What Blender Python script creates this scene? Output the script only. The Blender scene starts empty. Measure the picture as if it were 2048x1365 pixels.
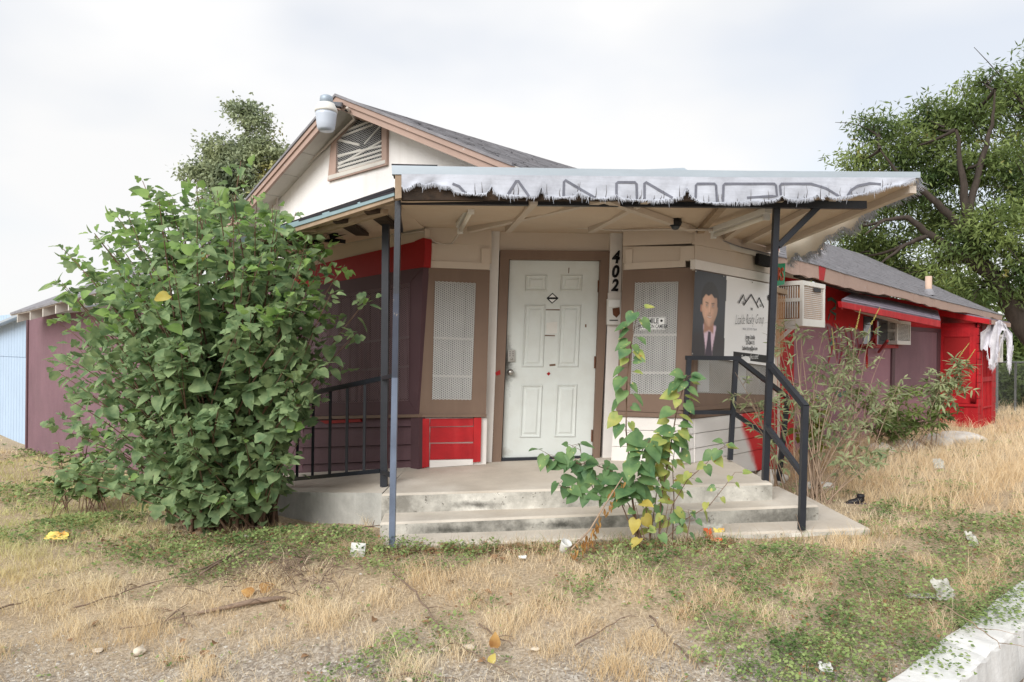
import bpy, bmesh, math, random
import numpy as np
from mathutils import Vector, Matrix
R = math.radians
rnd = random.Random(7)
rng = np.random.default_rng(11)
scene = bpy.context.scene
col = scene.collection

# ------------------------------------------------------------------ camera, sky, sun, exposure
F, CX, CY, ROLL, EYE = 1400.0, 1024.0, 705.0, R(0.6), 1.65
cam_d = bpy.data.cameras.new('camera')
cam = bpy.data.objects.new('camera', cam_d)
col.objects.link(cam)
cam_d.sensor_width = 36.0
cam_d.lens = F / 2048 * 36.0
cam_d.shift_y = (CY - 682.5) / 2048
cam_d.clip_end = 2000
cr, sr = math.cos(ROLL), math.sin(ROLL)
cam.matrix_world = Matrix(((cr, -sr, 0, 0), (0, 0, -1, 0), (sr, cr, 0, EYE), (0, 0, 0, 1)))
scene.camera = cam

SUN_EL, SUN_AZ = R(33), R(210)      # high and behind the camera, veiled by cloud
world = bpy.data.worlds.new('World')
scene.world = world
world.use_nodes = True
wt = world.node_tree
wt.nodes.clear()
def wn(t, **kw):
    n = wt.nodes.new(t)
    for k, v in kw.items():
        setattr(n, k, v)
    return n
sky = wn('ShaderNodeTexSky', sky_type='NISHITA', sun_disc=False)
sky.sun_elevation = SUN_EL
sky.sun_rotation = SUN_AZ
b_sky = wn('ShaderNodeBackground'); b_sky.inputs[1].default_value = 0.075
b_cld = wn('ShaderNodeBackground'); b_cld.inputs[1].default_value = 0.465
tc = wn('ShaderNodeTexCoord')
mp = wn('ShaderNodeMapping'); mp.inputs['Scale'].default_value = (1.0, 1.0, 2.2); mp.inputs['Location'].default_value = (1.37, 0.71, 2.3)
nz = wn('ShaderNodeTexNoise'); nz.inputs['Scale'].default_value = 1.7; nz.inputs['Detail'].default_value = 4; nz.inputs['Roughness'].default_value = 0.45
rp = wn('ShaderNodeValToRGB')
rp.color_ramp.elements[0].position = 0.36; rp.color_ramp.elements[0].color = (0.70, 0.70, 0.70, 1)
rp.color_ramp.elements[1].position = 0.56; rp.color_ramp.elements[1].color = (1, 1, 1, 1)
nz2 = wn('ShaderNodeTexNoise'); nz2.inputs['Scale'].default_value = 1.1; nz2.inputs['Detail'].default_value = 2
rp2 = wn('ShaderNodeValToRGB')
rp2.color_ramp.elements[0].position = 0.35; rp2.color_ramp.elements[0].color = (0.91, 0.91, 0.912, 1)
rp2.color_ramp.elements[1].position = 0.65; rp2.color_ramp.elements[1].color = (1.03, 1.02, 1.01, 1)
mx = wn('ShaderNodeMixShader')
wo = wn('ShaderNodeOutputWorld')
L = wt.links.new
L(tc.outputs['Generated'], mp.inputs[0]); L(mp.outputs[0], nz.inputs[0]); L(mp.outputs[0], nz2.inputs[0])
L(nz.outputs[0], rp.inputs[0]); L(nz2.outputs[0], rp2.inputs[0])
L(sky.outputs[0], b_sky.inputs[0]); L(rp2.outputs[0], b_cld.inputs[0])
L(rp.outputs[0], mx.inputs[0]); L(b_sky.outputs[0], mx.inputs[1]); L(b_cld.outputs[0], mx.inputs[2]); L(mx.outputs[0], wo.inputs[0])

sun_d = bpy.data.lights.new('sun', 'SUN')
sun_d.energy = 1.5; sun_d.angle = R(40); sun_d.color = (1.0, 0.985, 0.96)
sun = bpy.data.objects.new('sun', sun_d); col.objects.link(sun)
sd = Vector((math.sin(SUN_AZ) * math.cos(SUN_EL), math.cos(SUN_AZ) * math.cos(SUN_EL), math.sin(SUN_EL)))
sun.rotation_euler = sd.to_track_quat('Z', 'Y').to_euler()

vs = scene.view_settings
vs.view_transform = 'Standard'; vs.look = 'None'; vs.gamma = 1.0; vs.exposure = 1.2; vs.use_curve_mapping = False

# ------------------------------------------------------------------ helpers
def lin(c):
    return tuple(((x / 255) / 12.92 if x / 255 <= 0.04045 else ((x / 255 + 0.055) / 1.055) ** 2.4) for x in c)

def ray(u, v):
    xc, zc = (u - CX) / F, (CY - v) / F
    return Vector((xc * cr - zc * sr, 1.0, xc * sr + zc * cr))
CAM = Vector((0, 0, EYE))
def at(u, v, Y):
    return CAM + ray(u, v) * Y
def onz(u, v, z):
    d = ray(u, v)
    return CAM + d * ((z - EYE) / d.z)
def onplane(u, v, p, n):
    d = ray(u, v)
    return CAM + d * ((p - CAM).dot(n) / d.dot(n))

class Frame:
    """a vertical wall plane: origin, horizontal direction, outward normal (towards the street)"""
    def __init__(s, o, d, flip=False):
        s.o = Vector((o[0], o[1], 0)); s.d = Vector((d[0], d[1], 0)).normalized()
        n = Vector((s.d.y, -s.d.x, 0))
        if n.dot(-s.o) < 0: n = -n
        if flip: n = -n
        s.n = n
    def pt(s, t, z, off=0.0):
        return s.o + s.d * t + s.n * off + Vector((0, 0, z))
    def hit(s, u, v, off=0.0):
        return onplane(u, v, s.o + s.n * off, s.n)
    def tz(s, u, v, off=0.0):
        p = s.hit(u, v, off); return (p - s.o).dot(s.d), p.z

class MB:
    def __init__(s): s.v = []; s.f = []; s.m = []
    def poly(s, pts, mi=0):
        b = len(s.v); s.v += [tuple(p) for p in pts]; s.f.append(tuple(range(b, b + len(pts)))); s.m.append(mi)
    def prism(s, front, back, mi=0, side_mi=None):
        n = len(front); b = len(s.v)
        s.v += [tuple(p) for p in front] + [tuple(p) for p in back]
        s.f.append(tuple(range(b, b + n))); s.m.append(mi)
        s.f.append(tuple(range(b + 2 * n - 1, b + n - 1, -1))); s.m.append(mi)
        for i in range(n):
            j = (i + 1) % n
            s.f.append((b + i, b + n + i, b + n + j, b + j)); s.m.append(mi if side_mi is None else side_mi)
        return s
    def fpoly(s, fr, px, o0, o1, mi=0, side_mi=None):
        front = [fr.hit(u, v, o1) for u, v in px]
        back = [p - fr.n * (o1 - o0) for p in front]
        return s.prism(front, back, mi, side_mi)
    def fbox(s, fr, t0, t1, z0, z1, o0, o1, mi=0):
        a = [fr.pt(t0, z0, o1), fr.pt(t1, z0, o1), fr.pt(t1, z1, o1), fr.pt(t0, z1, o1)]
        return s.prism(a, [p - fr.n * (o1 - o0) for p in a], mi)
    def bar(s, p0, p1, w, h=None, up=Vector((0, 0, 1)), mi=0):
        p0, p1 = Vector(p0), Vector(p1); h = h or w
        d = (p1 - p0).normalized()
        if abs(d.dot(up)) > 0.95: up = Vector((0, 1, 0))
        x = d.cross(up).normalized(); y = x.cross(d)
        q = lambda p: [p + x * (w / 2) * a + y * (h / 2) * b for a, b in ((-1, -1), (1, -1), (1, 1), (-1, 1))]
        return s.prism(q(p0), q(p1), mi)
    def tube(s, pts, r, n=6, mi=0, cap=True):
        pts = [Vector(p) for p in pts]; m = len(pts)
        rs = [r] * m if not hasattr(r, '__len__') else r
        b = len(s.v); prev = None
        for i, p in enumerate(pts):
            d = (pts[min(i + 1, m - 1)] - pts[max(i - 1, 0)])
            d = d.normalized() if d.length > 1e-9 else Vector((0, 0, 1))
            if prev is None:
                x = d.orthogonal().normalized()
            else:
                x = (prev - d * prev.dot(d))
                x = x.normalized() if x.length > 1e-6 else d.orthogonal().normalized()
            prev = x; y = d.cross(x)
            for k in range(n):
                a = 2 * math.pi * k / n
                s.v.append(tuple(p + (x * math.cos(a) + y * math.sin(a)) * rs[i]))
        for i in range(m - 1):
            for k in range(n):
                k2 = (k + 1) % n
                s.f.append((b + i * n + k, b + i * n + k2, b + (i + 1) * n + k2, b + (i + 1) * n + k)); s.m.append(mi)
        if cap:
            s.f.append(tuple(b + k for k in range(n - 1, -1, -1))); s.m.append(mi)
            s.f.append(tuple(b + (m - 1) * n + k for k in range(n))); s.m.append(mi)
        return s
    def lathe(s, c, prof, n=20, mi=0, ax=Vector((0, 0, 1))):
        """prof: list of (radius, height) along ax"""
        c = Vector(c); ax = ax.normalized(); x = ax.orthogonal().normalized(); y = ax.cross(x); b = len(s.v)
        for r_, h in prof:
            for k in range(n):
                a = 2 * math.pi * k / n
                s.v.append(tuple(c + ax * h + (x * math.cos(a) + y * math.sin(a)) * r_))
        for i in range(len(prof) - 1):
            for k in range(n):
                k2 = (k + 1) % n
                s.f.append((b + i * n + k, b + i * n + k2, b + (i + 1) * n + k2, b + (i + 1) * n + k)); s.m.append(mi)
        s.f.append(tuple(b + k for k in range(n - 1, -1, -1))); s.m.append(mi)
        e = b + (len(prof) - 1) * n
        s.f.append(tuple(e + k for k in range(n))); s.m.append(mi)
        return s
    def ribbon(s, pts, w, nrm, mi=0):
        pts = [Vector(p) for p in pts]; b = len(s.v); m = len(pts)
        for i, p in enumerate(pts):
            d = (pts[min(i + 1, m - 1)] - pts[max(i - 1, 0)]).normalized()
            x = d.cross(nrm).normalized() * (w / 2 if not hasattr(w, '__len__') else w[i] / 2)
            s.v += [tuple(p - x), tuple(p + x)]
        for i in range(m - 1):
            s.f.append((b + 2 * i, b + 2 * i + 1, b + 2 * i + 3, b + 2 * i + 2)); s.m.append(mi)
        return s
    def build(s, name, mats, parent=None, smooth=False, fix=True, bevel=0, label=None):
        me = bpy.data.meshes.new(name)
        me.from_pydata(s.v, [], s.f)
        mats = mats if isinstance(mats, (list, tuple)) else [mats]
        for m in mats: me.materials.append(m)
        if len(mats) > 1: me.polygons.foreach_set('material_index', s.m)
        if fix:
            bm = bmesh.new(); bm.from_mesh(me)
            bmesh.ops.recalc_face_normals(bm, faces=bm.faces)
            if bevel:
                bmesh.ops.bevel(bm, geom=bm.edges[:], offset=bevel, segments=2, affect='EDGES', profile=0.6, clamp_overlap=True)
            bm.to_mesh(me); bm.free()
        if smooth: me.polygons.foreach_set('use_smooth', [True] * len(me.polygons))
        me.update()
        return link(name, me, parent, label)

def link(name, data, parent=None, label=None):
    o = bpy.data.objects.new(name, data); col.objects.link(o)
    if parent is not None: adopt(o, parent)
    if label: o['label'] = label
    return o
def adopt(o, parent):
    o.parent = parent
    if parent.type == 'EMPTY': o.matrix_parent_inverse = Matrix.Translation(-parent.location)
def thing(name, label, cat, loc, group=None):
    e = bpy.data.objects.new(name, None); col.objects.link(e); e.location = loc; e.empty_display_size = 0.1
    return tag(e, label, cat, group)
def tag(o, label, cat, group=None, kind=None):
    o['label'] = label; o['category'] = cat
    if group: o['group'] = group
    if kind: o['kind'] = kind
    return o
def struct(o):
    o['kind'] = 'structure'; return o
def stuff(o):
    o['kind'] = 'stuff'; return o

def arr_mesh(name, V, Fc, mat, nper, parent=None, smooth=False, cols=None):
    """fast mesh from numpy arrays, all faces with nper corners"""
    me = bpy.data.meshes.new(name)
    V = np.asarray(V, dtype=np.float32); Fc = np.asarray(Fc, dtype=np.int32)
    me.vertices.add(len(V)); me.vertices.foreach_set('co', V.ravel())
    me.loops.add(Fc.size); me.loops.foreach_set('vertex_index', Fc.ravel())
    me.polygons.add(len(Fc)); me.polygons.foreach_set('loop_start', np.arange(0, Fc.size, nper, dtype=np.int32))
    if smooth: me.polygons.foreach_set('use_smooth', np.ones(len(Fc), dtype=bool))
    if cols is not None:
        ca = me.color_attributes.new('Col', 'FLOAT_COLOR', 'POINT')
        ca.data.foreach_set('color', np.asarray(cols, dtype=np.float32).ravel())
    me.materials.append(mat)
    me.update(calc_edges=True)
    return link(name, me, parent)

# ------------------------------------------------------------------ materials
def mk(name, base, rough=0.8, var=0.12, vs_=2.5, bump=0.15, bs=60, spec=0.3, metal=0.0, dirt=None, streak=None, worn=None, stretch=None, hue=None, smudge=None):
    """base: sRGB 0-255.  dirt=(sRGB, amount 0..1, scale) blotches; streak=(sRGB, amount) runs down; worn=(sRGB, threshold, scale) paint loss"""
    m = bpy.data.materials.new(name); m.use_nodes = True
    t = m.node_tree; N = t.nodes; K = t.links.new
    bs_ = N['Principled BSDF']
    bs_.inputs['Roughness'].default_value = rough; bs_.inputs['Metallic'].default_value = metal
    bs_.inputs['Specular IOR Level'].default_value = spec
    geo = N.new('ShaderNodeNewGeometry')
    def noise(scale, detail=4, rough_=0.6, sc=None):
        n = N.new('ShaderNodeTexNoise'); n.inputs['Scale'].default_value = scale; n.inputs['Detail'].default_value = detail; n.inputs['Roughness'].default_value = rough_
        if sc:
            mpn = N.new('ShaderNodeMapping'); mpn.inputs['Scale'].default_value = sc
            K(geo.outputs['Position'], mpn.inputs[0]); K(mpn.outputs[0], n.inputs[0])
        else: K(geo.outputs['Position'], n.inputs[0])
        return n
    def ramp(src, p0, p1, c0=(0, 0, 0, 1), c1=(1, 1, 1, 1)):
        r_ = N.new('ShaderNodeValToRGB'); e = r_.color_ramp.elements
        e[0].position = p0; e[1].position = p1; e[0].color = c0; e[1].color = c1
        K(src, r_.inputs[0]); return r_
    def mix(fac, a, b):
        x = N.new('ShaderNodeMix'); x.data_type = 'RGBA'
        if isinstance(fac, float): x.inputs[0].default_value = fac
        else: K(fac, x.inputs[0])
        for i, s_ in ((6, a), (7, b)):
            if isinstance(s_, tuple): x.inputs[i].default_value = (*s_[:3], 1)
            else: K(s_, x.inputs[i])
        return x.outputs[2]
    c = lin(base)
    lo = tuple(max(0, x * (1 - var)) for x in c); hi = tuple(min(0.92, x * (1 + var)) for x in c)
    out = mix(ramp(noise(vs_, 5, 0.6, stretch).outputs[0], 0.3, 0.7).outputs[0], lo, hi)
    fine = noise(bs, 4, 0.65, stretch)
    if hue:
        out = mix(ramp(noise(vs_ * 0.6, 3).outputs[0], 0.45, 0.62).outputs[0], out, lin(hue))
    if dirt:
        d = noise(dirt[2], 6, 0.7)
        p = 0.62 - 0.22 * dirt[1]
        f = ramp(d.outputs[0], p - 0.1, p + 0.22, (0, 0, 0, 1), (dirt[1], dirt[1], dirt[1], 1)).outputs[0]
        out = mix(f, out, lin(dirt[0]))
    if streak:
        d = noise(1.0, 5, 0.6, (9, 9, 0.7))
        f = ramp(d.outputs[0], 0.5, 0.8, (0, 0, 0, 1), (streak[1],) * 3 + (1,)).outputs[0]
        out = mix(f, out, lin(streak[0]))
    if worn:
        d = noise(worn[2], 8, 0.75)
        f = ramp(d.outputs[0], worn[1], worn[1] + 0.025).outputs[0]
        out = mix(f, out, lin(worn[0]))
    if smudge:
        for (cc, rr, colr, amt) in smudge:
            mpn = N.new('ShaderNodeMapping'); mpn.vector_type = 'POINT'
            mpn.inputs['Location'].default_value = tuple(-c_ / r_ for c_, r_ in zip(cc, rr)); mpn.inputs['Scale'].default_value = tuple(1 / r_ for r_ in rr)
            K(geo.outputs['Position'], mpn.inputs[0])
            ln = N.new('ShaderNodeVectorMath'); ln.operation = 'LENGTH'; K(mpn.outputs[0], ln.inputs[0])
            ad = N.new('ShaderNodeMath'); ad.operation = 'MULTIPLY_ADD'; ad.inputs[1].default_value = 0.9; K(noise(14, 6, .7).outputs[0], ad.inputs[0]); K(ln.outputs['Value'], ad.inputs[2])
            f = ramp(ad.outputs[0], 0.5, 1.35, (amt,) * 3 + (1,), (0, 0, 0, 1)).outputs[0]
            out = mix(f, out, lin(colr))
    K(out, bs_.inputs['Base Color'])
    if bump:
        bn = N.new('ShaderNodeBump'); bn.inputs['Strength'].default_value = bump; bn.inputs['Distance'].default_value = 0.01
        K(fine.outputs[0], bn.inputs['Height']); K(bn.outputs[0], bs_.inputs['Normal'])
    return m

def mk_leaf(name, a, b, trans=0.35, rough=0.5, scale=7.0, c3=None, spec=0.35, attr=False):
    m = bpy.data.materials.new(name); m.use_nodes = True
    t = m.node_tree; N = t.nodes; K = t.links.new
    bs_ = N['Principled BSDF']; out = N['Material Output']
    bs_.inputs['Roughness'].default_value = rough; bs_.inputs['Specular IOR Level'].default_value = spec
    x = N.new('ShaderNodeMix'); x.data_type = 'RGBA'
    if attr:
        at_ = N.new('ShaderNodeAttribute'); at_.attribute_name = 'Col'
        K(at_.outputs['Color'], x.inputs[6]); K(at_.outputs['Color'], x.inputs[7])
        res = x.outputs[2]
    else:
        geo = N.new('ShaderNodeNewGeometry')
        n = N.new('ShaderNodeTexNoise'); n.inputs['Scale'].default_value = scale; n.inputs['Detail'].default_value = 3
        K(geo.outputs['Position'], n.inputs[0])
        r_ = N.new('ShaderNodeValToRGB'); e = r_.color_ramp.elements
        e[0].position = 0.33; e[1].position = 0.67; e[0].color = (*lin(a), 1); e[1].color = (*lin(b), 1)
        K(n.outputs[0], r_.inputs[0]); res = r_.outputs[0]
        if c3:
            n2 = N.new('ShaderNodeTexNoise'); n2.inputs['Scale'].default_value = c3[1]; n2.inputs['Detail'].default_value = 2
            K(geo.outputs['Position'], n2.inputs[0])
            r2 = N.new('ShaderNodeValToRGB'); r2.color_ramp.elements[0].position = c3[2]; r2.color_ramp.elements[1].position = c3[2] + 0.06
            K(n2.outputs[0], r2.inputs[0]); K(r2.outputs[0], x.inputs[0]); K(res, x.inputs[6]); x.inputs[7].default_value = (*lin(c3[0]), 1)
            res = x.outputs[2]
    K(res, bs_.inputs['Base Color'])
    tr = N.new('ShaderNodeBsdfTranslucent'); K(res, tr.inputs['Color'])
    ms = N.new('ShaderNodeMixShader'); ms.inputs[0].default_value = trans
    K(bs_.outputs[0], ms.inputs[1]); K(tr.outputs[0], ms.inputs[2]); K(ms.outputs[0], out.inputs[0])
    return m

M = {}
M['stucco'] = mk('white_stucco', (236, 233, 230), 0.9, 0.04, 1.5, 0.5, 90, streak=((206, 198, 190), 0.3))
M['cream'] = mk('cream_paint', (205, 192, 178), 0.7, 0.06, 3, 0.12, 50, dirt=((176, 156, 138), 0.35, 3.0), worn=((150, 125, 100), 0.75, 9))
M['cream_ceiling'] = mk('peeling_ceiling_paint', (208, 190, 170), 0.8, 0.06, 2, 0.25, 40, dirt=((176, 146, 118), 0.4, 2.0), worn=((82, 62, 48), 0.665, 16))
M['brown'] = mk('brown_paint', (122, 101, 87), 0.6, 0.06, 3, 0.12, 60, streak=((150, 128, 112), 0.2), spec=0.3)
M['plum'] = mk('plum_paint', (96, 70, 76), 0.65, 0.08, 2, 0.18, 50, streak=((120, 92, 96), 0.3))
M['plum_dark'] = mk('dark_plum_panel_paint', (86, 62, 67), 0.65, 0.08, 2, 0.18, 50)
M['plum_stucco'] = mk('plum_stucco', (124, 96, 104), 0.9, 0.12, 1.2, 0.7, 60, streak=((136, 110, 116), 0.4), dirt=((96, 80, 82), 0.4, 1.5))
M['red'] = mk('red_paint', (176, 28, 34), 0.6, 0.2, 4, 0.35, 40, streak=((206, 66, 66), 0.5), dirt=((140, 24, 30), 0.5, 5.0), worn=((205, 190, 180), 0.68, 20), spec=0.3)
M['red_deep'] = mk('deep_red_paint', (150, 24, 26), 0.6, 0.08, 2, 0.12, 50)
M['red_bright'] = mk('bright_red_paint', (180, 26, 34), 0.65, 0.2, 2.6, 0.4, 40, streak=((206, 66, 66), 0.5), dirt=((130, 26, 32), 0.55, 3.0), worn=((84, 56, 52), 0.67, 16), spec=0.25)
M['white_wood'] = mk('white_painted_wood', (226, 221, 216), 0.6, 0.04, 3, 0.12, 50, dirt=((180, 168, 155), 0.2, 4.0))
M['door'] = mk('door_white_paint', (222, 223, 216), 0.45, 0.03, 3, 0.05, 80, dirt=((176, 172, 160), 0.3, 2.5), spec=0.35)
M['tan_trim'] = mk('tan_trim_paint', (172, 148, 136), 0.75, 0.08, 3, 0.25, 40, dirt=((142, 118, 106), 0.45, 6.0), worn=((186, 180, 178), 0.64, 11))
M['soffit'] = mk('soffit_paint', (204, 200, 192), 0.8, 0.05, 2, 0.2, 40, dirt=((150, 140, 130), 0.3, 3.0))
M['shingle'] = mk('grey_shingle', (140, 139, 143), 0.95, 0.22, 6, 0.7, 120, dirt=((112, 106, 108), 0.5, 4.0), spec=0.1)
M['shingle_plum'] = mk('plum_grey_shingle', (128, 120, 130), 0.95, 0.2, 5, 0.6, 120, spec=0.1)
M['felt'] = mk('black_roofing_felt', (48, 46, 50), 0.9, 0.2, 8, 0.4, 60)
M['steel_black'] = mk('black_painted_steel', (34, 37, 44), 0.42, 0.2, 6, 0.12, 50, worn=((120, 112, 104), 0.71, 26), spec=0.45)
M['steel_blue'] = mk('weathered_blue_steel_paint', (96, 106, 124), 0.5, 0.2, 5, 0.15, 50, worn=((150, 140, 132), 0.68, 22), spec=0.4)
M['steel_mid'] = mk('chipped_navy_steel_paint', (52, 58, 72), 0.5, 0.25, 5, 0.15, 50, worn=((140, 126, 112), 0.62, 20), spec=0.4)
M['galv'] = mk('galvanised_flashing', (176, 186, 194), 0.45, 0.06, 4, 0.05, 40, spec=0.5, metal=0.35, stretch=(0.6, 3, 3))
M['drip'] = mk('weathered_green_drip_edge', (140, 162, 168), 0.5, 0.1, 5, 0.1, 40, spec=0.5, metal=0.2)
M['rot'] = mk('rotten_dark_wood', (52, 43, 36), 0.9, 0.4, 5, 0.5, 30, dirt=((110, 84, 62), 0.4, 5.0), stretch=(1, 6, 6))
M['char'] = mk('charred_wood', (24, 22, 22), 0.85, 0.3, 10, 0.6, 30)
M['rawwood'] = mk('weathered_bare_wood', (164, 144, 122), 0.85, 0.2, 4, 0.4, 30, dirt=((120, 92, 70), 0.4, 6.0))
M['vinyl'] = mk('white_awning_fabric', (192, 196, 206), 0.5, 0.08, 6, 0.25, 30, dirt=((140, 142, 150), 0.6, 4.0), stretch=(0.4, 3, 9), spec=0.4)
M['vinyl_tan'] = mk('tan_stained_awning_fabric', (226, 216, 198), 0.7, 0.06, 6, 0.2, 30, dirt=((190, 165, 135), 0.4, 3.0))
M['faded_ink'] = mk('faded_grey_ink', (110, 112, 122), 0.8, 0.12, 30, 0)
M['expanded'] = mk('expanded_metal_mesh', (196, 195, 192), 0.5, 0.08, 4, 0, 40, spec=0.4)
M['expanded_plum'] = mk('expanded_mesh_painted_plum', (132, 106, 110), 0.55, 0.1, 4, 0, 40)
M['expanded_rust'] = mk('rusty_mesh', (176, 130, 84), 0.7, 0.2, 8, 0, 40)
M['void'] = mk('dark_interior', (30, 30, 33), 0.9, 0.3, 3, 0)
M['blind'] = mk('pale_window_blind', (98, 98, 101), 0.8, 0.1, 6, 0.1, 30, dirt=((90, 88, 90), 0.4, 3.0))
M['blind_dim'] = mk('dim_curtain', (86, 74, 80), 0.8, 0.2, 5, 0.1, 30)
M['glass'] = mk('window_glass', (60, 66, 72), 0.08, 0.05, 2, 0, 40, spec=0.5)
M['conc_top'] = mk('worn_concrete', (196, 186, 172), 0.9, 0.08, 2, 0.35, 50, dirt=((150, 138, 124), 0.45, 1.8), hue=(206, 198, 186))
M['conc_riser'] = mk('mildewed_white_concrete', (222, 218, 208), 0.9, 0.06, 3, 0.5, 50, dirt=((70, 68, 62), 0.92, 1.7), streak=((110, 106, 98), 0.55), worn=((96, 92, 84), 0.585, 16))
M['conc_side'] = mk('grey_mildewed_concrete', (186, 184, 178), 0.9, 0.1, 2, 0.5, 40, dirt=((96, 96, 92), 0.6, 1.6), streak=((140, 138, 130), 0.4))
M['kerb'] = mk('white_kerb_paint', (220, 220, 218), 0.85, 0.06, 2, 0.5, 30, dirt=((150, 142, 130), 0.5, 2.0), streak=((176, 172, 166), 0.4), worn=((140, 132, 122), 0.67, 9))
M['black'] = mk('black_paint', (24, 24, 26), 0.5, 0.1, 10, 0)
M['white_metal'] = mk('white_enamel', (218, 216, 210), 0.45, 0.05, 5, 0.05, 30, spec=0.4, dirt=((170, 155, 138), 0.3, 5.0))
M['lamp_grey'] = mk('lamp_grey_metal', (160, 172, 184), 0.5, 0.08, 10, 0.05, 30, metal=0.3)
M['lens'] = mk('frosted_lamp_lens', (190, 198, 210), 0.3, 0.03, 5, 0, spec=0.5)
M['tubelamp'] = mk('unlit_fluorescent_tube', (226, 220, 208), 0.3, 0.03, 5, 0, spec=0.5)
M['conduit'] = mk('painted_conduit', (196, 186, 176), 0.6, 0.06, 5, 0.05)
M['rust'] = mk('rusty_steel', (104, 66, 46), 0.85, 0.3, 20, 0.3, 60)
M['chrome'] = mk('dull_nickel', (170, 166, 160), 0.35, 0.1, 10, 0, metal=0.8, spec=0.5)
M['sign_white'] = mk('sign_white', (236, 236, 234), 0.5, 0.02, 3, 0)
M['sign_green'] = mk('sign_green', (20, 140, 96), 0.5, 0.1, 6, 0)
M['sign_orange'] = mk('sign_rust_lettering', (176, 76, 40), 0.6, 0.15, 20, 0)
M['ac_white'] = mk('cooler_enamel', (222, 220, 214), 0.5, 0.04, 4, 0.03, spec=0.4, dirt=((176, 160, 140), 0.25, 3.0))
M['ac_pad'] = mk('cooler_pad_straw', (176, 126, 84), 0.9, 0.3, 12, 0.5, 50)
M['cloth'] = mk('torn_grey_cloth', (206, 204, 210), 0.9, 0.12, 8, 0.4, 30, dirt=((130, 128, 136), 0.4, 6.0))
M['blue_siding'] = mk('pale_blue_siding', (172, 192, 214), 0.75, 0.04, 2, 0.15, 50)
M['bark'] = mk('dark_bark', (66, 58, 52), 0.95, 0.3, 6, 0.8, 25, stretch=(2, 2, 0.6))
M['stem'] = mk('brown_stem', (116, 92, 76), 0.85, 0.2, 10, 0.2)
M['stem_pale'] = mk('pale_brown_stem', (158, 136, 116), 0.85, 0.2, 10, 0.2)
M['twig'] = mk('grey_twig', (124, 106, 92), 0.9, 0.25, 10, 0.3, 60)
M['stone'] = mk('pale_limestone', (214, 202, 184), 0.9, 0.1, 12, 0.5, 40, dirt=((166, 148, 126), 0.4, 12.0))
M['rubble'] = mk('whitewashed_rubble', (214, 208, 200), 0.95, 0.1, 6, 0.6, 30, dirt=((140, 130, 120), 0.5, 5.0))
M['paper'] = mk('litter_white', (214, 214, 210), 0.7, 0.03, 20, 0.1)
M['plastic_grey'] = mk('dirty_plastic_film', (176, 174, 164), 0.4, 0.08, 20, 0.2, spec=0.5)
M['yellow'] = mk('litter_yellow', (228, 208, 110), 0.4, 0.12, 18, 0.1, hue=(214, 160, 80))
M['orange'] = mk('litter_orange', (206, 96, 48), 0.35, 0.1, 18, 0.1)
M['shoe'] = mk('dark_shoe_leather', (34, 32, 36), 0.5, 0.1, 20, 0.1)
M['card'] = mk('grey_cardboard', (176, 168, 158), 0.85, 0.08, 10, 0.15)
M['asphalt'] = mk('worn_asphalt', (128, 120, 112), 0.95, 0.15, 4, 0.6, 60, dirt=((150, 116, 84), 0.6, 2.0))
M['graf_orange'] = mk('orange_spray_paint', (226, 120, 40), 0.7, 0.1, 10, 0)
M['graf_green'] = mk('green_spray_paint', (70, 110, 100), 0.7, 0.1, 10, 0)
M['graf_red'] = mk('thin_red_spray_paint', (160, 50, 62), 0.7, 0.1, 10, 0)
M['pipe'] = mk('tan_vent_pipe', (196, 170, 152), 0.8, 0.06, 6, 0.1)
M['bush'] = mk_leaf('shrub_leaf', (98, 126, 88), (158, 178, 128), 0.38, 0.6, 11.0, spec=0.25)
M['bush_top'] = mk_leaf('young_shrub_leaf', (122, 158, 86), (162, 190, 112), 0.42, 0.5, 8.0)
M['bush_yellow'] = mk_leaf('yellowed_leaf', (196, 176, 84), (216, 200, 116), 0.4, 0.6, 12.0)
M['sap'] = mk_leaf('sapling_leaf', (78, 116, 78), (132, 160, 102), 0.35, 0.5, 9.0, c3=((196, 194, 120), 26.0, 0.66))
M['sap_dark'] = mk_leaf('dark_sapling_leaf', (76, 110, 74), (116, 148, 96), 0.34, 0.55, 9.0)
M['sap_yel'] = mk_leaf('yellowing_sapling_leaf', (136, 160, 88), (186, 186, 104), 0.4, 0.5, 14.0, c3=((170, 120, 60), 20.0, 0.66))
M['dead_leaf'] = mk_leaf('dead_brown_leaf', (150, 106, 60), (196, 156, 96), 0.25, 0.8, 14.0)
M['tree_l'] = mk_leaf('distant_tree_leaf', (124, 138, 112), (176, 184, 142), 0.3, 0.6, 0.9, c3=((166, 162, 104), 0.6, 0.60))
M['tree_r'] = mk_leaf('pecan_leaf', (74, 96, 54), (142, 158, 92), 0.42, 0.6, 1.2, c3=((160, 148, 80), 1.1, 0.66))
M['tree_bg'] = mk_leaf('background_leaf', (70, 90, 52), (136, 154, 84), 0.3, 0.6, 0.7)
M['weed'] = mk_leaf('feathery_weed_leaf', (124, 138, 100), (178, 186, 140), 0.35, 0.6, 6.0)
M['weed_spike'] = mk_leaf('weed_flower_spike', (168, 160, 90), (200, 186, 110), 0.2, 0.7, 20.0)
M['vcol'] = mk_leaf('ground_plant', (0, 0, 0), (0, 0, 0), 0.25, 0.8, attr=True, spec=0.1)

def print_mat():
    m = bpy.data.materials.new('printed_vinyl'); m.use_nodes = True
    N = m.node_tree.nodes; a = N.new('ShaderNodeAttribute'); a.attribute_name = 'Col'
    m.node_tree.links.new(a.outputs['Color'], N['Principled BSDF'].inputs['Base Color'])
    N['Principled BSDF'].inputs['Roughness'].default_value = 0.45
    return m
M['print'] = print_mat()

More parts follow.
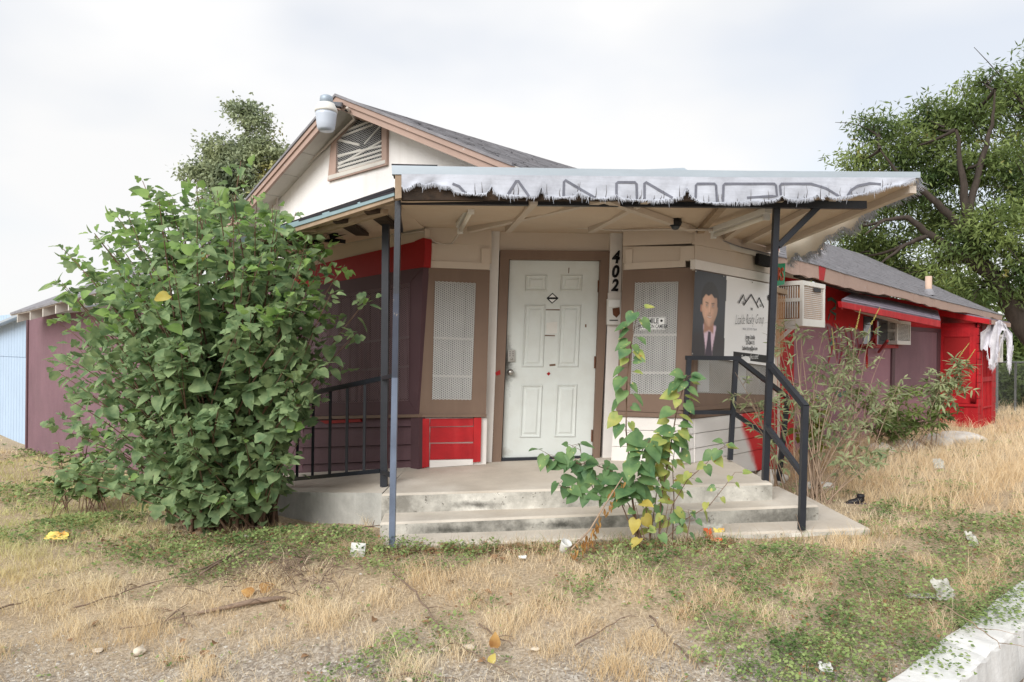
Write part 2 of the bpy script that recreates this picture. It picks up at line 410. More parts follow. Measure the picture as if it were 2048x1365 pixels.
def mk_split(name, a, b, axis, thr, soft, amp, scale=3.0, bump=0.4, bs=60, rough=0.8, streak=None):
    """two paints meeting along an uneven brushed or sprayed line (real position in the place)"""
    m = bpy.data.materials.new(name); m.use_nodes = True
    t = m.node_tree; N = t.nodes; K = t.links.new
    g = N.new('ShaderNodeNewGeometry'); d = N.new('ShaderNodeVectorMath'); d.operation = 'DOT_PRODUCT'
    d.inputs[1].default_value = axis; K(g.outputs['Position'], d.inputs[0])
    n = N.new('ShaderNodeTexNoise'); n.inputs['Scale'].default_value = scale; n.inputs['Detail'].default_value = 6; K(g.outputs['Position'], n.inputs[0])
    s1 = N.new('ShaderNodeMath'); s1.operation = 'SUBTRACT'; s1.inputs[1].default_value = 0.5; K(n.outputs[0], s1.inputs[0])
    s2 = N.new('ShaderNodeMath'); s2.operation = 'MULTIPLY_ADD'; s2.inputs[1].default_value = amp; K(s1.outputs[0], s2.inputs[0]); K(d.outputs['Value'], s2.inputs[2])
    mr = N.new('ShaderNodeMapRange'); mr.interpolation_type = 'SMOOTHSTEP'
    mr.inputs['From Min'].default_value = thr; mr.inputs['From Max'].default_value = thr + soft; K(s2.outputs[0], mr.inputs[0])
    n2 = N.new('ShaderNodeTexNoise'); n2.inputs['Scale'].default_value = 2.2; n2.inputs['Detail'].default_value = 5; K(g.outputs['Position'], n2.inputs[0])
    x = N.new('ShaderNodeMix'); x.data_type = 'RGBA'; K(mr.outputs[0], x.inputs[0])
    x.inputs[6].default_value = (*lin(a), 1); x.inputs[7].default_value = (*lin(b), 1)
    hs = N.new('ShaderNodeHueSaturation'); K(x.outputs[2], hs.inputs['Color'])
    vr = N.new('ShaderNodeMapRange'); vr.inputs['To Min'].default_value = 0.82; vr.inputs['To Max'].default_value = 1.18; K(n2.outputs[0], vr.inputs[0]); K(vr.outputs[0], hs.inputs['Value'])
    B = N['Principled BSDF']; B.inputs['Roughness'].default_value = rough; B.inputs['Specular IOR Level'].default_value = 0.25
    K(hs.outputs[0], B.inputs['Base Color'])
    n3 = N.new('ShaderNodeTexNoise'); n3.inputs['Scale'].default_value = bs; n3.inputs['Detail'].default_value = 4; K(g.outputs['Position'], n3.inputs[0])
    bp = N.new('ShaderNodeBump'); bp.inputs['Strength'].default_value = bump; bp.inputs['Distance'].default_value = 0.01
    K(n3.outputs[0], bp.inputs['Height']); K(bp.outputs[0], B.inputs['Normal'])
    return m

# ------------------------------------------------------------------ lay of the land
GP = [(-1, 5.02, .215), (.0, 5.05, .235), (.8, 5.05, .265), (1.7, 5.08, .30), (2.6, 5.15, .335), (3.3, 5.6, .345), (-2.6, 6.3, .06), (-10, 14.3, -.5), (-7, 11, -.33), (-5, 7.5, -.10), (8.7, 13.4, .26), (5.5, 9.2, .34), (4.2, 7.5, .36),
      (-4, 4, .0), (2, 3.3, .10), (0, 3.3, .06), (-2, 3.3, .02), (3.3, 4.5, .20), (12, 20, .2), (20, 30, .15), (-20, 30, -.5), (-20, 12, -.5), (0, 0, 0), (-6, 1, -.05), (6, 1, .05), (40, 60, 0), (-40, 60, -.4), (0, 80, 0)]
gpx = np.array([p[0] for p in GP]); gpy = np.array([p[1] for p in GP]); gpz = np.array([p[2] for p in GP])
def gz(x, y):
    x = np.asarray(x, float); y = np.asarray(y, float)
    d2 = (x[..., None] - gpx) ** 2 + (y[..., None] - gpy) ** 2
    w = 1.0 / (d2 + 0.25) ** 1.6
    z = (w * gpz).sum(-1) / w.sum(-1)
    kd_ = (x - 1.86) * .617 - (y - 3.36) * .787; ks_ = (x - 1.86) * .787 + (y - 3.36) * .617
    b = np.exp(-(np.minimum(kd_, 0) / .55) ** 2) * np.clip((ks_ + 6) / 3, 0, 1) * np.clip((11 - ks_) / 4, 0, 1)
    return z * (1 - b) + kz_line(ks_) * b
def kz_line(s): return .085 + .062 * np.clip(s, -7, 11)
def g1(x, y): return float(gz(np.array(x), np.array(y)))
KO = Vector((1.86, 3.36, 0)); KD = Vector((.787, .617, 0)).normalized(); KN = Vector((KD.y, -KD.x, 0))   # kerb: origin, run, towards the street
def kerb_d(x, y): return (x - KO.x) * KN.x + (y - KO.y) * KN.y
def micro(x, y):
    return 0.012 * np.sin(3.1 * x + 1.7 * np.sin(2.3 * y)) * np.sin(2.7 * y + 1.3) + 0.007 * np.sin(9.3 * x + 3 * np.sin(4 * y)) * np.sin(8.1 * y + 2 * np.sin(5 * x))

def ground_mat():
    m = bpy.data.materials.new('dry_soil'); m.use_nodes = True
    t = m.node_tree; N = t.nodes; K = t.links.new
    g = N.new('ShaderNodeNewGeometry')
    def nz_(s, d=6, r=0.65):
        n = N.new('ShaderNodeTexNoise'); n.inputs['Scale'].default_value = s; n.inputs['Detail'].default_value = d; n.inputs['Roughness'].default_value = r; K(g.outputs['Position'], n.inputs[0]); return n
    def rm(src, stops):
        r_ = N.new('ShaderNodeValToRGB'); e = r_.color_ramp.elements
        while len(e) < len(stops): e.new(0.5)
        for i, (p, c) in enumerate(stops): e[i].position = p; e[i].color = (*lin(c), 1)
        K(src, r_.inputs[0]); return r_.outputs[0]
    def mix(f, a, b):
        x = N.new('ShaderNodeMix'); x.data_type = 'RGBA'; K(f, x.inputs[0]); K(a, x.inputs[6]); K(b, x.inputs[7]); return x.outputs[2]
    base = rm(nz_(1.3).outputs[0], [(0.3, (150, 132, 112)), (0.5, (186, 166, 138)), (0.7, (206, 188, 160))])
    fine = rm(nz_(46, 5).outputs[0], [(0.3, (112, 98, 84)), (0.5, (176, 156, 130)), (0.72, (222, 206, 178))])
    f1 = N.new('ShaderNodeMath'); f1.operation = 'MULTIPLY'; f1.inputs[0].default_value = 0.6; f1.inputs[1].default_value = 1
    c1 = mix(f1.outputs[0], base, fine)
    # grey gravel shows through where the soil is bare, towards the street
    vor = N.new('ShaderNodeTexVoronoi'); vor.inputs['Scale'].default_value = 70; K(g.outputs['Position'], vor.inputs[0])
    grav = rm(vor.outputs['Color'], [(0.2, (124, 116, 110)), (0.6, (176, 168, 158)), (0.9, (214, 208, 198))])
    sp = N.new('ShaderNodeSeparateXYZ'); K(g.outputs['Position'], sp.inputs[0])
    mr = N.new('ShaderNodeMapRange'); mr.inputs['From Min'].default_value = 4.3; mr.inputs['From Max'].default_value = 3.4; K(sp.outputs[1], mr.inputs[0])
    n = nz_(1.6, 4)
    ad = N.new('ShaderNodeMath'); ad.operation = 'MULTIPLY_ADD'; ad.inputs[1].default_value = 1.6; ad.inputs[2].default_value = -0.75; K(n.outputs[0], ad.inputs[0])
    a2 = N.new('ShaderNodeMath'); a2.operation = 'ADD'; a2.use_clamp = True; K(ad.outputs[0], a2.inputs[0]); 
    m2 = N.new('ShaderNodeMath'); m2.operation = 'MULTIPLY'; m2.inputs[1].default_value = 0.75; K(mr.outputs[0], m2.inputs[0]); K(m2.outputs[0], a2.inputs[1])
    m3 = N.new('ShaderNodeMath'); m3.operation = 'MULTIPLY'; K(a2.outputs[0], m3.inputs[0]); K(mr.outputs[0], m3.inputs[1])
    c2 = mix(m3.outputs[0], c1, grav)
    # green turf to the left, further from the street
    B = N['Principled BSDF']; K(c2, B.inputs['Base Color']); B.inputs['Roughness'].default_value = 0.95; B.inputs['Specular IOR Level'].default_value = 0.1
    bp = N.new('ShaderNodeBump'); bp.inputs['Strength'].default_value = 0.8; bp.inputs['Distance'].default_value = 0.02
    K(nz_(60, 5).outputs[0], bp.inputs['Height']); K(bp.outputs[0], B.inputs['Normal'])
    return m
M['ground'] = ground_mat()

def axis(a, b, step, far, grow=1.22):
    v = list(np.arange(a, b + 1e-6, step)); s = step; x = b
    while x < far: s *= grow; x += s; v.append(x)
    s = step; x = a
    while x > -far: s *= grow; x -= s; v.insert(0, x)
    return np.array(v)
gx = axis(-6, 6, 0.09, 900); gy = axis(2.4, 9, 0.09, 900)
XX, YY = np.meshgrid(gx, gy)
kd = kerb_d(XX, YY)
ZZ = gz(XX, YY) + micro(XX, YY) * ((np.abs(XX) < 15) & (np.abs(YY) < 30))
ZZ = np.where(kd > 0.10, ZZ - 0.45, ZZ)
nx_, ny_ = len(gx), len(gy)
ii = np.arange(nx_ * ny_).reshape(ny_, nx_)
FQ = np.stack([ii[:-1, :-1], ii[:-1, 1:], ii[1:, 1:], ii[1:, :-1]], -1).reshape(-1, 4)
ground = struct(arr_mesh('ground', np.stack([XX, YY, ZZ], -1).reshape(-1, 3), FQ, M['ground'], 4, smooth=True))

# street and kerb, running back to the right
ks = np.concatenate([np.arange(-6, 8, 0.06), np.arange(8, 60, 2.0)])
def kerb_z(s):
    return float(kz_line(s))
kz = [kerb_z(float(s)) for s in ks]
prof = [(-0.02, -0.42), (-0.02, 0.008), (-0.008, 0.020), (0.175, 0.012), (0.192, 0.002), (0.198, -0.016), (0.215, -0.25), (0.22, -0.42)]
mb = MB()
for s, z in zip(ks, kz):
    w = 0.004 * math.sin(s * 7.1) + 0.004 * math.sin(s * 17.3)
    for jn, (o, dz) in enumerate(prof):
        cj = rnd.uniform(-.006, .004) * (jn in (3, 4, 5)); jt = -.012 if (abs((s / 1.5) % 1 - .4) < .03 and 1 < jn < 6) else 0
        mb.v.append(tuple(KO + KD * float(s) + KN * (o + w + cj) + Vector((0, 0, z + dz + cj + jt))))
npf = len(prof)
for i in range(len(ks) - 1):
    for j in range(npf - 1):
        mb.f.append((i * npf + j, i * npf + j + 1, (i + 1) * npf + j + 1, (i + 1) * npf + j)); mb.m.append(0)
kerb = mb.build('kerb', M['kerb']); struct(kerb)
mb = MB(); offs = [0.2, 0.5, 1, 2, 4, 7]
for s, z in zip(ks, kz):
    for o in offs: mb.v.append(tuple(KO + KD * float(s) + KN * o + Vector((0, 0, z - 0.26))))
for i in range(len(ks) - 1):
    for j in range(5):
        mb.f.append((i * 6 + j, i * 6 + j + 1, (i + 1) * 6 + j + 1, (i + 1) * 6 + j)); mb.m.append(0)
struct(mb.build('street', M['asphalt']))

# ------------------------------------------------------------------ wall planes of the corner store
dL = (-.755, .656); dR = (.7071, .7071)
def xy(u, Y): return ((u - CX) / F * Y, Y)
A_, B_, C_, D_ = xy(838, 6.65), xy(978, 6.78), xy(1242, 6.80), xy(1389, 6.60)
FL = Frame(A_, dL)
FA = Frame(A_, (B_[0] - A_[0], B_[1] - A_[1]))
b2, c2 = xy(975, 6.92), xy(1248, 7.02)
FD = Frame(b2, (c2[0] - b2[0], c2[1] - b2[1]))
FC = Frame(C_, (D_[0] - C_[0], D_[1] - C_[1]))
FR = Frame(D_, dR)
FW = Frame((2.5, 8.03), dR)                  # red side wall, set back
FE = Frame((2.5, 7.33), dR)                  # its eaves

store = thing('corner_store', 'run-down corner store with a gable, brown window panels and long red and plum side wall', 'building', (A_[0], A_[1], 0.5))

def rect(x0, y0, x1, y1): return [(x0, y0), (x1, y0), (x1, y1), (x0, y1)]
def ring(fr, outer, inner, o0, o1, name, mat, parent, bevel=0):
    mb = MB(); n = len(outer)
    for i in range(n):
        j = (i + 1) % n
        q = [outer[i], outer[j], inner[j], inner[i]]
        mb.fpoly(fr, q, o0, o1 if i % 2 == 0 else o1 - 0.003)
    return mb.build(name, mat, parent)
def fp(fr, px, o0, o1, name, mat, parent, bevel=0, label=None):
    return MB().fpoly(fr, px, o0, o1).build(name, mat, parent, bevel=bevel, label=label)
def lap(fr, q, o_top, o_bot, name, mat, parent):
    """siding board, thicker at its lower edge; q = top left, top right, bottom right, bottom left"""
    fo = [fr.hit(*q[0], o_top), fr.hit(*q[1], o_top), fr.hit(*q[2], o_bot), fr.hit(*q[3], o_bot)]
    ba = [p - fr.n * ((p - fr.o).dot(fr.n) + 0.02) for p in fo]
    return MB().prism(fo, ba).build(name, mat, parent)
def lerp2(a, b, t): return (a[0] + (b[0] - a[0]) * t, a[1] + (b[1] - a[1]) * t)
def bil(q, s, t):  # q: TL TR BR BL
    return lerp2(lerp2(q[0], q[1], s), lerp2(q[3], q[2], s), t)

def diamond(fr, q, off, cw, ch, wire, name, mat, parent, label=None):
    """expanded metal: zigzag strands meeting in diamonds"""
    P = [fr.hit(u, v, off) for u, v in q]
    W = ((P[1] - P[0]).length + (P[2] - P[3]).length) / 2; H = ((P[3] - P[0]).length + (P[2] - P[1]).length) / 2
    ni = max(2, int(round(W / (cw / 2)))); nj = max(2, int(round(H / ch)))
    V = []; Fq = []
    def b3(s, t): return (P[0] * (1 - s) + P[1] * s) * (1 - t) + (P[3] * (1 - s) + P[2] * s) * t
    up = (P[0] - P[3]).normalized() * wire / 2
    for j in range(nj):
        for sgn in (0, 1):
            b0 = len(V)
            for i in range(ni + 1):
                t = (j + 0.5 * (i % 2) if sgn == 0 else j + 1 - 0.5 * (i % 2)) / nj
                t = min(max(t, 0), 1)
                p = b3(i / ni, t); V += [p + up, p - up]
            for i in range(ni):
                k = b0 + 2 * i; Fq.append((k, k + 1, k + 3, k + 2))
    o = arr_mesh(name, [tuple(p) for p in V], Fq, mat, 4, parent)
    if label: o['label'] = label
    return o

# --- backing walls (thick, behind the trim)
def back(fr, px, o0, o1, mat, name='wall', label=None): return fp(fr, px, o0, o1, name, mat, store, label=label)
back(FL, [(850, 440), (590, 500), (590, 985), (838, 955)], -.30, -.22, M['plum_dark'])
back(FD, [(976, 435), (1246, 435), (1246, 935), (976, 940)], -.2, -.10, M['cream'], label='cream painted wall round the front door')
back(FA, [(846, 440), (984, 440), (984, 945), (836, 955)], -.26, -.20, M['cream'])
back(FC, [(1240, 440), (1390, 440), (1390, 945), (1232, 945)], -.26, -.20, M['cream'])
back(FR, [(1388, 440), (1560, 500), (1560, 960), (1388, 960)], -.26, -.16, M['cream'])

# --- left facade: cream band, red band, plum window panel, lapped boards
fp(FL, [(850, 458), (590, 508), (590, 541), (850, 479)], -.05, .012, 'band_board', M['cream'], store)
fp(FL, [(829, 484), (590, 540), (590, 578), (829, 537)], -.05, .022, 'band_board', M['red_deep'], store, label='dark red band across the top of the left facade')
fp(FL, [(850, 477), (846, 476), (829, 483), (829, 537), (848, 534), (850, 500)], -.05, .035, 'band_board', M['red_deep'], store)
wp = ring(FL, [(590, 577), (846, 534), (836, 829), (590, 833)], [(606, 603), (820, 566), (817, 802), (606, 809)], -.2, .018, 'window_panel', M['plum_dark'], store)
diamond(FL, [(606, 603), (820, 566), (817, 802), (606, 809)], .022, .040, .0195, .0058, 'security_mesh', M['expanded_plum'], wp)
fp(FL, [(604, 604), (822, 566), (818, 803), (604, 811)], -.2, -.16, 'pane', M['void'], wp)
for i in range(11):   # curtain folds behind the glass
    s0, s1 = i / 11, (i + 0.62 + 0.2 * math.sin(i * 2.1)) / 11
    q = [(606, 603), (820, 566), (817, 802), (606, 809)]
    fp(FL, [bil(q, s0, .04), bil(q, s1, .04), bil(q, s1, .98), bil(q, s0, .98)], -.15, -.12, 'curtain', M['blind_dim'], wp)
for t in (.45, .70):
    q = [(606, 603), (820, 566), (817, 802), (606, 809)]
    a, b = bil(q, 0, t), bil(q, 1, t)
    fp(FL, [a, b, (b[0], b[1] + 4), (a[0], a[1] + 4)], -.10, -.07, 'muntin', M['blind'], wp)
a = bil(q, .52, 0); b = bil(q, .52, 1)
fp(FL, [(a[0], a[1]), (a[0] + 5, a[1]), (b[0] + 5, b[1]), (b[0], b[1])], -.1, -.06, 'muntin', M['plum_dark'], wp)
fp(FL, [(590, 834), (837, 829), (837, 835), (590, 840)], -.2, .035, 'sill', M['brown'], store)
ys = [(835, 839), (853, 857), (889, 896), (920, 930), (945, 957)]
for (r0, l0), (r1, l1) in zip(ys[:-1], ys[1:]):
    lap(FL, [(590, l0 + 1), (822, r0 + 1), (822, r1), (590, l1)], -.004, .016, 'siding_board', M['plum'], store)
fp(FL, [(822, 835), (838, 835), (837, 944), (821, 947)], -.05, .024, 'corner_board', M['plum_dark'], store)
fp(FL, [(640, 842), (720, 838), (722, 844), (650, 848)], -.01, .021, 'paint_smear', M['red_deep'], store)

cu_ = [(.03, .20, .01), (.24, .37, -.01), (.40, .46, .02), (.50, .73, .0), (.80, .96, .01)]
# --- left narrow window panel of the splayed corner
oa = [(847, 535), (980, 541), (972, 829), (836, 829)]; ia = [(870, 563), (952, 567), (943, 800), (864, 799)]
wp = ring(FA, oa, ia, -.18, .012, 'window_panel', M['brown'], store)
diamond(FA, ia, .016, .036, .0170, .0074, 'security_mesh', M['expanded'], wp)
fp(FA, [(868, 561), (954, 565), (945, 802), (862, 801)], -.19, -.16, 'pane', M['void'], wp)
for i in range(5):
    fp(FA, [bil(ia, cu_[i][0], .02), bil(ia, cu_[i][1], .02), bil(ia, cu_[i][1] + cu_[i][2], .99), bil(ia, cu_[i][0] - cu_[i][2], .99)], -.15, -.13 + .01 * (i % 3), 'curtain', M['blind'], wp)
for t in (.47, .79):
    a, b = bil(ia, 0, t), bil(ia, 1, t)
    fp(FA, [a, b, (b[0], b[1] + 5), (a[0], a[1] + 5)], -.09, -.06, 'muntin', M['white_wood'], wp)
fp(FA, [(837, 829), (973, 829), (973, 835), (837, 835)], -.15, .025, 'sill', M['brown'], store)
# boards under it: red with white-primed joints
fp(FA, [(837, 836), (974, 836), (972, 934), (837, 943)], -.19, -.012, 'wall_primer', M['white_wood'], store)
fp(FA, [(838, 838), (859, 838), (858, 934), (837, 938)], -.05, .016, 'corner_board', M['red'], store, label='bright red painted corner board')
fp(FA, [(948, 836), (963, 836), (961, 924), (946, 925)], -.05, .016, 'corner_board', M['red'], store, label='bright red painted corner board')
for y0, y1 in ((838, 853), (855, 885), (888, 919)):
    lap(FA, [(861, y0), (947, y0 - 1), (946, y1 - 1), (860, y1 + 1)], -.004, .010, 'siding_board', M['red'], store).__setitem__('label', 'bright red painted siding board')
fp(FA, [(859, 921), (946, 919), (946, 930), (859, 936)], -.05, .008, 'base_board', M['white_wood'], store)
# cream boards above it
fp(FA, [(852, 521), (980, 527), (979, 540), (852, 535)], -.05, .030, 'trim_board', M['cream'], store)
for y0, y1 in ((452, 485), (487, 521)):
    lap(FA, [(848, y0), (983, y0 + 3), (983, y1 + 6), (848, y1)], -.006, .010, 'siding_board', M['cream'], store)
fp(FA, [(852, 486), (870, 487), (869, 521), (852, 520)], -.02, .026, 'trim_block', M['cream'], store)
fp(FA, [(963, 497), (980, 498), (980, 527), (963, 526)], -.02, .026, 'trim_block', M['cream'], store)

# --- door wall
fp(FD, [(975, 450), (1000, 450), (985, 930), (960, 930)], -.12, .03, 'corner_trim', M['white_wood'], store)
fp(FD, [(1222, 450), (1246, 450), (1230, 922), (1205, 922)], -.12, .03, 'corner_trim', M['white_wood'], store)
fp(FD, [(995, 452), (1224, 452), (1224, 502), (995, 502)], -.12, -.02, 'wall_board', M['cream'], store)
do = [(1001, 500), (1220, 503), (1199, 922), (983, 931)]; di = [(1019, 519), (1201, 521), (1186, 921), (1002, 927)]
fr_mb = MB()
fr_mb.fpoly(FD, [do[0], di[0], di[3], do[3]], -.12, .030)
fr_mb.fpoly(FD, [di[1], do[1], do[2], di[2]], -.12, .030)
fr_mb.fpoly(FD, [do[0], do[1], di[1], di[0]], -.12, .033)
dfr = fr_mb.build('door_frame', M['brown'], store)
fp(FD, [(990, 746), (1000, 740), (1001, 749), (993, 752)], .01, .034, 'chip', M['red_deep'], dfr, label='chip in the brown paint showing red')
fp(FD, [(1002, 917), (1186, 912), (1186, 922), (1000, 930)], -.12, .012, 'threshold', M['steel_black'], dfr)
# six-panel door
def door_px(s, t): return bil([(1020, 521), (1199, 523), (1185, 914), (1004, 920)], s, t)
def q_of(q): return q
panels = [[(1051, 550), (1095, 550), (1094, 583), (1050, 583)], [(1122, 550), (1166, 550), (1164, 583), (1120, 583)],
          [(1050, 610), (1092, 610), (1087, 735), (1043, 735)], [(1120, 610), (1163, 610), (1157, 735), (1114, 735)],
          [(1043, 770), (1086, 770), (1081, 876), (1039, 876)], [(1113, 769), (1155, 769), (1151, 875), (1108, 875)]]
lk = FD.hit(1014, 728, -.03)
M['door_leaf'] = mk('dirty_door_paint', (212, 216, 212), 0.45, 0.03, 3, 0.05, 80, dirt=((180, 176, 164), 0.35, 2.5), spec=0.35, smudge=[(tuple(lk), (.17, .3, .55), (70, 64, 58), .9), (tuple(FD.hit(1008, 905, -.03)), (.2, .3, .12), (150, 142, 130), .7), (tuple(FD.hit(1104, 660, -.03)), (.12, .3, .2), (188, 184, 174), .5)])
door = fp(FD, [(1020, 521), (1199, 523), (1185, 914), (1004, 920)], -.12, -.032, 'door', M['door_leaf'], store, label='dirty white six-panel front door')
for q in panels:
    cxp = sum(p[0] for p in q) / 4; cyp = sum(p[1] for p in q) / 4
    def shr(k, px): return [(p[0] + (k if p[0] < cxp else -k), p[1] + (k if p[1] < cyp else -k)) for p in px]
    mb = MB()
    o0 = [FD.hit(u, v, -.030) for u, v in q]; o1 = [FD.hit(u, v, -.020) for u, v in shr(2, q)]; o2 = [FD.hit(u, v, -.0315) for u, v in shr(5, q)]
    o3 = [FD.hit(u, v, -.0315) for u, v in shr(7.5, q)]; o4 = [FD.hit(u, v, -.022) for u, v in shr(10.5, q)]
    rows = [o0, o1, o2, o3, o4]
    for r0, r1 in zip(rows[:-1], rows[1:]):
        for i in range(4):
            j = (i + 1) % 4; mb.poly([r0[i], r0[j], r1[j], r1[i]])
    mb.poly(o4)
    mb.build('panel', M['door_leaf'], door)
def disc(fr, u, v, r, prof, name, mat, parent, off):
    return MB().lathe(fr.hit(u, v, off), [(r * a, h) for a, h in prof], 16, ax=fr.n).build(name, mat, parent, smooth=True)
fp(FD, rect(1016, 700, 1030, 724), -.034, -.012, 'keypad_lock', M['chrome'], door, bevel=.002)
for r_ in range(3):
    for c in range(2):
        disc(FD, 1020 + c * 6, 704 + r_ * 4, .0045, [(1, 0), (1, .006)], 'key', M['black'], door, -.014)
disc(FD, 1023, 718, .012, [(1, 0), (1, .012), (.6, .016)], 'lock_cylinder', M['chrome'], door, -.014)
disc(FD, 1021, 745, .030, [(1.1, 0), (1.1, .006), (.5, .012), (.45, .03), (.9, .04), (1, .055), (.75, .068), (.2, .072)], 'knob', M['chrome'], door, -.032)
for u, v in ((1197, 573), (1190, 725), (1184, 872)):
    mbh = MB(); mbh.tube([FD.hit(u, v - 12, -.015), FD.hit(u - .5, v + 12, -.015)], .008, 8)
    mbh.build('hinge', M['rust'], door)
mb = MB().fpoly(FD, [(1105, 586), (1117, 597), (1104, 608), (1093, 597)], -.031, -.0295)
st = mb.build('sticker', M['black'], door)
fp(FD, [(1105, 588.5), (1114, 597), (1104.3, 605.5), (1096, 597)], -.031, -.0285, 'sticker_face', M['sign_white'], st)
fp(FD, rect(1094, 595, 1116, 599), -.031, -.0278, 'sticker_band', M['black'], st)
fp(FD, [(1093, 646), (1115, 644), (1114, 667), (1092, 668)], -.0325, -.031, 'paper_residue', M['white_metal'], door)
fp(FD, [(1093, 748), (1098, 744), (1101, 748), (1097, 752)], -.0325, -.030, 'paint_spot', M['red_deep'], door)
for px in ([(1089, 619), (1122, 619), (1122, 621.5), (1089, 621)], [(1074, 637), (1076.5, 637), (1077, 660), (1074, 660)], [(1088, 670), (1110, 671), (1110, 673), (1088, 672.5)], [(1099, 729), (1111, 728), (1111, 732), (1099, 733)], [(1137, 536), (1139, 536), (1138, 547), (1136.5, 547)], [(1170, 649), (1173, 649), (1173, 655), (1170, 655)]):
    fp(FD, px, -.0325, -.0305, 'scuff', M['stem'], door)

# --- right narrow window panel
oc = [(1246, 541), (1390, 535), (1389, 829), (1232, 822)]; ic = [(1270, 566), (1357, 564), (1349, 789), (1260, 788)]
wp = ring(FC, oc, ic, -.18, .012, 'window_panel', M['brown'], store)
diamond(FC, ic, .016, .036, .0170, .0068, 'security_mesh', M['expanded'], wp)
fp(FC, [(1268, 564), (1359, 562), (1351, 791), (1258, 790)], -.19, -.16, 'pane', M['void'], wp)
for i in range(5):
    fp(FC, [bil(ic, cu_[i][0], .02), bil(ic, cu_[i][1] - .05, .02), bil(ic, cu_[i][1] - .05 + cu_[i][2], .97), bil(ic, cu_[i][0] - cu_[i][2], .97)], -.15, -.13 + .01 * (i % 3), 'curtain', M['blind'], wp)
for t in (.46, .80):
    a, b = bil(ic, 0, t), bil(ic, 1, t)
    fp(FC, [a, b, (b[0], b[1] + 5), (a[0], a[1] + 5)], -.09, -.06, 'muntin', M['white_wood'], wp)
fp(FC, [(1232, 823), (1390, 830), (1390, 837), (1232, 833)], -.15, .025, 'sill', M['brown'], store)
lap(FC, [(1226, 834), (1390, 838), (1390, 862), (1226, 860)], .003, .008, 'siding_board', M['white_wood'], store)
lap(FC, [(1226, 861), (1390, 863), (1390, 893), (1224, 893)], .003, .008, 'siding_board', M['white_wood'], store)
lap(FC, [(1224, 894), (1390, 894), (1390, 926), (1222, 928)], .003, .008, 'siding_board', M['white_wood'], store)
fp(FC, [(1249, 527), (1371, 521), (1371, 534), (1249, 540)], -.05, .030, 'trim_board', M['cream'], store)
for y0, y1 in ((452, 492), (494, 527)):
    lap(FC, [(1246, y0), (1390, y0 - 2), (1390, y1 - 5), (1246, y1)], -.006, .010, 'siding_board', M['cream'], store)
fp(FC, [(1251, 500), (1265, 499), (1264, 526), (1251, 527)], -.02, .026, 'trim_block', M['cream'], store)
fp(FC, [(1361, 494), (1388, 492), (1388, 520), (1360, 522)], -.02, .026, 'trim_block', M['cream'], store)

# --- right facade: cream boards above, banner window, white boards below with red overspray
_a, _b = FR.tz(1482, 838), FR.tz(1512, 935)
_k = (_b[0] - _a[0]) / (_b[1] - _a[1])          # the sprayed edge leans: t = t0 + k z
_o = FR.o.dot(FR.d)
M['spray'] = mk_split('white_boards_with_red_overspray', (226, 222, 219), (204, 44, 48), (FR.d.x, FR.d.y, -_k), _a[0] - _k * _a[1] + _o - .09, .13, .22, 3.5, .12, 50, .6)
def fr_line(u, vL, vR):  # interpolate v between u=1389 and u=1556
    return vL + (vR - vL) * (u - 1389) / 167
for (l0, r0), (l1, r1) in zip([(452, 500), (489, 520), (519, 551)], [(489, 520), (519, 551), (541, 573)]):
    lap(FR, [(1390, l0 + 1), (1556, r0 + 1), (1556, r1), (1390, l1)], -.004, .012, 'siding_board', M['cream'], store)
fp(FR, [(1390, 519), (1541, 549), (1541, 566), (1390, 538)], -.02, .030, 'trim_board', M['white_wood'], store)
wq = [(1400, 556), (1548, 583), (1541, 790), (1394, 786)]
wp = ring(FR, [(1390, 538), (1556, 571), (1552, 808), (1386, 813)], wq, -.16, .012, 'window_panel', M['brown'], store)
diamond(FR, wq, .016, .036, .0170, .0055, 'security_mesh', M['expanded'], wp)
fp(FR, [(1398, 554), (1550, 581), (1543, 792), (1392, 788)], -.16, -.12, 'plywood_backing', M['rawwood'], wp)
for i in (0, 2):
    fp(FR, [bil(wq, (i + .1) / 4, .6), bil(wq, (i + .6) / 4, .55), bil(wq, (i + .66) / 4, .99), bil(wq, (i + .1) / 4, .99)], -.11, -.10, 'paper_scrap', M['sign_white'], wp)
fp(FR, [(1386, 814), (1552, 806), (1552, 812), (1384, 822)], -.15, .030, 'sill', M['brown'], store)
fp(FR, [(1384, 823), (1552, 813), (1551, 818), (1384, 838)], -.15, .016, 'sill', M['brown'], store)
lv = [(838, 820), (868, 845), (898, 868), (926, 893), (965, 935)]
for (l0, r0), (l1, r1) in zip(lv[:-1], lv[1:]):
    lap(FR, [(1384, l0 + 1), (1551, r0 + .5), (1549, r1), (1382, l1)], .006, .011, 'siding_board', M['spray'], store)
fp(FR, [(1549, 500), (1558, 502), (1554, 800), (1546, 800)], -.2, .02, 'corner_board', M['cream'], store)
fp(FR, [(1546, 800), (1554, 800), (1549, 938), (1541, 938)], -.2, .018, 'corner_board', M['red'], store)
# return wall at the back of the front block
mb = MB(); t1 = FR.tz(1556, 700)[0]
mb.prism([FR.pt(t1, .3, 0), FR.pt(t1, 2.85, 0), FR.pt(t1, 2.85, -.9), FR.pt(t1, .3, -.9)], [FR.pt(t1 - .1, .3, 0), FR.pt(t1 - .1, 2.85, 0), FR.pt(t1 - .1, 2.85, -.9), FR.pt(t1 - .1, .3, -.9)])
mb.build('return_wall', M['red_bright'], store)
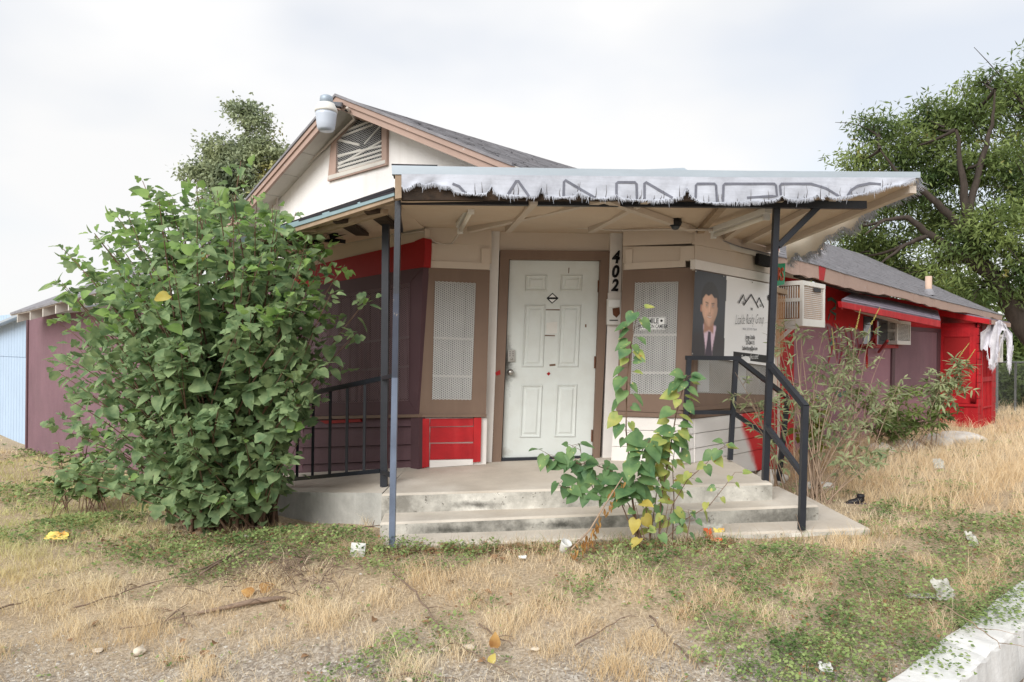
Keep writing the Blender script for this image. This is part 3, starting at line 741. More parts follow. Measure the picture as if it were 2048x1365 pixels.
# charred stub of a board and a rusty window cage near the block's end
fp(FR, [(1518, 507), (1542, 513), (1542, 535), (1517, 529)], .03, .07, 'board_stub', M['char'], store, label='charred stub of a board')
cage = fp(FR, [(1552, 574), (1575, 580), (1575, 590), (1552, 584)], -.1, .06, 'cage_cap', M['rawwood'], store)
diamond(FR, [(1556, 590), (1571, 594), (1566, 712), (1549, 716)], .05, .03, .014, .005, 'cage_mesh', M['expanded_rust'], cage)

# --- gable wall over the splayed corner, roof, rake boards
OV = 0.27
AT, AZ = FL.tz(672, 192, OV + .03); RS = 0.462   #          # roof pitch, ridge position along the facade, ridge height
def roof_z(t): return AZ - RS * abs(t - AT)
mb = MB()
pts = [(-1.55, 2.93), (.0, 2.93), (.0, 2.55), (3.75, 2.55), (3.75, roof_z(3.75) - .05), (AT, AZ - .06), (-1.55, roof_z(-1.55) - .06)]
fr_ = [FL.pt(t, z, 0) for t, z in pts]
mb.prism(fr_, [p - FL.n * .12 for p in fr_]); mb.build('gable_wall', M['stucco'], store, label='white stucco gable wall')
mb = MB()   # plum wall below, hidden for the most part by the shrub
pts = [(1.95, -.5), (4.1, -.6), (4.1, 2.55), (1.95, 2.55)]
fr_ = [FL.pt(t, z, .005) for t, z in pts]
mb.prism(fr_, [p - FL.n * .12 for p in fr_]); mb.build('wall', M['plum_stucco'], store)

def V3(x, y, z): return Vector((x, y, z))
A0 = FL.pt(AT, AZ, OV); dRv = Vector((dR[0], dR[1], 0))
A1 = A0 + dRv * 14.9
ev = [(1480, 495), (1554, 513), (1600, 522), (1637, 531), (1690, 548), (1735, 561), (1780, 573), (1828, 587), (1870, 598), (1920, 610), (1965, 621), (2005, 631)]
low = [FL.pt(-1.42, roof_z(-1.42), OV)] + [FE.hit(u, v, .0) for u, v in ev]
ra = [0.0]
for a, b in zip(low[:-1], low[1:]): ra.append(ra[-1] + (b - a).length)
ra = [x / ra[-1] for x in ra]
top = [A0.lerp(A1, x) for x in ra]
lowL = [p_ for p_ in [FL.pt(3.95, roof_z(3.95), OV) + dRv * 14.9 * x for x in ra]]
def roof_slab(topl, lowl, name, mat, th=.05):
    mb = MB(); n = len(topl); dn = Vector((0, 0, -th))
    for i in range(n - 1):
        mb.poly([topl[i], topl[i + 1], lowl[i + 1], lowl[i]]); mb.poly([topl[i] + dn, lowl[i] + dn, lowl[i + 1] + dn, topl[i + 1] + dn], 1)
        mb.poly([lowl[i], lowl[i + 1], lowl[i + 1] + dn, lowl[i] + dn], 1)
    for i in (0, n - 1): mb.poly([topl[i], lowl[i], lowl[i] + dn, topl[i] + dn], 1)
    return mb.build(name, mat, store)
rf = roof_slab(top, low, 'roof', [M['shingle'], M['soffit']])
rf2 = roof_slab(top, lowL, 'roof', [M['shingle'], M['soffit']])
# shingle tabs laid in courses on the visible slope
V = []; Fq = []; NC = 19
def roof_pt(a, s):  # a along (0..1), s from ridge (0) to eave (1)
    k = min(max(np.searchsorted(ra, a) - 1, 0), len(ra) - 2); f = (a - ra[k]) / (ra[k + 1] - ra[k])
    p = top[k].lerp(top[k + 1], f); q = low[k].lerp(low[k + 1], f); return p.lerp(q, s)
nrm = (A1 - A0).cross(low[3] - top[3]).normalized()
if nrm.z < 0: nrm = -nrm
for c in range(NC):
    s0, s1 = c / NC, (c + 1.18) / NC
    nt = 46; ph = rnd.random() / nt
    for k in range(nt):
        a0 = max(0, min(1, k / nt + ph - .5 / nt)); a1 = max(0, min(1, (k + .955) / nt + ph - .5 / nt))
        if a1 - a0 < 1e-3: continue
        s1b = min(1.006, s1 + rnd.uniform(-.006, .006)); h = .006 + rnd.uniform(0, .004)
        p = [roof_pt(a0, s0) + nrm * .002, roof_pt(a1, s0) + nrm * .002, roof_pt(a1, s1b) + nrm * h, roof_pt(a0, s1b) + nrm * h]
        lo_ = [roof_pt(a0, s1b), roof_pt(a1, s1b)]
        b = len(V); V += [tuple(x) for x in p + lo_]
        Fq += [(b, b + 1, b + 2, b + 3), (b + 3, b + 2, b + 5, b + 4)]
sh = stuff(arr_mesh('shingles', V, Fq, M['shingle'], 4, rf))
# rake boards in two steps, both sides
for sgn, t_end, par in ((-1, -1.42, rf), (1, 3.95, rf2)):
    for (z0, z1, oo, mt) in ((.020, -.006, OV + .045, M['shingle']), (-.008, -.06, OV + .030, M['tan_trim']), (-.06, -.125, OV + .012, M['tan_trim'])):
        f_ = [FL.pt(AT, AZ + z0, oo), FL.pt(t_end, roof_z(t_end) + z0, oo), FL.pt(t_end, roof_z(t_end) + z1, oo), FL.pt(AT, AZ + z1, oo)]
        MB().prism(f_, [p - FL.n * .03 for p in f_]).build('rake_board', mt, par)
# soffit boards under the rake overhang
for sgn, t_end, par in ((-1, -1.42, rf), (1, 3.95, rf2)):
    n = 8
    for k in range(n):
        t0 = AT + (t_end - AT) * (k + .012) / n; t1 = AT + (t_end - AT) * (k + .988) / n
        f_ = [FL.pt(t0, roof_z(t0) - .052, .0), FL.pt(t1, roof_z(t1) - .052, .0), FL.pt(t1, roof_z(t1) - .052, OV), FL.pt(t0, roof_z(t0) - .052, OV)]
        MB().prism(f_, [p - Vector((0, 0, .018)) for p in f_]).build('soffit_board', M['soffit'], par)
# eaves fascia with red patches, ragged lower edge
M['fascia'] = mk_split('tan_fascia_with_red_spray', (206, 172, 148), (196, 84, 74), (.7071, .7071, 0), 99, 1, .2)
botv = [(1480, 525), (1554, 541), (1600, 550), (1637, 558), (1690, 576), (1735, 584), (1780, 592), (1828, 604), (1870, 614), (1920, 625), (1965, 633), (2005, 640)]
for i in range(1, len(ev) - 1):
    uL, uR = ev[i], ev[i + 1]
    nb = [(botv[i + 1][0], botv[i + 1][1])]
    for k in range(3):
        f = 1 - (k + 1) / 4; x = lerp2(botv[i], botv[i + 1], f); nb.append((x[0], x[1] + rnd.uniform(-2, 2.5)))
    nb.append(botv[i])
    mt = M['tan_trim'] if i not in (3,) else M['red']
    fp(FE, [(uL[0], uL[1] + 1), (uR[0] - .6, uR[1] + 1)] + [(p[0] - (.6 if j == 0 else 0), p[1]) for j, p in enumerate(nb)], -.03, .006, 'fascia_board', M['tan_trim'], rf)
fp(FE, [(1638, 532), (1652, 536), (1648, 562), (1639, 560)], .0, .009, 'paint_smear', M['red'], rf)
# ragged timber under the eave
for i in range(2, 6):
    a, b = botv[i], botv[i + 1]
    fp(FE, [(a[0], a[1] - 2), (b[0], b[1] - 2), (b[0], b[1] + 3), lerp2(a, b, .6) and (lerp2(a, b, .6)[0], lerp2(a, b, .6)[1] + rnd.uniform(3, 8)), (a[0], a[1] + 4)], -.12, -.04, 'rotten_edge', M['rot'], rf)
# roof vent pipes
for u, v0, v1, Yp in ((1632, 486, 508, 9.6), (1642, 485, 500, 10.6), (1857, 553, 577, 15.2)):
    p0 = onplane(u, v1 + 2, A0, nrm); p1 = at(u + .3, v0, p0.y)
    o = MB().tube([p0 - Vector((0, 0, .25)), p1], .042 if Yp < 12 else .055, 10).build('vent_pipe', M['pipe'], rf, smooth=True)
    MB().lathe(p0 + Vector((0, 0, -.05)), [(.11, -.06), (.08, .02), (.05, .06)], 12).build('flashing', M['shingle'], o)

# --- gable vent: frame, broken slats, chicken wire
vo = [(655, 363), (773, 330), (773, 256), (711, 232), (662, 285)]; vi = [(671, 347), (763, 321), (763, 252), (712, 238), (673, 282)]
mb = MB()
for i in range(5):
    j = (i + 1) % 5; mb.fpoly(FL, [vo[i], vo[j], vi[j], vi[i]], -.02, .030 + .002 * (i % 2))
vent = mb.build('gable_vent', M['tan_trim'], store, label='broken louvred vent with wire mesh in the gable')
fp(FL, [(669, 350), (766, 322), (766, 250), (711, 234), (670, 280)], -.01, .004, 'vent_backing', M['void'], vent)
sl = [((676, 342), (763, 317), 4), ((675, 335), (763, 309), 4), ((676, 327), (763, 300), 4), ((675, 312), (763, 292), 4), ((677, 330), (763, 282), 3.5), ((676, 314), (720, 300), 4), ((676, 280), (718, 290), 5), ((728, 288), (762, 250), 3), ((680, 274), (745, 250), 3.5), ((690, 262), (740, 243), 4), ((678, 345), (763, 322), 4)]
for a, b, w in sl:
    MB().fpoly(FL, [(a[0], a[1] - w / 2), (b[0], b[1] - w / 2), (b[0], b[1] + w / 2), (a[0], a[1] + w / 2)], .006, .016 + rnd.uniform(0, .004)).build('slat', M['soffit'], vent)
# wire netting clipped to the opening
mbw = MB()
def inside(p, poly):
    c = False
    for i in range(len(poly)):
        (x1, y1), (x2, y2) = poly[i], poly[i - 1]
        if (y1 > p[1]) != (y2 > p[1]) and p[0] < (x2 - x1) * (p[1] - y1) / (y2 - y1) + x1: c = not c
    return c
for k in range(-40, 60):
    for sg in (-1, 1):
        seg = []
        for i in range(60):
            x = 660 + i * 2.2; y = 300 + sg * (x - 716) * .8 - (x - 716) * .28 + k * 4.4
            ok = inside((x, y), vi)
            if ok: seg.append(FL.hit(x, y, .028))
            if (not ok or i == 59) and len(seg) > 1:
                mbw.ribbon([seg[0], seg[-1]], .0022, FL.n); seg = []
            elif not ok: seg = []
mbw.build('wire_mesh', M['expanded'], vent, fix=False)
fp(FL, [(656, 352), (770, 320), (770, 327), (657, 360)], .02, .034, 'peeling_sill', M['soffit'], vent)

# ------------------------------------------------------------------ canopy over the splayed corner
canopy = thing('porch_canopy', 'flat corner canopy with galvanised edge, peeling cream ceiling and dark rotten fascia', 'canopy', (1.0, 5.5, 2.7))
fa, fb = at(783, 333, 5.0), at(1840, 346, 5.5)
FF = Frame((fa.x, fa.y), (fb.x - fa.x, fb.y - fa.y))
fp(FF, [(783, 331), (1120, 337), (1500, 342), (1841, 344), (1841, 356), (1500, 356), (1120, 352), (784, 349)], -.03, .02, 'flashing', M['galv'], canopy)
fp(FF, [(783, 328), (875, 330), (875, 334), (783, 333)], -.35, .015, 'roofing_felt', M['felt'], canopy)
fp(FF, [(1290, 339), (1368, 336), (1376, 341), (1300, 343)], -.3, -.02, 'lifted_flashing', M['galv'], canopy)
fp(FF, [(790, 350), (803, 350), (803, 396), (790, 398)], -.06, .012, 'fascia_end', M['rawwood'], canopy)
fp(FF, [(803, 350), (1100, 352), (1700, 357), (1700, 384), (1560, 402), (803, 400)], -.05, -.005, 'fascia_board', M['rot'], canopy)
beam0, beam1 = at(800, 400.5, 5.16), at(1730, 411, 5.72)
MB().bar(beam0, beam1, .05, .062).build('front_beam', M['steel_black'], canopy)
# ceiling sheets
P1, P2 = at(795, 404, 5.10), at(1826, 372, 5.52)
Dz = V3(D_[0], D_[1], 2.845); Az = V3(A_[0], A_[1], 2.83)
P3 = FR.hit(1534, 494, .0)
bk0, bk1 = V3(-1.2, 7.4, 2.86), V3(2.2, 7.6, 2.87)
def sheet(tris, name, mat, parent, th=.02):
    mb = MB(); up = Vector((0, 0, th))
    for t in tris: mb.prism(t, [p + up for p in t])
    return mb.build(name, mat, parent)
E1c = FL.pt(0, 2.83, 0)
sheet([[P1, P2, Dz], [P1, Dz, Az], [Az, Dz, bk1, bk0], [P2, P3, Dz]], 'ceiling', M['cream_ceiling'], canopy)
# canopy roof deck above
up = Vector((0, 0, .10))
sheet([[P1 + V3(0, -.06, .2), P2 + V3(.0, .03, .04), P3 + up, Dz + V3(0, 0, .22)], [P1 + V3(0, -.06, .2), Dz + V3(0, 0, .22), Az + V3(0, 0, .2)]], 'roof_deck', M['felt'], canopy)
# battens and joists under the ceiling
crn = at(1195, 421, 5.45)
def bt(p, q, w=.055, h=.05, mat='cream', dz=.028): MB().bar(p - Vector((0, 0, dz)), q - Vector((0, 0, dz)), w, h).build('batten', M[mat], canopy)
bt(Az.lerp(Dz, .18) - V3(0, .02, 0), P1.lerp(P2, .384), .06)
bt(P1.lerp(P2, .384), Dz - V3(.04, .04, 0), .06)
bt(P1.lerp(P2, .25), Az.lerp(Dz, .32))
bt(P1.lerp(P2, .47), Az.lerp(Dz, .62))
bt(FR.pt(.05, 2.845, .02), P1.lerp(P2, .63), .06, .05, 'rawwood')
bt(FR.pt(.55, 2.845, .02), P1.lerp(P2, .74), .06)
bt(FR.pt(.95, 2.845, .02), P1.lerp(P2, .86), .06, .05, 'cream')
bt(P3 + V3(0, 0, .0), P2, .06, .06, 'cream')
# --- part of the canopy that runs along the left facade
cl = at(788, 385, 5.08)
FCL = Frame((cl.x, cl.y), dL)
fp(FCL, [(788, 383), (480, 477), (480, 488), (788, 392)], -.03, .012, 'drip_edge', M['drip'], canopy)
fp(FCL, [(787, 392), (480, 488), (480, 499), (787, 401)], -.05, .0, 'fascia_board', M['rawwood'], canopy)
for a0, a1 in ((.0, .22), (.24, .42), (.47, .62)):
    p = lerp2((788, 381), (480, 475), a0); q = lerp2((788, 381), (480, 475), a1)
    fp(FCL, [p, q, (q[0], q[1] + 4), (p[0], p[1] + 4)], -.25, .016, 'shingle_strip', M['felt'], canopy)
e0, e1 = FCL.hit(787, 399, -.02), FCL.hit(480, 496, -.02)
w0, w1 = FL.hit(848, 457, .02), FL.hit(560, 513, .02)
sheet([[e0, e1, w1, w0]], 'ceiling', M['cream_ceiling'], canopy, .015)
sheet([[e0 + V3(0, 0, .07), e1 + V3(0, 0, .07), w1 + V3(0, 0, .1), w0 + V3(0, 0, .1)]], 'roof_deck', M['felt'], canopy)
for k, (f, mt) in enumerate(((.12, 'rot'), (.3, 'rot'), (.5, 'rawwood'), (.68, 'rot'))):
    p, q = e0.lerp(e1, f), w0.lerp(w1, f)
    MB().bar(p.lerp(q, .04) - V3(0, 0, .025), p.lerp(q, .62) - V3(0, 0, .03), .12, .03).build('ceiling_plank', M[mt], canopy)
pp, pq = e0.lerp(e1, .06), e0.lerp(e1, .85)
MB().bar(pp + (w0 - e0) * .10 - V3(0, 0, .04), pq + (w1 - e1) * .10 - V3(0, 0, .04), .05, .04).build('batten', M['rawwood'], canopy)
for (a, b, w) in (((628, 485), (672, 470), .05), ((620, 478), (686, 483), .06), ((632, 488), (652, 506), .018), ((640, 480), (730, 452), .05), ((612, 470), (622, 495), .03)):
    MB().bar(at(*a, 6.7), at(*b, 6.4), w, .035).build('charred_plank', M['char'], canopy)
# steel: beam over the ramp, brace
PB = at(772, 436, 5.96)
bz0 = at(770, 430, 5.96); bz1 = bz0 + Vector((dL[0], dL[1], 0)) * 2.3 + V3(0, 0, -.07)
MB().bar(bz0, bz1, .05, .055).build('side_beam', M['steel_black'], canopy)
MB().bar(bz0, at(791, 393, 5.16), .05, .05).build('brace', M['steel_black'], canopy)
MB().bar(at(1635, 415, 5.66), at(1556, 493, 5.65), .045, .045).build('brace', M['steel_black'], canopy)
MB().bar(at(792, 394, 5.1), at(803, 462, 5.9), .03, .03).build('brace', M['steel_black'], canopy)

def sqpost(px0, Y0, px1, Y1, w, name, mats, splits=None):
    p0, p1 = at(*px0, Y0), at(*px1, Y1)
    mb = MB()
    if not splits: mb.bar(p1, p0, w)
    else:
        fs = [0] + splits + [1]
        for i in range(len(fs) - 1): mb.bar(p0.lerp(p1, fs[i]), p0.lerp(p1, fs[i + 1]), w, mi=i)
    return mb.build(name, mats)
# the front left post is painted in three worn lengths
tag(sqpost((796.5, 394), 5.12, (784, 1094), 5.06, .042, 'canopy_post', [M['steel_black'], M['steel_mid'], M['steel_blue']], [.28, .52]),
    'thin steel post, chipped black above and pale blue below, in front of the steps', 'post', 'canopy posts')
tag(sqpost((772, 432), 5.96, (768, 973), 5.94, .058, 'canopy_post', M['steel_black']), 'black steel post at the porch corner beside the ramp railing', 'post', 'canopy posts')
tag(sqpost((1553, 412), 5.63, (1530, 962), 5.76, .047, 'canopy_post', M['steel_black']), 'black steel post with diagonal brace above the front handrail', 'post', 'canopy posts')

# --- torn white awning fabric with fringe and faded letters
awn = thing('awning_fabric', 'torn white fabric valance with frayed scalloped edge and faded outline letters', 'awning', (1.0, 5.2, 2.8))
bot = [(803, 372), (812, 378), (822, 372), (836, 364), (850, 371), (866, 365), (884, 372), (900, 373), (908, 382), (930, 387), (950, 389), (972, 387), (980, 378), (983, 371), (987, 380), (1000, 388), (1030, 391), (1060, 394), (1075, 392), (1082, 376), (1084, 376), (1092, 391), (1120, 395), (1150, 392), (1158, 382), (1166, 390), (1190, 397), (1215, 396), (1233, 390), (1245, 397), (1275, 400), (1310, 400), (1345, 398), (1366, 392), (1375, 374), (1383, 392), (1400, 404), (1430, 406), (1480, 404), (1520, 402), (1545, 401), (1558, 397), (1564, 391), (1575, 398), (1600, 399), (1626, 395), (1634, 390), (1646, 399), (1652, 390), (1664, 396), (1690, 393), (1725, 388), (1750, 380), (1775, 372), (1800, 370), (1822, 362), (1832, 358)]
bu = [p[0] for p in bot]; bv = [p[1] for p in bot]
us = sorted(set(list(np.arange(803, 1832, 5.0)) + bu))
mb = MB(); rowsn = 5
def fab_off(u, f): return .024 + .008 * math.sin(u * .043) * f + .006 * math.sin(u * .11 + 4 * f) * f
def topv(u): return np.interp(u, [783, 1120, 1500, 1841], [348, 351.5, 355, 355.5])
for u in us:
    vb = np.interp(u, bu, bv); vt = topv(u)
    for k in range(rowsn):
        f = k / (rowsn - 1)
        off = fab_off(u, f)
        mb.v.append(tuple(FF.hit(u, vt + (max(vb, vt + 1) - vt) * f, off)))
for i in range(len(us) - 1):
    for k in range(rowsn - 1):
        a = i * rowsn + k; mb.f.append((a, a + 1, a + rowsn + 1, a + rowsn)); mb.m.append(0)
mb.build('valance', M['vinyl'], awn, smooth=True, fix=False)
mb = MB()
for k in range(2600):
    u = rnd.uniform(803, 1830); vb = np.interp(u, bu, bv)
    off = .026 + rnd.uniform(-.006, .012); ln = rnd.uniform(1.5, 8.5) * (.45 + .75 * abs(math.sin(u * .031 + 1.3 * math.sin(u * .011)))) * (1 if rnd.random() < .96 else 1.9)
    du = rnd.uniform(-2, 2) - 2.0 * math.sin(u * .06)
    mb.ribbon([FF.hit(u, vb - 1, off), FF.hit(u + du * .4, vb + ln * .5, off + .004), FF.hit(u + du, vb + ln, off)], [.0045, .0035, .0012], FF.n)
stuff(mb.build('fringe', M['vinyl'], awn, fix=False))
mb = MB()      # tears running up from the frayed edge
for k in range(46):
    u = rnd.uniform(930, 1800); vb = np.interp(u, bu, bv); ht = rnd.uniform(5, 26)
    mb.ribbon([FF.hit(u + rnd.uniform(-1.5, 1.5), max(vb - ht * g, topv(u) + 3), fab_off(u, 1 - g * .5) + .003) for g in (0, .5, 1)], [.007 * rnd.uniform(.4, 1), .003, .001], FF.n)
stuff(mb.build('tears', M['rot'], awn, fix=False))
letters = [[(905, 368), (918, 373), (930, 386)], [(1016, 389), (1033, 362), (1036, 362), (1058, 393)], [(1127, 393), (1128, 364), (1131, 361), (1190, 396)],
           [(1233, 396), (1233, 367), (1236, 365), (1270, 365), (1273, 368), (1274, 398)], [(1289, 398), (1289, 367), (1292, 365), (1345, 396)],
           [(1391, 402), (1392, 371), (1395, 368), (1429, 368), (1432, 371), (1434, 404)], [(1446, 404), (1447, 371), (1450, 368), (1549, 368), (1552, 371), (1554, 392), (1494, 396)],
           [(1562, 391), (1560, 372), (1563, 368), (1622, 368), (1652, 377), (1678, 393)], [(1695, 392), (1702, 381), (1716, 372), (1740, 367), (1762, 369)]]
for l in letters:
    pts = []
    for a, b in zip(l[:-1], l[1:]):
        n = max(1, int(abs(b[0] - a[0]) // 8))
        for k in range(n): pts.append(lerp2(a, b, k / n))
    pts.append(l[-1])
    MB().ribbon([FF.hit(u, v, fab_off(u, min(1, (v - topv(u)) / max(6, np.interp(u, bu, bv) - topv(u)))) + .0035) for u, v in pts], .019, FF.n).build('faded_letter', M['faded_ink'], awn, fix=False)
# the side of the awning, stained tan, seen from within
sp0, sp1 = P2 + V3(.06, 0, 0), P3 + V3(.18, -.1, -.02)
FS = Frame((sp0.x, sp0.y), (sp1.x - sp0.x, sp1.y - sp0.y))
LS = (Vector((sp1.x, sp1.y, 0)) - Vector((sp0.x, sp0.y, 0))).length
mb = MB(); nS = 40
def side_z(f): return (sp0.z + .10) * (1 - f) + (sp1.z + .05) * f
def side_b(f): return side_z(f) - (.05 + .18 * min(1, f * 1.3) + .03 * math.sin(f * 19) + .02 * math.sin(f * 47))
for i in range(nS + 1):
    f = i / nS
    for k in range(4):
        z = side_z(f) + (side_b(f) - side_z(f)) * k / 3
        mb.v.append(tuple(FS.pt(f * LS, z, .01 * math.sin(f * 20 + k))))
for i in range(nS):
    for k in range(3):
        a = i * 4 + k; mb.f.append((a, a + 1, a + 5, a + 4)); mb.m.append(0)
mb.build('side_valance', M['vinyl_tan'], awn, smooth=True, fix=False)
mb = MB()
for k in range(700):
    f = rnd.random(); z = side_b(f) + .02; ln = rnd.uniform(.03, .10); dx = rnd.uniform(-.02, .06)
    o = rnd.uniform(-.01, .02)
    mb.ribbon([FS.pt(f * LS, z, o), FS.pt(f * LS - dx * .4, z - ln * .6, o - .01), FS.pt(f * LS - dx, z - ln, o - .05 * rnd.random())], [.007, .005, .0015], FS.n)
stuff(mb.build('fringe', M['vinyl'], awn, fix=False))

# --- fittings under the canopy
def fixture(p0, p1, label, w=.075):
    d = (p1 - p0).normalized(); c = (p0 + p1) / 2
    t = thing('fluorescent_fixture', label, 'light fitting', c, 'strip lights under the canopy')
    MB().bar(p0, p1, w, .045).build('housing', M['white_metal'], t, bevel=.004)
    dn = V3(0, 0, -.05)
    MB().tube([p0.lerp(p1, .06) + dn, p0.lerp(p1, .94) + dn], .019, 10).build('tube_lamp', M['tubelamp'], t, smooth=True)
    for f in (.03, .97):
        q = p0.lerp(p1, f); MB().bar(q + V3(0, 0, -.01), q + V3(0, 0, -.075), .05, .03).build('lamp_holder', M['white_metal'], t)
    return t
fixture(at(920, 452, 6.25), at(943, 408, 5.45), 'short unlit strip light left of the door under the canopy')
fixture(at(1424, 462, 6.42), at(1537, 421, 5.75), 'long unlit strip light under the canopy above the banner')
t = thing('dome_camera', 'small black dome camera on the canopy ceiling', 'camera', at(1351, 447, 6.2))
MB().lathe(at(1351, 443, 6.2), [(.05, .02), (.055, 0), (.055, -.015), (.048, -.04)], 18).build('mount', M['black'], t, smooth=True)
MB().lathe(at(1351, 452, 6.2), [(.04, .0), (.036, -.02), (.022, -.034), (.006, -.038)], 16).build('dome', M['glass'], t, smooth=True)
def pipe(name, pts, r, mat, label, cat='conduit', group=None):
    return tag(MB().tube(pts, r, 8).build(name, mat, smooth=True), label, cat, group)
pipe('conduit', [at(943, 441, 6.2), at(1070, 449, 6.6), at(1237, 461, 6.75), at(1330, 459, 6.5), at(1426, 460, 6.35)], .011, M['conduit'], 'thin painted conduit running along the canopy ceiling above the door')
pipe('cable', [FL.hit(790, 470, .03), FL.hit(846, 463, .03), FA.hit(858, 474, .03), FA.hit(872, 485, .04), FA.hit(888, 489, .04), FA.hit(903, 488, .04), at(914, 474, 6.4), at(923, 455, 6.25)], .008, M['conduit'], 'loose pale cable looping to the strip light', 'cable')
pipe('gable_conduit', [FL.hit(694, 216, .34), FL.hit(706, 232, .2), FL.hit(709, 239, .10), FL.hit(700, 247, .06), FL.hit(650, 296, .035), FL.hit(566, 374, .035), FL.hit(557, 386, .035), FL.hit(554, 402, .035), FL.hit(553, 470, .035)], .014, M['conduit'], 'painted conduit running down the gable under the rake')

# --- dusk-to-dawn yard light on the gable peak
yc = at(652, 262, 6.42)
def rz(v): return (262 - v) / F * 6.42
yl = thing('yard_light', 'grey dusk-to-dawn yard light with frosted lens at the gable peak', 'lamp', yc)
MB().lathe(yc, [(.066, rz(262)), (.078, rz(258)), (.086, rz(248)), (.094, rz(232)), (.098, rz(224))], 28).build('lens', M['lens'], yl, smooth=True)
MB().lathe(yc, [(.101, rz(226)), (.103, rz(222)), (.098, rz(219)), (.075, rz(208)), (.060, rz(207))], 28).build('reflector', M['white_metal'], yl, smooth=True)
MB().lathe(yc, [(.060, rz(209)), (.058, rz(198)), (.054, rz(194)), (.04, rz(192)), (.01, rz(191.5))], 24).build('photocell_cap', M['lamp_grey'], yl, smooth=True)
MB().bar(yc + V3(.04, 0, rz(208)), FL.hit(680, 209, OV + .04), .05, .04).build('bracket', M['lamp_grey'], yl)
MB().tube([yc + V3(.08, .02, rz(212)), FL.hit(682, 216, OV - .06), FL.hit(694, 222, .3)], .012, 8).build('cable', M['black'], yl)

# ------------------------------------------------------------------ porch, steps, ramp
porch = thing('porch_steps', 'white-painted concrete porch with two mildewed steps and a worn base slab', 'steps', (.6, 5.4, .2))
def slab(plan, zb, name, mats, bev=.018):
    mb = MB(); topv_ = [Vector(p) for p in plan]; botv_ = [Vector((p[0], p[1], zb)) for p in plan]
    mb.prism(topv_, botv_, 0, 1)
    me_o = mb.build(name, mats, porch)
    bm = bmesh.new(); bm.from_mesh(me_o.data)
    ed = [e for e in bm.edges if all(v.co.z > zb + .02 for v in e.verts)]
    bmesh.ops.bevel(bm, geom=ed, offset=bev, segments=3, affect='EDGES', profile=.5)
    bm.to_mesh(me_o.data); bm.free(); return me_o
TL, TR = onz(763, 988, .50), onz(1545, 966, .62)
def pz(u, v, Y): return tuple(at(u, v, Y))
M['riser_top'] = mk('porch_edge_mildewed_paint', (222, 218, 208), 0.9, 0.06, 3, 0.5, 50, dirt=((96, 92, 84), 0.8, 2.6), streak=((130, 126, 116), 0.4), worn=((110, 106, 98), 0.60, 18), smudge=[(pz(950, 1010, 5.63), (.45, .4, .07), (84, 82, 76), .9), (pz(790, 1012, 5.63), (.12, .3, .12), (120, 116, 108), .7)])
M['riser_mid'] = mk('step_edge_black_mildew', (206, 202, 192), 0.9, 0.06, 3, 0.5, 50, dirt=((80, 78, 72), 0.92, 2.0), streak=((100, 98, 90), 0.5), worn=((120, 116, 108), 0.60, 18), smudge=[(pz(900, 1062, 5.35), (.55, .4, .085), (66, 65, 60), .95), (pz(1130, 1052, 5.37), (.5, .4, .08), (66, 65, 60), .95), (pz(1380, 1042, 5.4), (.4, .4, .06), (110, 106, 98), .7)])
slab([TL, TR, V3(TR.x, 6.93, .645), V3(1.9, 7.3, .65), V3(-.4, 7.3, .58), V3(A_[0] - .12, A_[1] + .12, .535)], -.2, 'porch_floor', [M['conc_top'], M['riser_top']])
ML, MR = onz(760, 1046, .335), onz(1637, 1010, .49)
slab([ML, MR, V3(MR.x - .04, 6.15, .50), V3(TL.x - .012, 6.15, .36)], -.2, 'step', [M['conc_top'], M['riser_mid']])
SL, SR = onz(762, 1092, .228), onz(1740, 1056, .37)
slab([SL, SR, V3(2.62, 6.2, .41), V3(SL.x + .02, 6.2, .3)], -.2, 'base_slab', [M['conc_top'], M['conc_riser']])
ramp = thing('ramp', 'sloping grey concrete ramp along the left facade behind the railing', 'ramp', (-2, 6.5, .2))
r0 = V3(TL.x - .004, TL.y + .05, .497); rin = V3(A_[0] - .115, A_[1] + .10, .531); dl = Vector((dL[0], dL[1], 0)); ni = -FL.n * 1.02
rl = 3.0
mb = MB(); tp = [r0, r0 + dl * rl + V3(0, 0, -.135 * rl), rin + dl * rl * .8 + V3(0, 0, -.15 * rl * .8), rin]
mb.prism(tp, [V3(p.x, p.y, -.6) for p in tp], 0, 1); mb.build('ramp_slab', [M['conc_top'], M['conc_side']], ramp)

# --- railings
def railing(name, label, loc): return thing(name, label, 'railing', loc, 'black steel railings')
rl_ = railing('ramp_railing', 'black steel railing with thin balusters beside the ramp, half hidden by the shrub', at(768, 960, 5.94))
FRL = Frame((at(768, 960, 5.94).x, 5.94), dL)
def rail3(fr, a, b, w, name, parent, mat='steel_black', h=None): return MB().bar(fr.hit(*a, 0), fr.hit(*b, 0), w, h).build(name, M[mat], parent)
ext = lambda a, b, u: (u, a[1] + (b[1] - a[1]) * (u - a[0]) / (b[0] - a[0]))
ta, tb = (766, 757), (651, 781); ba_, bb_ = (762, 942), (585, 959)
rail3(FRL, ta, ext(ta, tb, 470), .04, 'top_rail', rl_)
rail3(FRL, ba_, ext(ba_, bb_, 470), .035, 'bottom_rail', rl_)
for u in (728, 693, 659, 625, 594, 563, 533, 505):
    rail3(FRL, (u + 2, ext(ta, tb, u)[1] + 3), (u, ext(ba_, bb_, u)[1] - 2), .022, 'baluster', rl_)
MB().bar(FRL.hit(766, 757, 0), at(787, 752, 5.1), .03).build('link_bar', M['steel_black'], rl_)
MB().bar(FRL.hit(764, 944, 0), at(786, 952, 5.1), .03).build('link_bar', M['steel_black'], rl_)
hr = railing('back_handrail', 'black steel handrail running from the right corner window past the banner', at(1372, 920, 6.52))
y0, y1, y2 = 6.48, 6.60, 6.85
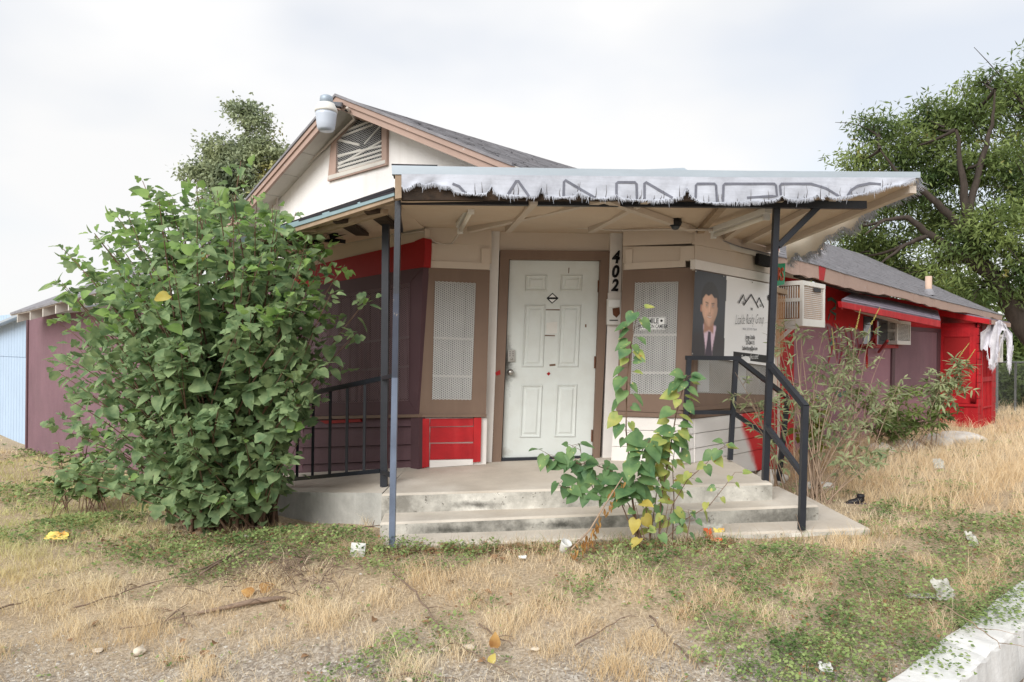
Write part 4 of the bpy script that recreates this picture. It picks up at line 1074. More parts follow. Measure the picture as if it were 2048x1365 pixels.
MB().bar(at(1378, 716, y0), at(1366, 923, y0), .042).build('post', M['steel_black'], hr)
MB().bar(at(1472, 716, y1), at(1460, 920, y1), .042).build('post', M['steel_black'], hr)
MB().bar(at(1575, 797, y2), at(1557, 962, y2), .042).build('post', M['steel_black'], hr)
MB().bar(at(1372, 716, y0), at(1478, 717, y1), .04).build('top_rail', M['steel_black'], hr)
MB().bar(at(1474, 717, y1), at(1577, 797, y2), .04).build('top_rail', M['steel_black'], hr)
MB().bar(at(1378, 825, y0), at(1466, 825, y1), .036).build('mid_rail', M['steel_black'], hr)
MB().bar(at(1466, 826, y1), at(1566, 893, y2), .036).build('mid_rail', M['steel_black'], hr)
hf = railing('front_handrail', 'black steel handrail sloping down the right end of the steps', at(1603, 1058, 5.2))
MB().bar(at(1538, 727, 5.70), at(1612, 815, 5.22), .042).build('top_rail', M['steel_black'], hf)
MB().bar(at(1534, 853, 5.72), at(1604, 948, 5.22), .036).build('mid_rail', M['steel_black'], hf)
MB().bar(at(1610, 812, 5.22), at(1603, 1060, 5.20), .044).build('end_post', M['steel_black'], hf)

# ------------------------------------------------------------------ writing, numbers, signs, letter box, banner
def text_mesh(s, size, shear=0.0, bold=0.0, spacing=1.0):
    cu = bpy.data.curves.new('lettering', 'FONT'); cu.body = s; cu.size = size; cu.shear = shear; cu.offset = bold; cu.space_character = spacing
    cu.align_x = 'CENTER'; cu.align_y = 'CENTER'; cu.resolution_u = 3
    o = bpy.data.objects.new('lettering', cu); col.objects.link(o)
    dg = bpy.context.evaluated_depsgraph_get(); dg.update()
    me = bpy.data.meshes.new_from_object(o.evaluated_get(dg))
    bpy.data.objects.remove(o); bpy.data.curves.remove(cu); return me
def text_on(fr, s, u, v, hgt, off, mat, parent, name='lettering', shear=0, bold=0, sx=1.0, slope=0.0, spacing=1.0, thick=0):
    me = text_mesh(s, hgt / .70, shear, bold, spacing); me.materials.clear(); me.materials.append(mat)
    c = fr.hit(u, v, off); X = fr.d + V3(0, 0, slope)
    for vtx in me.vertices:
        p = c + X * (vtx.co.x * sx) + V3(0, 0, 1) * vtx.co.y; vtx.co = p
    if thick:
        bm = bmesh.new(); bm.from_mesh(me)
        r_ = bmesh.ops.extrude_face_region(bm, geom=bm.faces[:])
        bmesh.ops.translate(bm, verts=[g for g in r_['geom'] if isinstance(g, bmesh.types.BMVert)], vec=fr.n * thick)
        bmesh.ops.recalc_face_normals(bm, faces=bm.faces); bm.to_mesh(me); bm.free()
    return link(name, me, parent)
for ch, u, v, h in (('4', 1230.5, 516, .118), ('0', 1229.5, 544.5, .116), ('2', 1229, 572, .112)):
    o = text_on(FD, ch, u, v, h, .032, M['black'], None, 'house_number', shear=.18, bold=.006, sx=.85, thick=.008)
    tag(o, 'black house number %s mounted beside the door frame' % {'4': 'four, the topmost digit', '0': 'zero, the middle digit', '2': 'two, the lowest digit'}[ch], 'house number', 'house numbers')
lb = thing('letter_box', 'rusty white letter box under the house numbers beside the door', 'letter box', FD.hit(1229, 650, .05))
fp(FD, [(1216, 586), (1243, 585), (1242, 598), (1216, 598)], .03, .05, 'back_plate', M['white_wood'], lb)
fp(FD, [(1215, 598), (1243, 598), (1242, 650), (1214, 650)], .03, .085, 'body', M['white_metal'], lb, bevel=.004)
fp(FD, [(1218, 600), (1241, 600), (1240, 614), (1218, 614)], .08, .095, 'lid', M['sign_white'], lb, bevel=.003)
fp(FD, [(1225, 617), (1239, 615), (1240, 628), (1233, 636), (1226, 630)], .08, .088, 'rust_hole', M['rust'], lb)
fp(FD, [(1219, 640), (1236, 640), (1236, 642), (1219, 642)], .08, .089, 'slot', M['black'], lb)
sg = thing('camera_sign', 'white sign about smiling for the camera on the right window mesh', 'sign', FC.hit(1306, 660, .03))
fp(FC, [(1281, 636), (1331, 634), (1330, 659.5), (1280, 661)], .020, .026, 'sign_board', M['sign_white'], sg)
mb = MB()
for a, b in (((1282.5, 637.5), (1329.5, 635.7)), ((1329.5, 635.7), (1328.7, 658.3)), ((1328.7, 658.3), (1281.7, 659.5)), ((1281.7, 659.5), (1282.5, 637.5))):
    mb.ribbon([FC.hit(*a, .0275), FC.hit(*b, .0275)], .003, FC.n)
mb.build('border', M['black'], sg, fix=False)
text_on(FC, 'SMILE', 1304, 643, .046, .0280, M['black'], sg, bold=.0015, sx=.78)
text_on(FC, "YOU'RE ON CAMERA", 1305.5, 653.5, .036, .0280, M['black'], sg, bold=.0008, sx=.56)
mb = MB().lathe(FC.hit(1323, 642, .0285), [(.012, 0), (.012, .001)], 12, ax=FC.n); mb.build('emblem', M['black'], sg)
gs = thing('green_sign', 'small green sign with rust-coloured letters behind the right post', 'sign', FR.hit(1560, 575, .25))
fp(FR, [(1546, 528), (1571, 527), (1569, 569), (1544, 575)], .20, .225, 'sign_board', M['sign_green'], gs)
fp(FR, [(1548, 531), (1569, 530), (1567, 566), (1546, 571)], .20, .228, 'sign_face', M['sign_green'], gs)
text_on(FR, 'RS', 1561, 550, .13, .232, M['sign_orange'], gs, bold=.006, sx=.75, thick=.004, slope=.08)

bn = thing('banner', 'realty banner with a portrait of a suited person and black lettering on the right wall', 'banner', FR.hit(1470, 715, .03))
BQ = [(1390, 540), (1554, 571), (1549, 734), (1383, 711)]   # TL TR BR BL
BO = .034
def banner_off(s, t): return BO + .003 * math.sin(s * 9 + t * 2) + .004 * math.sin(s * 3.3) * t + .002 * math.sin(t * 11 + s * 5)
SPLIT = .385
def sm(a, b, x):
    t = min(1, max(0, (x - a) / (b - a))); return t * t * (3 - 2 * t)
def portrait(x, y):  # x 0..1 left-right, y 0..1 top-down; a printed head-and-shoulders photograph
    bg = np.array(lin((44, 46, 52))) * (1.15 - .3 * abs(x - .4))
    c = bg
    nz_ = .04 * math.sin(37 * x + 11 * y) * math.sin(29 * y)
    # suit
    sh = .66 + .16 * abs(x - .52) ** 1.0 * 1.1
    suit = sm(sh - .02, sh + .02, y) * (1 if .02 < x < 1.02 else 0)
    c = c * (1 - suit) + np.array(lin((50, 46, 50))) * suit
    # shirt
    hw = .20 - .10 * sm(.62, 1.0, y) if y > .6 else 0
    shirt = (1 - sm(hw - .02, hw + .02, abs(x - .50 - .03))) * sm(.60, .63, y)
    c = c * (1 - shirt) + np.array(lin((226, 196, 212))) * shirt
    # neck
    nk = (1 - sm(.13, .17, abs(x - .50))) * sm(.52, .56, y) * (1 - sm(.66, .70, y - .25 * abs(x - .52)))
    c = c * (1 - nk) + np.array(lin((172, 124, 100))) * nk
    # tie
    tw = .035 + .10 * sm(.70, 1.0, y) * .6
    tie = (1 - sm(tw, tw + .02, abs(x - .53))) * sm(.685, .70, y)
    c = c * (1 - tie) + np.array(lin((62, 50, 66))) * tie
    # head
    dx, dy = (x - .51) / .255, (y - .405) / (.235)
    if dy > 0: dx *= 1 + .35 * dy * dy
    hd = 1 - sm(.93, 1.03, math.hypot(dx, dy))
    skin = np.array(lin((214, 168, 140))) * (1.12 - .42 * sm(-.1, 1.0, dx) - .16 * sm(.5, 1, -dx) - .12 * sm(.2, .9, dy))
    f = skin
    def put(f, m, cc): return f * (1 - m) + np.array(lin(cc)) * m
    f = put(f, .30 * sm(.40, .85, dy) * sm(.10, .55, abs(dx) + .8 * max(0, dy - .62)), (104, 80, 70))        # shaved beard
    f = put(f, .22 * (1 - sm(.18, .34, abs(dx))) * (1 - sm(.03, .10, abs(dy - .40))), (110, 84, 74))          # moustache shade
    for ex in (-.36, .38):
        f = put(f, .28 * (1 - sm(.12, .30, math.hypot(dx - ex, (dy + .06) * 1.6))), (130, 88, 72))             # eye socket
        f = put(f, .72 * (1 - sm(.13, .25, abs(dx - ex))) * (1 - sm(.012, .055, abs(dy + .20 + .10 * (dx - ex) * (1 if ex > 0 else -1)))), (52, 38, 34))
        f = put(f, .55 * (1 - sm(.09, .15, abs(dx - ex))) * (1 - sm(.012, .035, abs(dy + .065))), (216, 206, 200))
        f = put(f, .92 * (1 - sm(.035, .07, math.hypot(dx - ex, (dy + .065) * 1.5))), (36, 26, 24))
        f = put(f, .5 * (1 - sm(.10, .17, abs(dx - ex))) * (1 - sm(.006, .02, abs(dy + .095))), (50, 36, 32))
    f = put(f, .30 * (1 - sm(.02, .09, abs(dx - .14 - .03 * dy))) * sm(-.2, .1, dy) * (1 - sm(.25, .34, dy)), (140, 94, 76))   # side of the nose
    f = put(f, .40 * (1 - sm(.09, .16, abs(dx - .02))) * (1 - sm(.015, .05, abs(dy - .30))), (120, 78, 64))
    f = put(f, .25 * (1 - sm(.03, .08, abs(dx + .02))) * (1 - sm(.10, .22, abs(dy - .12))), (240, 206, 182))
    cv = dy - .50 + .35 * dx * dx
    f = put(f, .70 * (1 - sm(.20, .30, abs(dx))) * (1 - sm(.012, .035, abs(cv))), (232, 216, 206))             # smile
    f = put(f, .65 * (1 - sm(.22, .32, abs(dx))) * (1 - sm(.008, .022, abs(cv - .045))), (150, 88, 80))
    f = put(f, .55 * (1 - sm(.22, .32, abs(dx))) * (1 - sm(.006, .02, abs(cv + .04))), (128, 76, 68))
    for ex in (-.40, .42): f = put(f, .25 * (1 - sm(.01, .06, abs(dx - ex - .18 * (dy - .36) * (1 if ex > 0 else -1)))) * sm(.25, .35, dy) * (1 - sm(.50, .58, dy)), (150, 100, 82))
    er = (1 - sm(.7, 1.0, math.hypot((x - .245) / .035, (y - .43) / .055))); c = c * (1 - er) + np.array(lin((176, 120, 96))) * er
    c = c * (1 - hd) + f * hd
    edge = -.62 + .22 * dx * dx - .05 * math.sin(dx * 9)
    hair = (1 - sm(.97, 1.07, math.hypot((x - .51) / .275, (y - .315) / .205))) * max(1 - sm(edge - .03, edge + .05, dy), sm(.86, .95, abs(dx)) * (1 - sm(-.12, .02, dy)))
    hc = np.array(lin((30, 26, 26))) * (1 + .5 * max(0, math.sin(x * 60 + y * 25)) * sm(.2, .12, y))
    c = c * (1 - hair) + hc * hair
    for sx_ in (-1, 1):   # lapels
        lp = (1 - sm(.008, .018, abs(x - .53 - sx_ * (.19 - .10 * sm(.66, 1.0, y))))) * sm(.66, .70, y)
        c = c * (1 - .6 * lp) + np.array(lin((22, 20, 24))) * .6 * lp
    return np.clip(c * (1 + nz_), 0, 1)
nU, nV = 150, 150
Vb = []; Cb = []
white = np.array(lin((236, 235, 234)))
for j in range(nV + 1):
    for i in range(nU + 1):
        s, t_ = i / nU, j / nV
        u, v = bil(BQ, s, t_); Vb.append(tuple(FR.hit(u, v, banner_off(s, t_))))
        if s < SPLIT + .004 * math.sin(t_ * 9): c = portrait(s / SPLIT, t_)
        else: c = white
        Cb.append((*c, 1))
ii = np.arange((nU + 1) * (nV + 1)).reshape(nV + 1, nU + 1)
Fb = np.stack([ii[:-1, :-1], ii[:-1, 1:], ii[1:, 1:], ii[1:, :-1]], -1).reshape(-1, 4)
arr_mesh('vinyl_sheet', Vb, Fb, M['print'], 4, bn, smooth=True, cols=Cb)
def bpx(s, t): return bil(BQ, s, t)
LO = .0425
text_on(FR, 'Lizalde Realty Group', *bpx(.685, .475), .105, LO, M['black'], bn, shear=.5, sx=.50, slope=.05, bold=-.003)
text_on(FR, 'REAL ESTATE TEAM', *bpx(.69, .59), .022, LO, M['faded_ink'], bn, sx=.9, spacing=1.3)
text_on(FR, 'Jorge Lizalde', *bpx(.70, .685), .046, LO, M['black'], bn, sx=.62, bold=.001)
text_on(FR, '210-264-115', *bpx(.70, .752), .042, LO, M['black'], bn, sx=.62, bold=.001)
text_on(FR, 'Soldwithjorge@aol.com', *bpx(.70, .82), .042, LO, M['black'], bn, sx=.58, bold=.001)
fp(FR, [bpx(.505, .885), bpx(.90, .875), bpx(.90, .965), bpx(.505, .975)], LO - .004, LO - .001, 'print_band', M['black'], bn)
text_on(FR, 'Changing one life at a time!!', *bpx(.70, .925), .052, LO + .002, M['sign_white'], bn, shear=.35, sx=.46, slope=.03)
text_on(FR, 'exp', *bpx(.93, .16), .085, LO, M['black'], bn, sx=.9, bold=.004)
text_on(FR, 'REALTY', *bpx(.935, .235), .026, LO, M['black'], bn, sx=.8, spacing=1.3)
mb = MB()
for l in ([(.545, .30), (.60, .19), (.625, .26)], [(.605, .315), (.695, .17), (.785, .315)], [(.765, .26), (.79, .19), (.85, .30)]):
    mb.ribbon([FR.hit(*bpx(s, t_), LO) for s, t_ in l], .018, FR.n)
for s, t_ in ((.59, .27), (.695, .33), (.80, .27)):
    for a in (0, 1):
        for b in (0, 1):
            p = [bpx(s + .012 * a, t_ + .016 * b), bpx(s + .012 * a + .008, t_ + .016 * b), bpx(s + .012 * a + .008, t_ + .016 * b + .011), bpx(s + .012 * a, t_ + .016 * b + .011)]
            mb.poly([FR.hit(*q, LO) for q in p])
mb.build('emblem', M['black'], bn, fix=False)
mb = MB()
for s, t_ in ((.01, .015), (.35, .012), (.7, .02), (.985, .02), (.01, .98)):
    mb.lathe(FR.hit(*bpx(s, t_), BO + .012), [(.008, 0), (.006, .004)], 8, ax=FR.n)
mb.build('grommets', M['chrome'], bn)

# ------------------------------------------------------------------ red and plum side wall
M['redplum'] = mk_split('red_over_plum_wall_paint', (150, 112, 122), (190, 34, 40), (0, 0, 1), 2.06, .05, .5, 1.6, .35, 60, .85)
def fwpoly(px, o0, o1, name, mat, parent=store, label=None): return fp(FW, px, o0, o1, name, mat, parent, label=label)
t_end = FW.tz(1884, 700)[0]
mb = MB().fbox(FW, -.4, t_end + 3.2, -.2, 2.66, -.15, 0); mb.build('side_wall', M['redplum'], store, label='stucco side wall painted red above and plum below')
fwpoly([(1540, 560), (1588, 570), (1588, 930), (1540, 950)], -.02, .03, 'pilaster', M['red_bright'])
# graffiti scrawls
def scrawl(px, w, mat):
    MB().ribbon([FW.hit(u, v, .006) for u, v in px], w, FW.n).build('graffiti', M[mat], store, fix=False)
scrawl([(1655, 600), (1663, 598), (1672, 605), (1671, 616), (1660, 622), (1672, 630), (1670, 640)], .05, 'graf_green')
scrawl([(1660, 628), (1656, 640)], .03, 'graf_green')
scrawl([(1846, 664), (1850, 680), (1845, 700), (1852, 690)], .10, 'graf_orange')
scrawl([(1838, 712), (1836, 735), (1848, 720), (1847, 745)], .09, 'graf_orange')
scrawl([(1825, 755), (1812, 735), (1822, 730), (1815, 760)], .07, 'graf_orange')
scrawl([(1830, 665), (1860, 720), (1830, 760), (1868, 700), (1840, 690)], .03, 'graf_red')
for k in range(6):
    x = 1655 + k * 11
    scrawl([(x, 650 + rnd.uniform(-5, 5)), (x + 8, 690 + rnd.uniform(-9, 9)), (x + rnd.uniform(-4, 10), 730), (x + 12, 690)], .03, 'graf_red')
scrawl([(1690, 770), (1695, 785), (1680, 790), (1672, 784)], .07, 'graf_green'); scrawl([(1662, 672), (1668, 680), (1660, 690)], .06, 'graf_green'); scrawl([(1634, 790), (1640, 810), (1655, 815)], .05, 'graf_green')
# boarded doorway with trim
fwpoly([(1788, 656), (1880, 660), (1878, 790), (1786, 800)], .0, .012, 'door_board', M['plum_stucco'])
for q in ([(1786, 654), (1792, 654), (1789, 802), (1783, 802)], [(1876, 660), (1882, 660), (1880, 788), (1874, 790)], [(1792, 652), (1882, 658), (1882, 666), (1792, 660)], [(1784, 795), (1800, 793), (1800, 800), (1784, 802)]):
    fwpoly(q, .0, .03, 'door_trim', M['plum_dark'])
# small shingled hood over the side window
hood = thing('window_hood', 'small shingled hood with red fascia over the side window', 'awning', FW.hit(1780, 640, .4))
HO = .62
hf0, hf1 = FW.hit(1683, 600, HO), FW.hit(1881, 641, HO)
hb0, hb1 = FW.hit(1706, 586, .02), FW.hit(1876, 622, .02)
mb = MB(); dn = V3(0, 0, -.03); mb.prism([hf0, hf1, hb1, hb0], [p + dn for p in (hf0, hf1, hb1, hb0)]); hr_ = mb.build('hood_roof', M['shingle_plum'], hood)
for c in range(5):
    n = 9
    for k in range(n):
        a0, a1 = k / n + .003, (k + 1) / n - .004; s0, s1 = c / 5, (c + 1.12) / 5
        g = lambda a, s: hb0.lerp(hb1, a).lerp(hf0.lerp(hf1, a), min(s, 1.01))
        q = [g(a0, s0) + V3(0, 0, .003), g(a1, s0) + V3(0, 0, .003), g(a1, s1) + V3(0, 0, .011), g(a0, s1) + V3(0, 0, .011)]
        MB().prism(q, [p - V3(0, 0, .004) for p in q]).build('shingle', M['shingle_plum'], hr_)
fp(FW, [(1682, 603), (1881, 642), (1881, 655), (1684, 615)], HO - .03, HO + .012, 'fascia_board', M['red_bright'], hood)
MB().prism([hf0 + dn, hb0 + dn, hb0 + V3(0, 0, -.10), hf0 + V3(0, 0, -.12)], [p + FW.d * .03 for p in (hf0 + dn, hb0 + dn, hb0 + V3(0, 0, -.10), hf0 + V3(0, 0, -.12))]).build('end_board', M['red_bright'], hood)
MB().prism([FW.hit(1700, 616, HO - .05), FW.hit(1796, 640, HO - .05), FW.hit(1802, 648, .25), FW.hit(1716, 624, .2)], [p + V3(0, 0, -.012) for p in (FW.hit(1700, 616, HO - .05), FW.hit(1796, 640, HO - .05), FW.hit(1802, 648, .25), FW.hit(1716, 624, .2))]).build('sagging_soffit', M['soffit'], hood)
for a, b in (((1731, 700), (1752, 668)), ((1757, 705), (1775, 682)), ((1733, 690), (1734, 735))):
    MB().bar(FW.hit(*a, .03), FW.hit(*b, .4), .03).build('strut', M['red_deep'], hood)
sw = fwpoly([(1728, 632), (1796, 644), (1795, 694), (1727, 694)], -.05, .01, 'side_window', M['glass'])
for q in ([(1726, 689), (1797, 690), (1797, 697), (1726, 696)], [(1752, 640), (1755, 640), (1754, 692), (1751, 692)], [(1792, 644), (1797, 645), (1796, 694), (1791, 694)]):
    fwpoly(q, .0, .05, 'frame', M['red_deep'], sw)

def ac_unit(fr, t0, t1, z0, z1, dep, label, o=0.0, pad=True, grp='window air conditioners'):
    p = fr.pt((t0 + t1) / 2, z0, o + dep / 2)
    t = thing('air_conditioner', label, 'air conditioner', p, grp)
    b = .035
    mbx = MB(); 
    # body shell: bottom, top, corner frame
    mbx.fbox(fr, t0, t1, z0, z0 + (z1 - z0) * .16, o, o + dep); mbx.fbox(fr, t0 + .001, t1 - .001, z1 - .05, z1, o, o + dep)
    for a in (t0 + .002, t1 - b - .002):
        mbx.fbox(fr, a, a + b, z0 + .05, z1 - .03, o + dep - b - .002, o + dep - .002); mbx.fbox(fr, a, a + b, z0 + .05, z1 - .03, o, o + b)
    mbx.build('casing', M['ac_white'], t)
    zl = z0 + (z1 - z0) * .16
    MB().fbox(fr, t0 + .03, t1 - .03, zl - .01, z1 - .04, o + .02, o + dep - .03).build('pad', M['ac_pad'] if pad else M['void'], t)
    n = 20
    zm = (zl + z1) / 2
    for k in range(n):     # vertical louvres on the near side
        f = (k + .5) / n; oo = o + .03 + (dep - .08) * f
        for za, zb in ((zl + .01, zm - .02), (zm + .02, z1 - .06)):
            MB().fbox(fr, t0 - .002, t0 + .012, za, zb, oo - .0055, oo + .0045).build('louvre', M['ac_white'], t)
    MB().fbox(fr, t0 - .001, t0 + .02, zm - .02, zm + .02, o + .01, o + dep - .01).build('cross_rail', M['ac_white'], t)
    Vn = []; Fn = []   # perforated outer face
    W, H = t1 - t0 - .06, z1 - zl - .05; ni, nj = int(W / .022), int(H / .022)
    for i in range(ni + 1):
        a = t0 + .03 + W * i / ni; bq = len(Vn)
        Vn += [tuple(fr.pt(a + s * .0035, zz, o + dep - .012)) for zz in (zl, z1 - .05) for s in (-1, 1)]; Fn.append((bq, bq + 1, bq + 3, bq + 2))
    for j in range(nj + 1):
        zz = zl + H * j / nj; bq = len(Vn)
        Vn += [tuple(fr.pt(a, zz + s * .0035, o + dep - .0125)) for a in (t0 + .03, t1 - .03) for s in (-1, 1)]; Fn.append((bq, bq + 1, bq + 3, bq + 2))
    arr_mesh('grille', Vn, Fn, M['ac_white'], 4, t)
    return t
# evaporative cooler: outer near corner at pixel 1605, far corner 1651
dep = .62; ta_, zt = FW.tz(1606, 561, dep); tb2, _ = FW.tz(1651, 572, dep); _, zb = FW.tz(1606, 652, dep)
acu = ac_unit(FW, ta_, tb2, zb, zt, dep, 'large white evaporative cooler with straw pads on the red wall')
fp(FW, [(1628, 576), (1642, 578), (1642, 586), (1628, 584)], dep, dep + .004, 'badge', M['black'], acu)
MB().bar(FW.pt(ta_ + .02, zb - .04, .02), FW.pt(ta_ + .02, zb - .01, dep * .9), .04).build('support', M['ac_white'], acu)
MB().bar(FW.pt(ta_ + .02, zb - .45, .02), FW.pt(ta_ + .02, zb - .02, dep * .8), .035).build('support', M['white_wood'], acu)
dep2 = .16; a2, zt2 = FW.tz(1795, 641, dep2); b2_, _ = FW.tz(1822, 644, dep2); _, zb2 = FW.tz(1795, 689, dep2)
ac_unit(FW, a2, b2_, zb2, zt2, dep2, 'small white window air conditioner under the shingled hood', pad=False)

# ------------------------------------------------------------------ red enclosed side porch
pent = thing('side_porch', 'bright red enclosed side porch with panelled flank and barred door', 'porch', FW.hit(1920, 850, .3))
p_in = FW.hit(1880, 740, .0); T0 = (p_in - FW.o).dot(FW.d)
PD = .66; T1 = T0 + 1.55
zB, zT = .12, 2.33
FPS = Frame((FW.pt(T0, 0, 0).x, FW.pt(T0, 0, 0).y), (FW.n.x, FW.n.y))
FPF = Frame((FW.pt(T0, 0, PD).x, FW.pt(T0, 0, PD).y), dR)
mb = MB(); mb.fbox(FPS, 0, PD - .03, zB, zT, -.08, -.02); mb.build('flank_wall', M['red_bright'], pent)
mb = MB(); mb.fbox(FPF, .02, 1.55, zB, zT, -.06, -.03); mb.build('front_wall', M['red_deep'], pent)
fp(FPS, [(1888, 676), (1938, 676), (1936, 790), (1888, 788)], -.021, -.012, 'screen_panel', M['red_deep'], pent)
for q in ([(1880, 655), (1950, 656), (1950, 674), (1880, 674)], [(1940, 656), (1955, 656), (1950, 808), (1936, 808)], [(1880, 674), (1887, 674), (1886, 792), (1880, 792)], [(1880, 790), (1950, 790), (1950, 808), (1880, 806)]):
    fp(FPS, q, -.03, .006, 'frame_board', M['red_bright'], pent)
fp(FPS, [(1878, 807), (1956, 809), (1956, 814), (1878, 812)], -.03, .05, 'ledge', M['red_bright'], pent)
for y0_, y1_ in ((815, 828), (829, 842), (843, 857)):
    lap(FPS, [(1880, y0_), (1926, y0_), (1926, y1_), (1880, y1_)], -.015, .0, 'siding_board', M['red_bright'], pent)
fp(FPS, [(1927, 815), (1956, 815), (1954, 866), (1926, 860)], -.03, .014, 'corner_board', M['red_bright'], pent)
for k in range(14):   # lapped corner ends down the edge
    z0_ = zB + .1 + k * .155
    MB().fbox(FPF, -.02, .20, z0_, z0_ + .145, -.02, .006 + .006 * (k % 2)).build('siding_board', M['red_bright'], pent)
dr = MB().fbox(FPF, .30, 1.10, zB + .05, zT - .15, -.04, -.012).build('barred_door', M['red_deep'], pent)
for k in range(7):
    tt = .34 + k * .125; MB().fbox(FPF, tt, tt + .022, zB + .08, zT - .2, -.01, .012).build('bar', M['red_bright'], dr)
for zz in (.62, 1.16, 1.9):
    MB().fbox(FPF, .30, 1.10, zz, zz + (.09 if zz == 1.16 else .035), -.008, .018).build('cross_bar', M['red_bright'], dr)
for k in range(14):
    z0_ = zB + .1 + k * .155
    MB().fbox(FPF, 1.22, 1.55, z0_, z0_ + .145, -.02, .004 + .006 * (k % 2)).build('siding_board', M['red_bright'], pent)
MB().fbox(FPF, .20, .30, zB, zT, -.03, .02).build('door_jamb', M['red_bright'], pent); MB().fbox(FPF, 1.10, 1.21, zB, zT, -.03, .02).build('door_jamb', M['red_bright'], pent)
rb = [FW.pt(T0 - .12, zT + .30, .0), FW.pt(T1 + .15, zT + .30, .0), FW.pt(T1 + .15, zT + .07, PD + .22), FW.pt(T0 - .12, zT + .07, PD + .22)]
MB().prism(rb, [p + V3(0, 0, -.03) for p in rb]).build('porch_roof', M['shingle_plum'], pent)
MB().fbox(FPF, -.13, .9, zT - .04, zT + .045, .20, .235).build('fascia_board', M['tan_trim'], pent); MB().fbox(FPF, .9, 1.72, zT - .04, zT + .043, .20, .233).build('fascia_board', M['tan_trim'], pent)
q = [FW.pt(T0 - .13, zT + .27, .0), FW.pt(T0 - .13, zT + .045, PD + .235), FW.pt(T0 - .13, zT - .05, PD + .235), FW.pt(T0 - .13, zT + .15, 0)]
MB().prism(q, [p + FW.d * .03 for p in q]).build('fascia_board', M['red_bright'], pent)
# torn cloth over the far corner with a cooler grille behind
c0_ = at(1974, 646, 13.75); FT = Frame((c0_.x, c0_.y), (1, .25))
def tcx(u): return FT.tz(u, 700)[0]
tcl = thing('torn_cloth', 'torn white cloth hanging from the far corner of the red side porch', 'cloth', at(2000, 700, 13.8))
mb = MB(); n = 26; mbf = MB()
def tc_bot(u): return np.interp(u, [1973, 1978, 1986, 1994, 2000, 2006, 2012, 2016, 2020, 2027], [700, 728, 735, 722, 690, 672, 668, 735, 742, 690]) + 2.5 * math.sin(u * 1.7)
def tc_top(u): return np.interp(u, [1973, 1992, 2000, 2010, 2027], [652, 644, 640, 648, 654])
for i in range(n + 1):
    f = i / n
    for k in range(8):
        g = k / 7; u = 1986 + (f - .5) * (24 + 26 * min(1, g * 1.4) if g < .2 else 50) + 14 * f
        mb.v.append(tuple(FT.hit(u, tc_top(u) + (tc_bot(u) - tc_top(u)) * g, .05 * math.sin(f * 17 + g * 3) + .03 * math.sin(f * 37 + g * 7))))
for i in range(n):
    for k in range(7):
        if i in (15, 16, 17, 18) and k > 3 or (i in (6, 7) and k in (4, 5)): continue
        a_ = i * 8 + k; mb.f.append((a_, a_ + 1, a_ + 9, a_ + 8)); mb.m.append(0)
mb.build('cloth_sheet', M['cloth'], tcl, smooth=True, fix=False)
for k in range(160):
    u = rnd.uniform(1974, 2027); v = tc_bot(u) - rnd.uniform(0, 5); ln = rnd.uniform(3, 14)
    mbf.ribbon([FT.hit(u, v, .02), FT.hit(u + rnd.uniform(-1.5, 1.5), v + ln * .5, .03), FT.hit(u + rnd.uniform(-3, 3), v + ln, .02)], [.012, .008, .003], FT.n)
stuff(mbf.build('frayed_threads', M['cloth'], tcl, fix=False))
ac_unit(FPF, 1.30, 1.62, zT - .78, zT - .2, .12, 'grey-grilled cooler behind the torn cloth on the red side porch', pad=False)

# ------------------------------------------------------------------ plum side wing on the left and the blue house beyond
wing = thing('side_wing', 'plum stucco side wing with grey roof and exposed cream rafter tails', 'building', (-8, 12.5, -.4))
tw0, _ = FL.tz(430, 700); tw1, _ = FL.tz(54, 700)
MB().fbox(FL, 4.0, tw1, -1.0, 2.30, -.25, -.006).build('wall', M['plum_stucco'], wing)
MB().fbox(FL, tw1 - .10, tw1, -1.0, 2.32, -.1, .02).build('corner_board', M['plum'], wing)
we = [(20, 626), (60, 617), (110, 603), (190, 582), (300, 556), (430, 524)]
wl = [FL.hit(u, v, .55) for u, v in we]
wt_ = [p - FL.n * 3.2 + V3(0, 0, 1.6) + FL.d * (-.3) for p in wl]
mb = MB()
for i in range(len(wl) - 1):
    mb.prism([wl[i], wl[i + 1], wt_[i + 1], wt_[i]], [p + V3(0, 0, -.04) for p in (wl[i], wl[i + 1], wt_[i + 1], wt_[i])])
wr = mb.build('roof', M['shingle'], wing)
for i in range(len(we) - 1):
    a, b = we[i], we[i + 1]
    fp(FL, [(a[0], a[1] + 1), (b[0], b[1] + 1), (b[0], b[1] + 7), (a[0], a[1] + 6)], .50, .53, 'fascia_board', M['soffit'], wr)
for k in range(12):
    u = 34 + k * 25.5; v = np.interp(u, [p[0] for p in we], [p[1] for p in we]) + 6
    p = FL.hit(u, v, .52)
    MB().prism([p, p + V3(0, 0, -.16), p - FL.n * .55 + V3(0, 0, .02), p - FL.n * .55 + V3(0, 0, .18)], [x + FL.d * -.045 for x in (p, p + V3(0, 0, -.16), p - FL.n * .55 + V3(0, 0, .02), p - FL.n * .55 + V3(0, 0, .18))]).build('rafter_tail', M['soffit'], wr)
blue = thing('blue_house', 'pale blue panelled house at the left edge beyond the plum wing', 'building', (-12, 15, -.5))
FB = Frame((FL.pt(tw1, 0, -.15).x, FL.pt(tw1, 0, -.15).y), dL)
zg = -.55
for k in range(30):
    MB().fbox(FB, .01 + k * .22, .215 + k * .22, zg, 1.42, -.05, .0).build('siding_panel', M['blue_siding'], blue)
    MB().fbox(FB, .01 + k * .22, .215 + k * .22, 1.43, 2.4, -.05, .004).build('siding_panel', M['blue_siding'], blue)
MB().fbox(FB, .0, 6.6, zg, 2.4, -.10, -.03).build('wall', M['blue_siding'], blue)
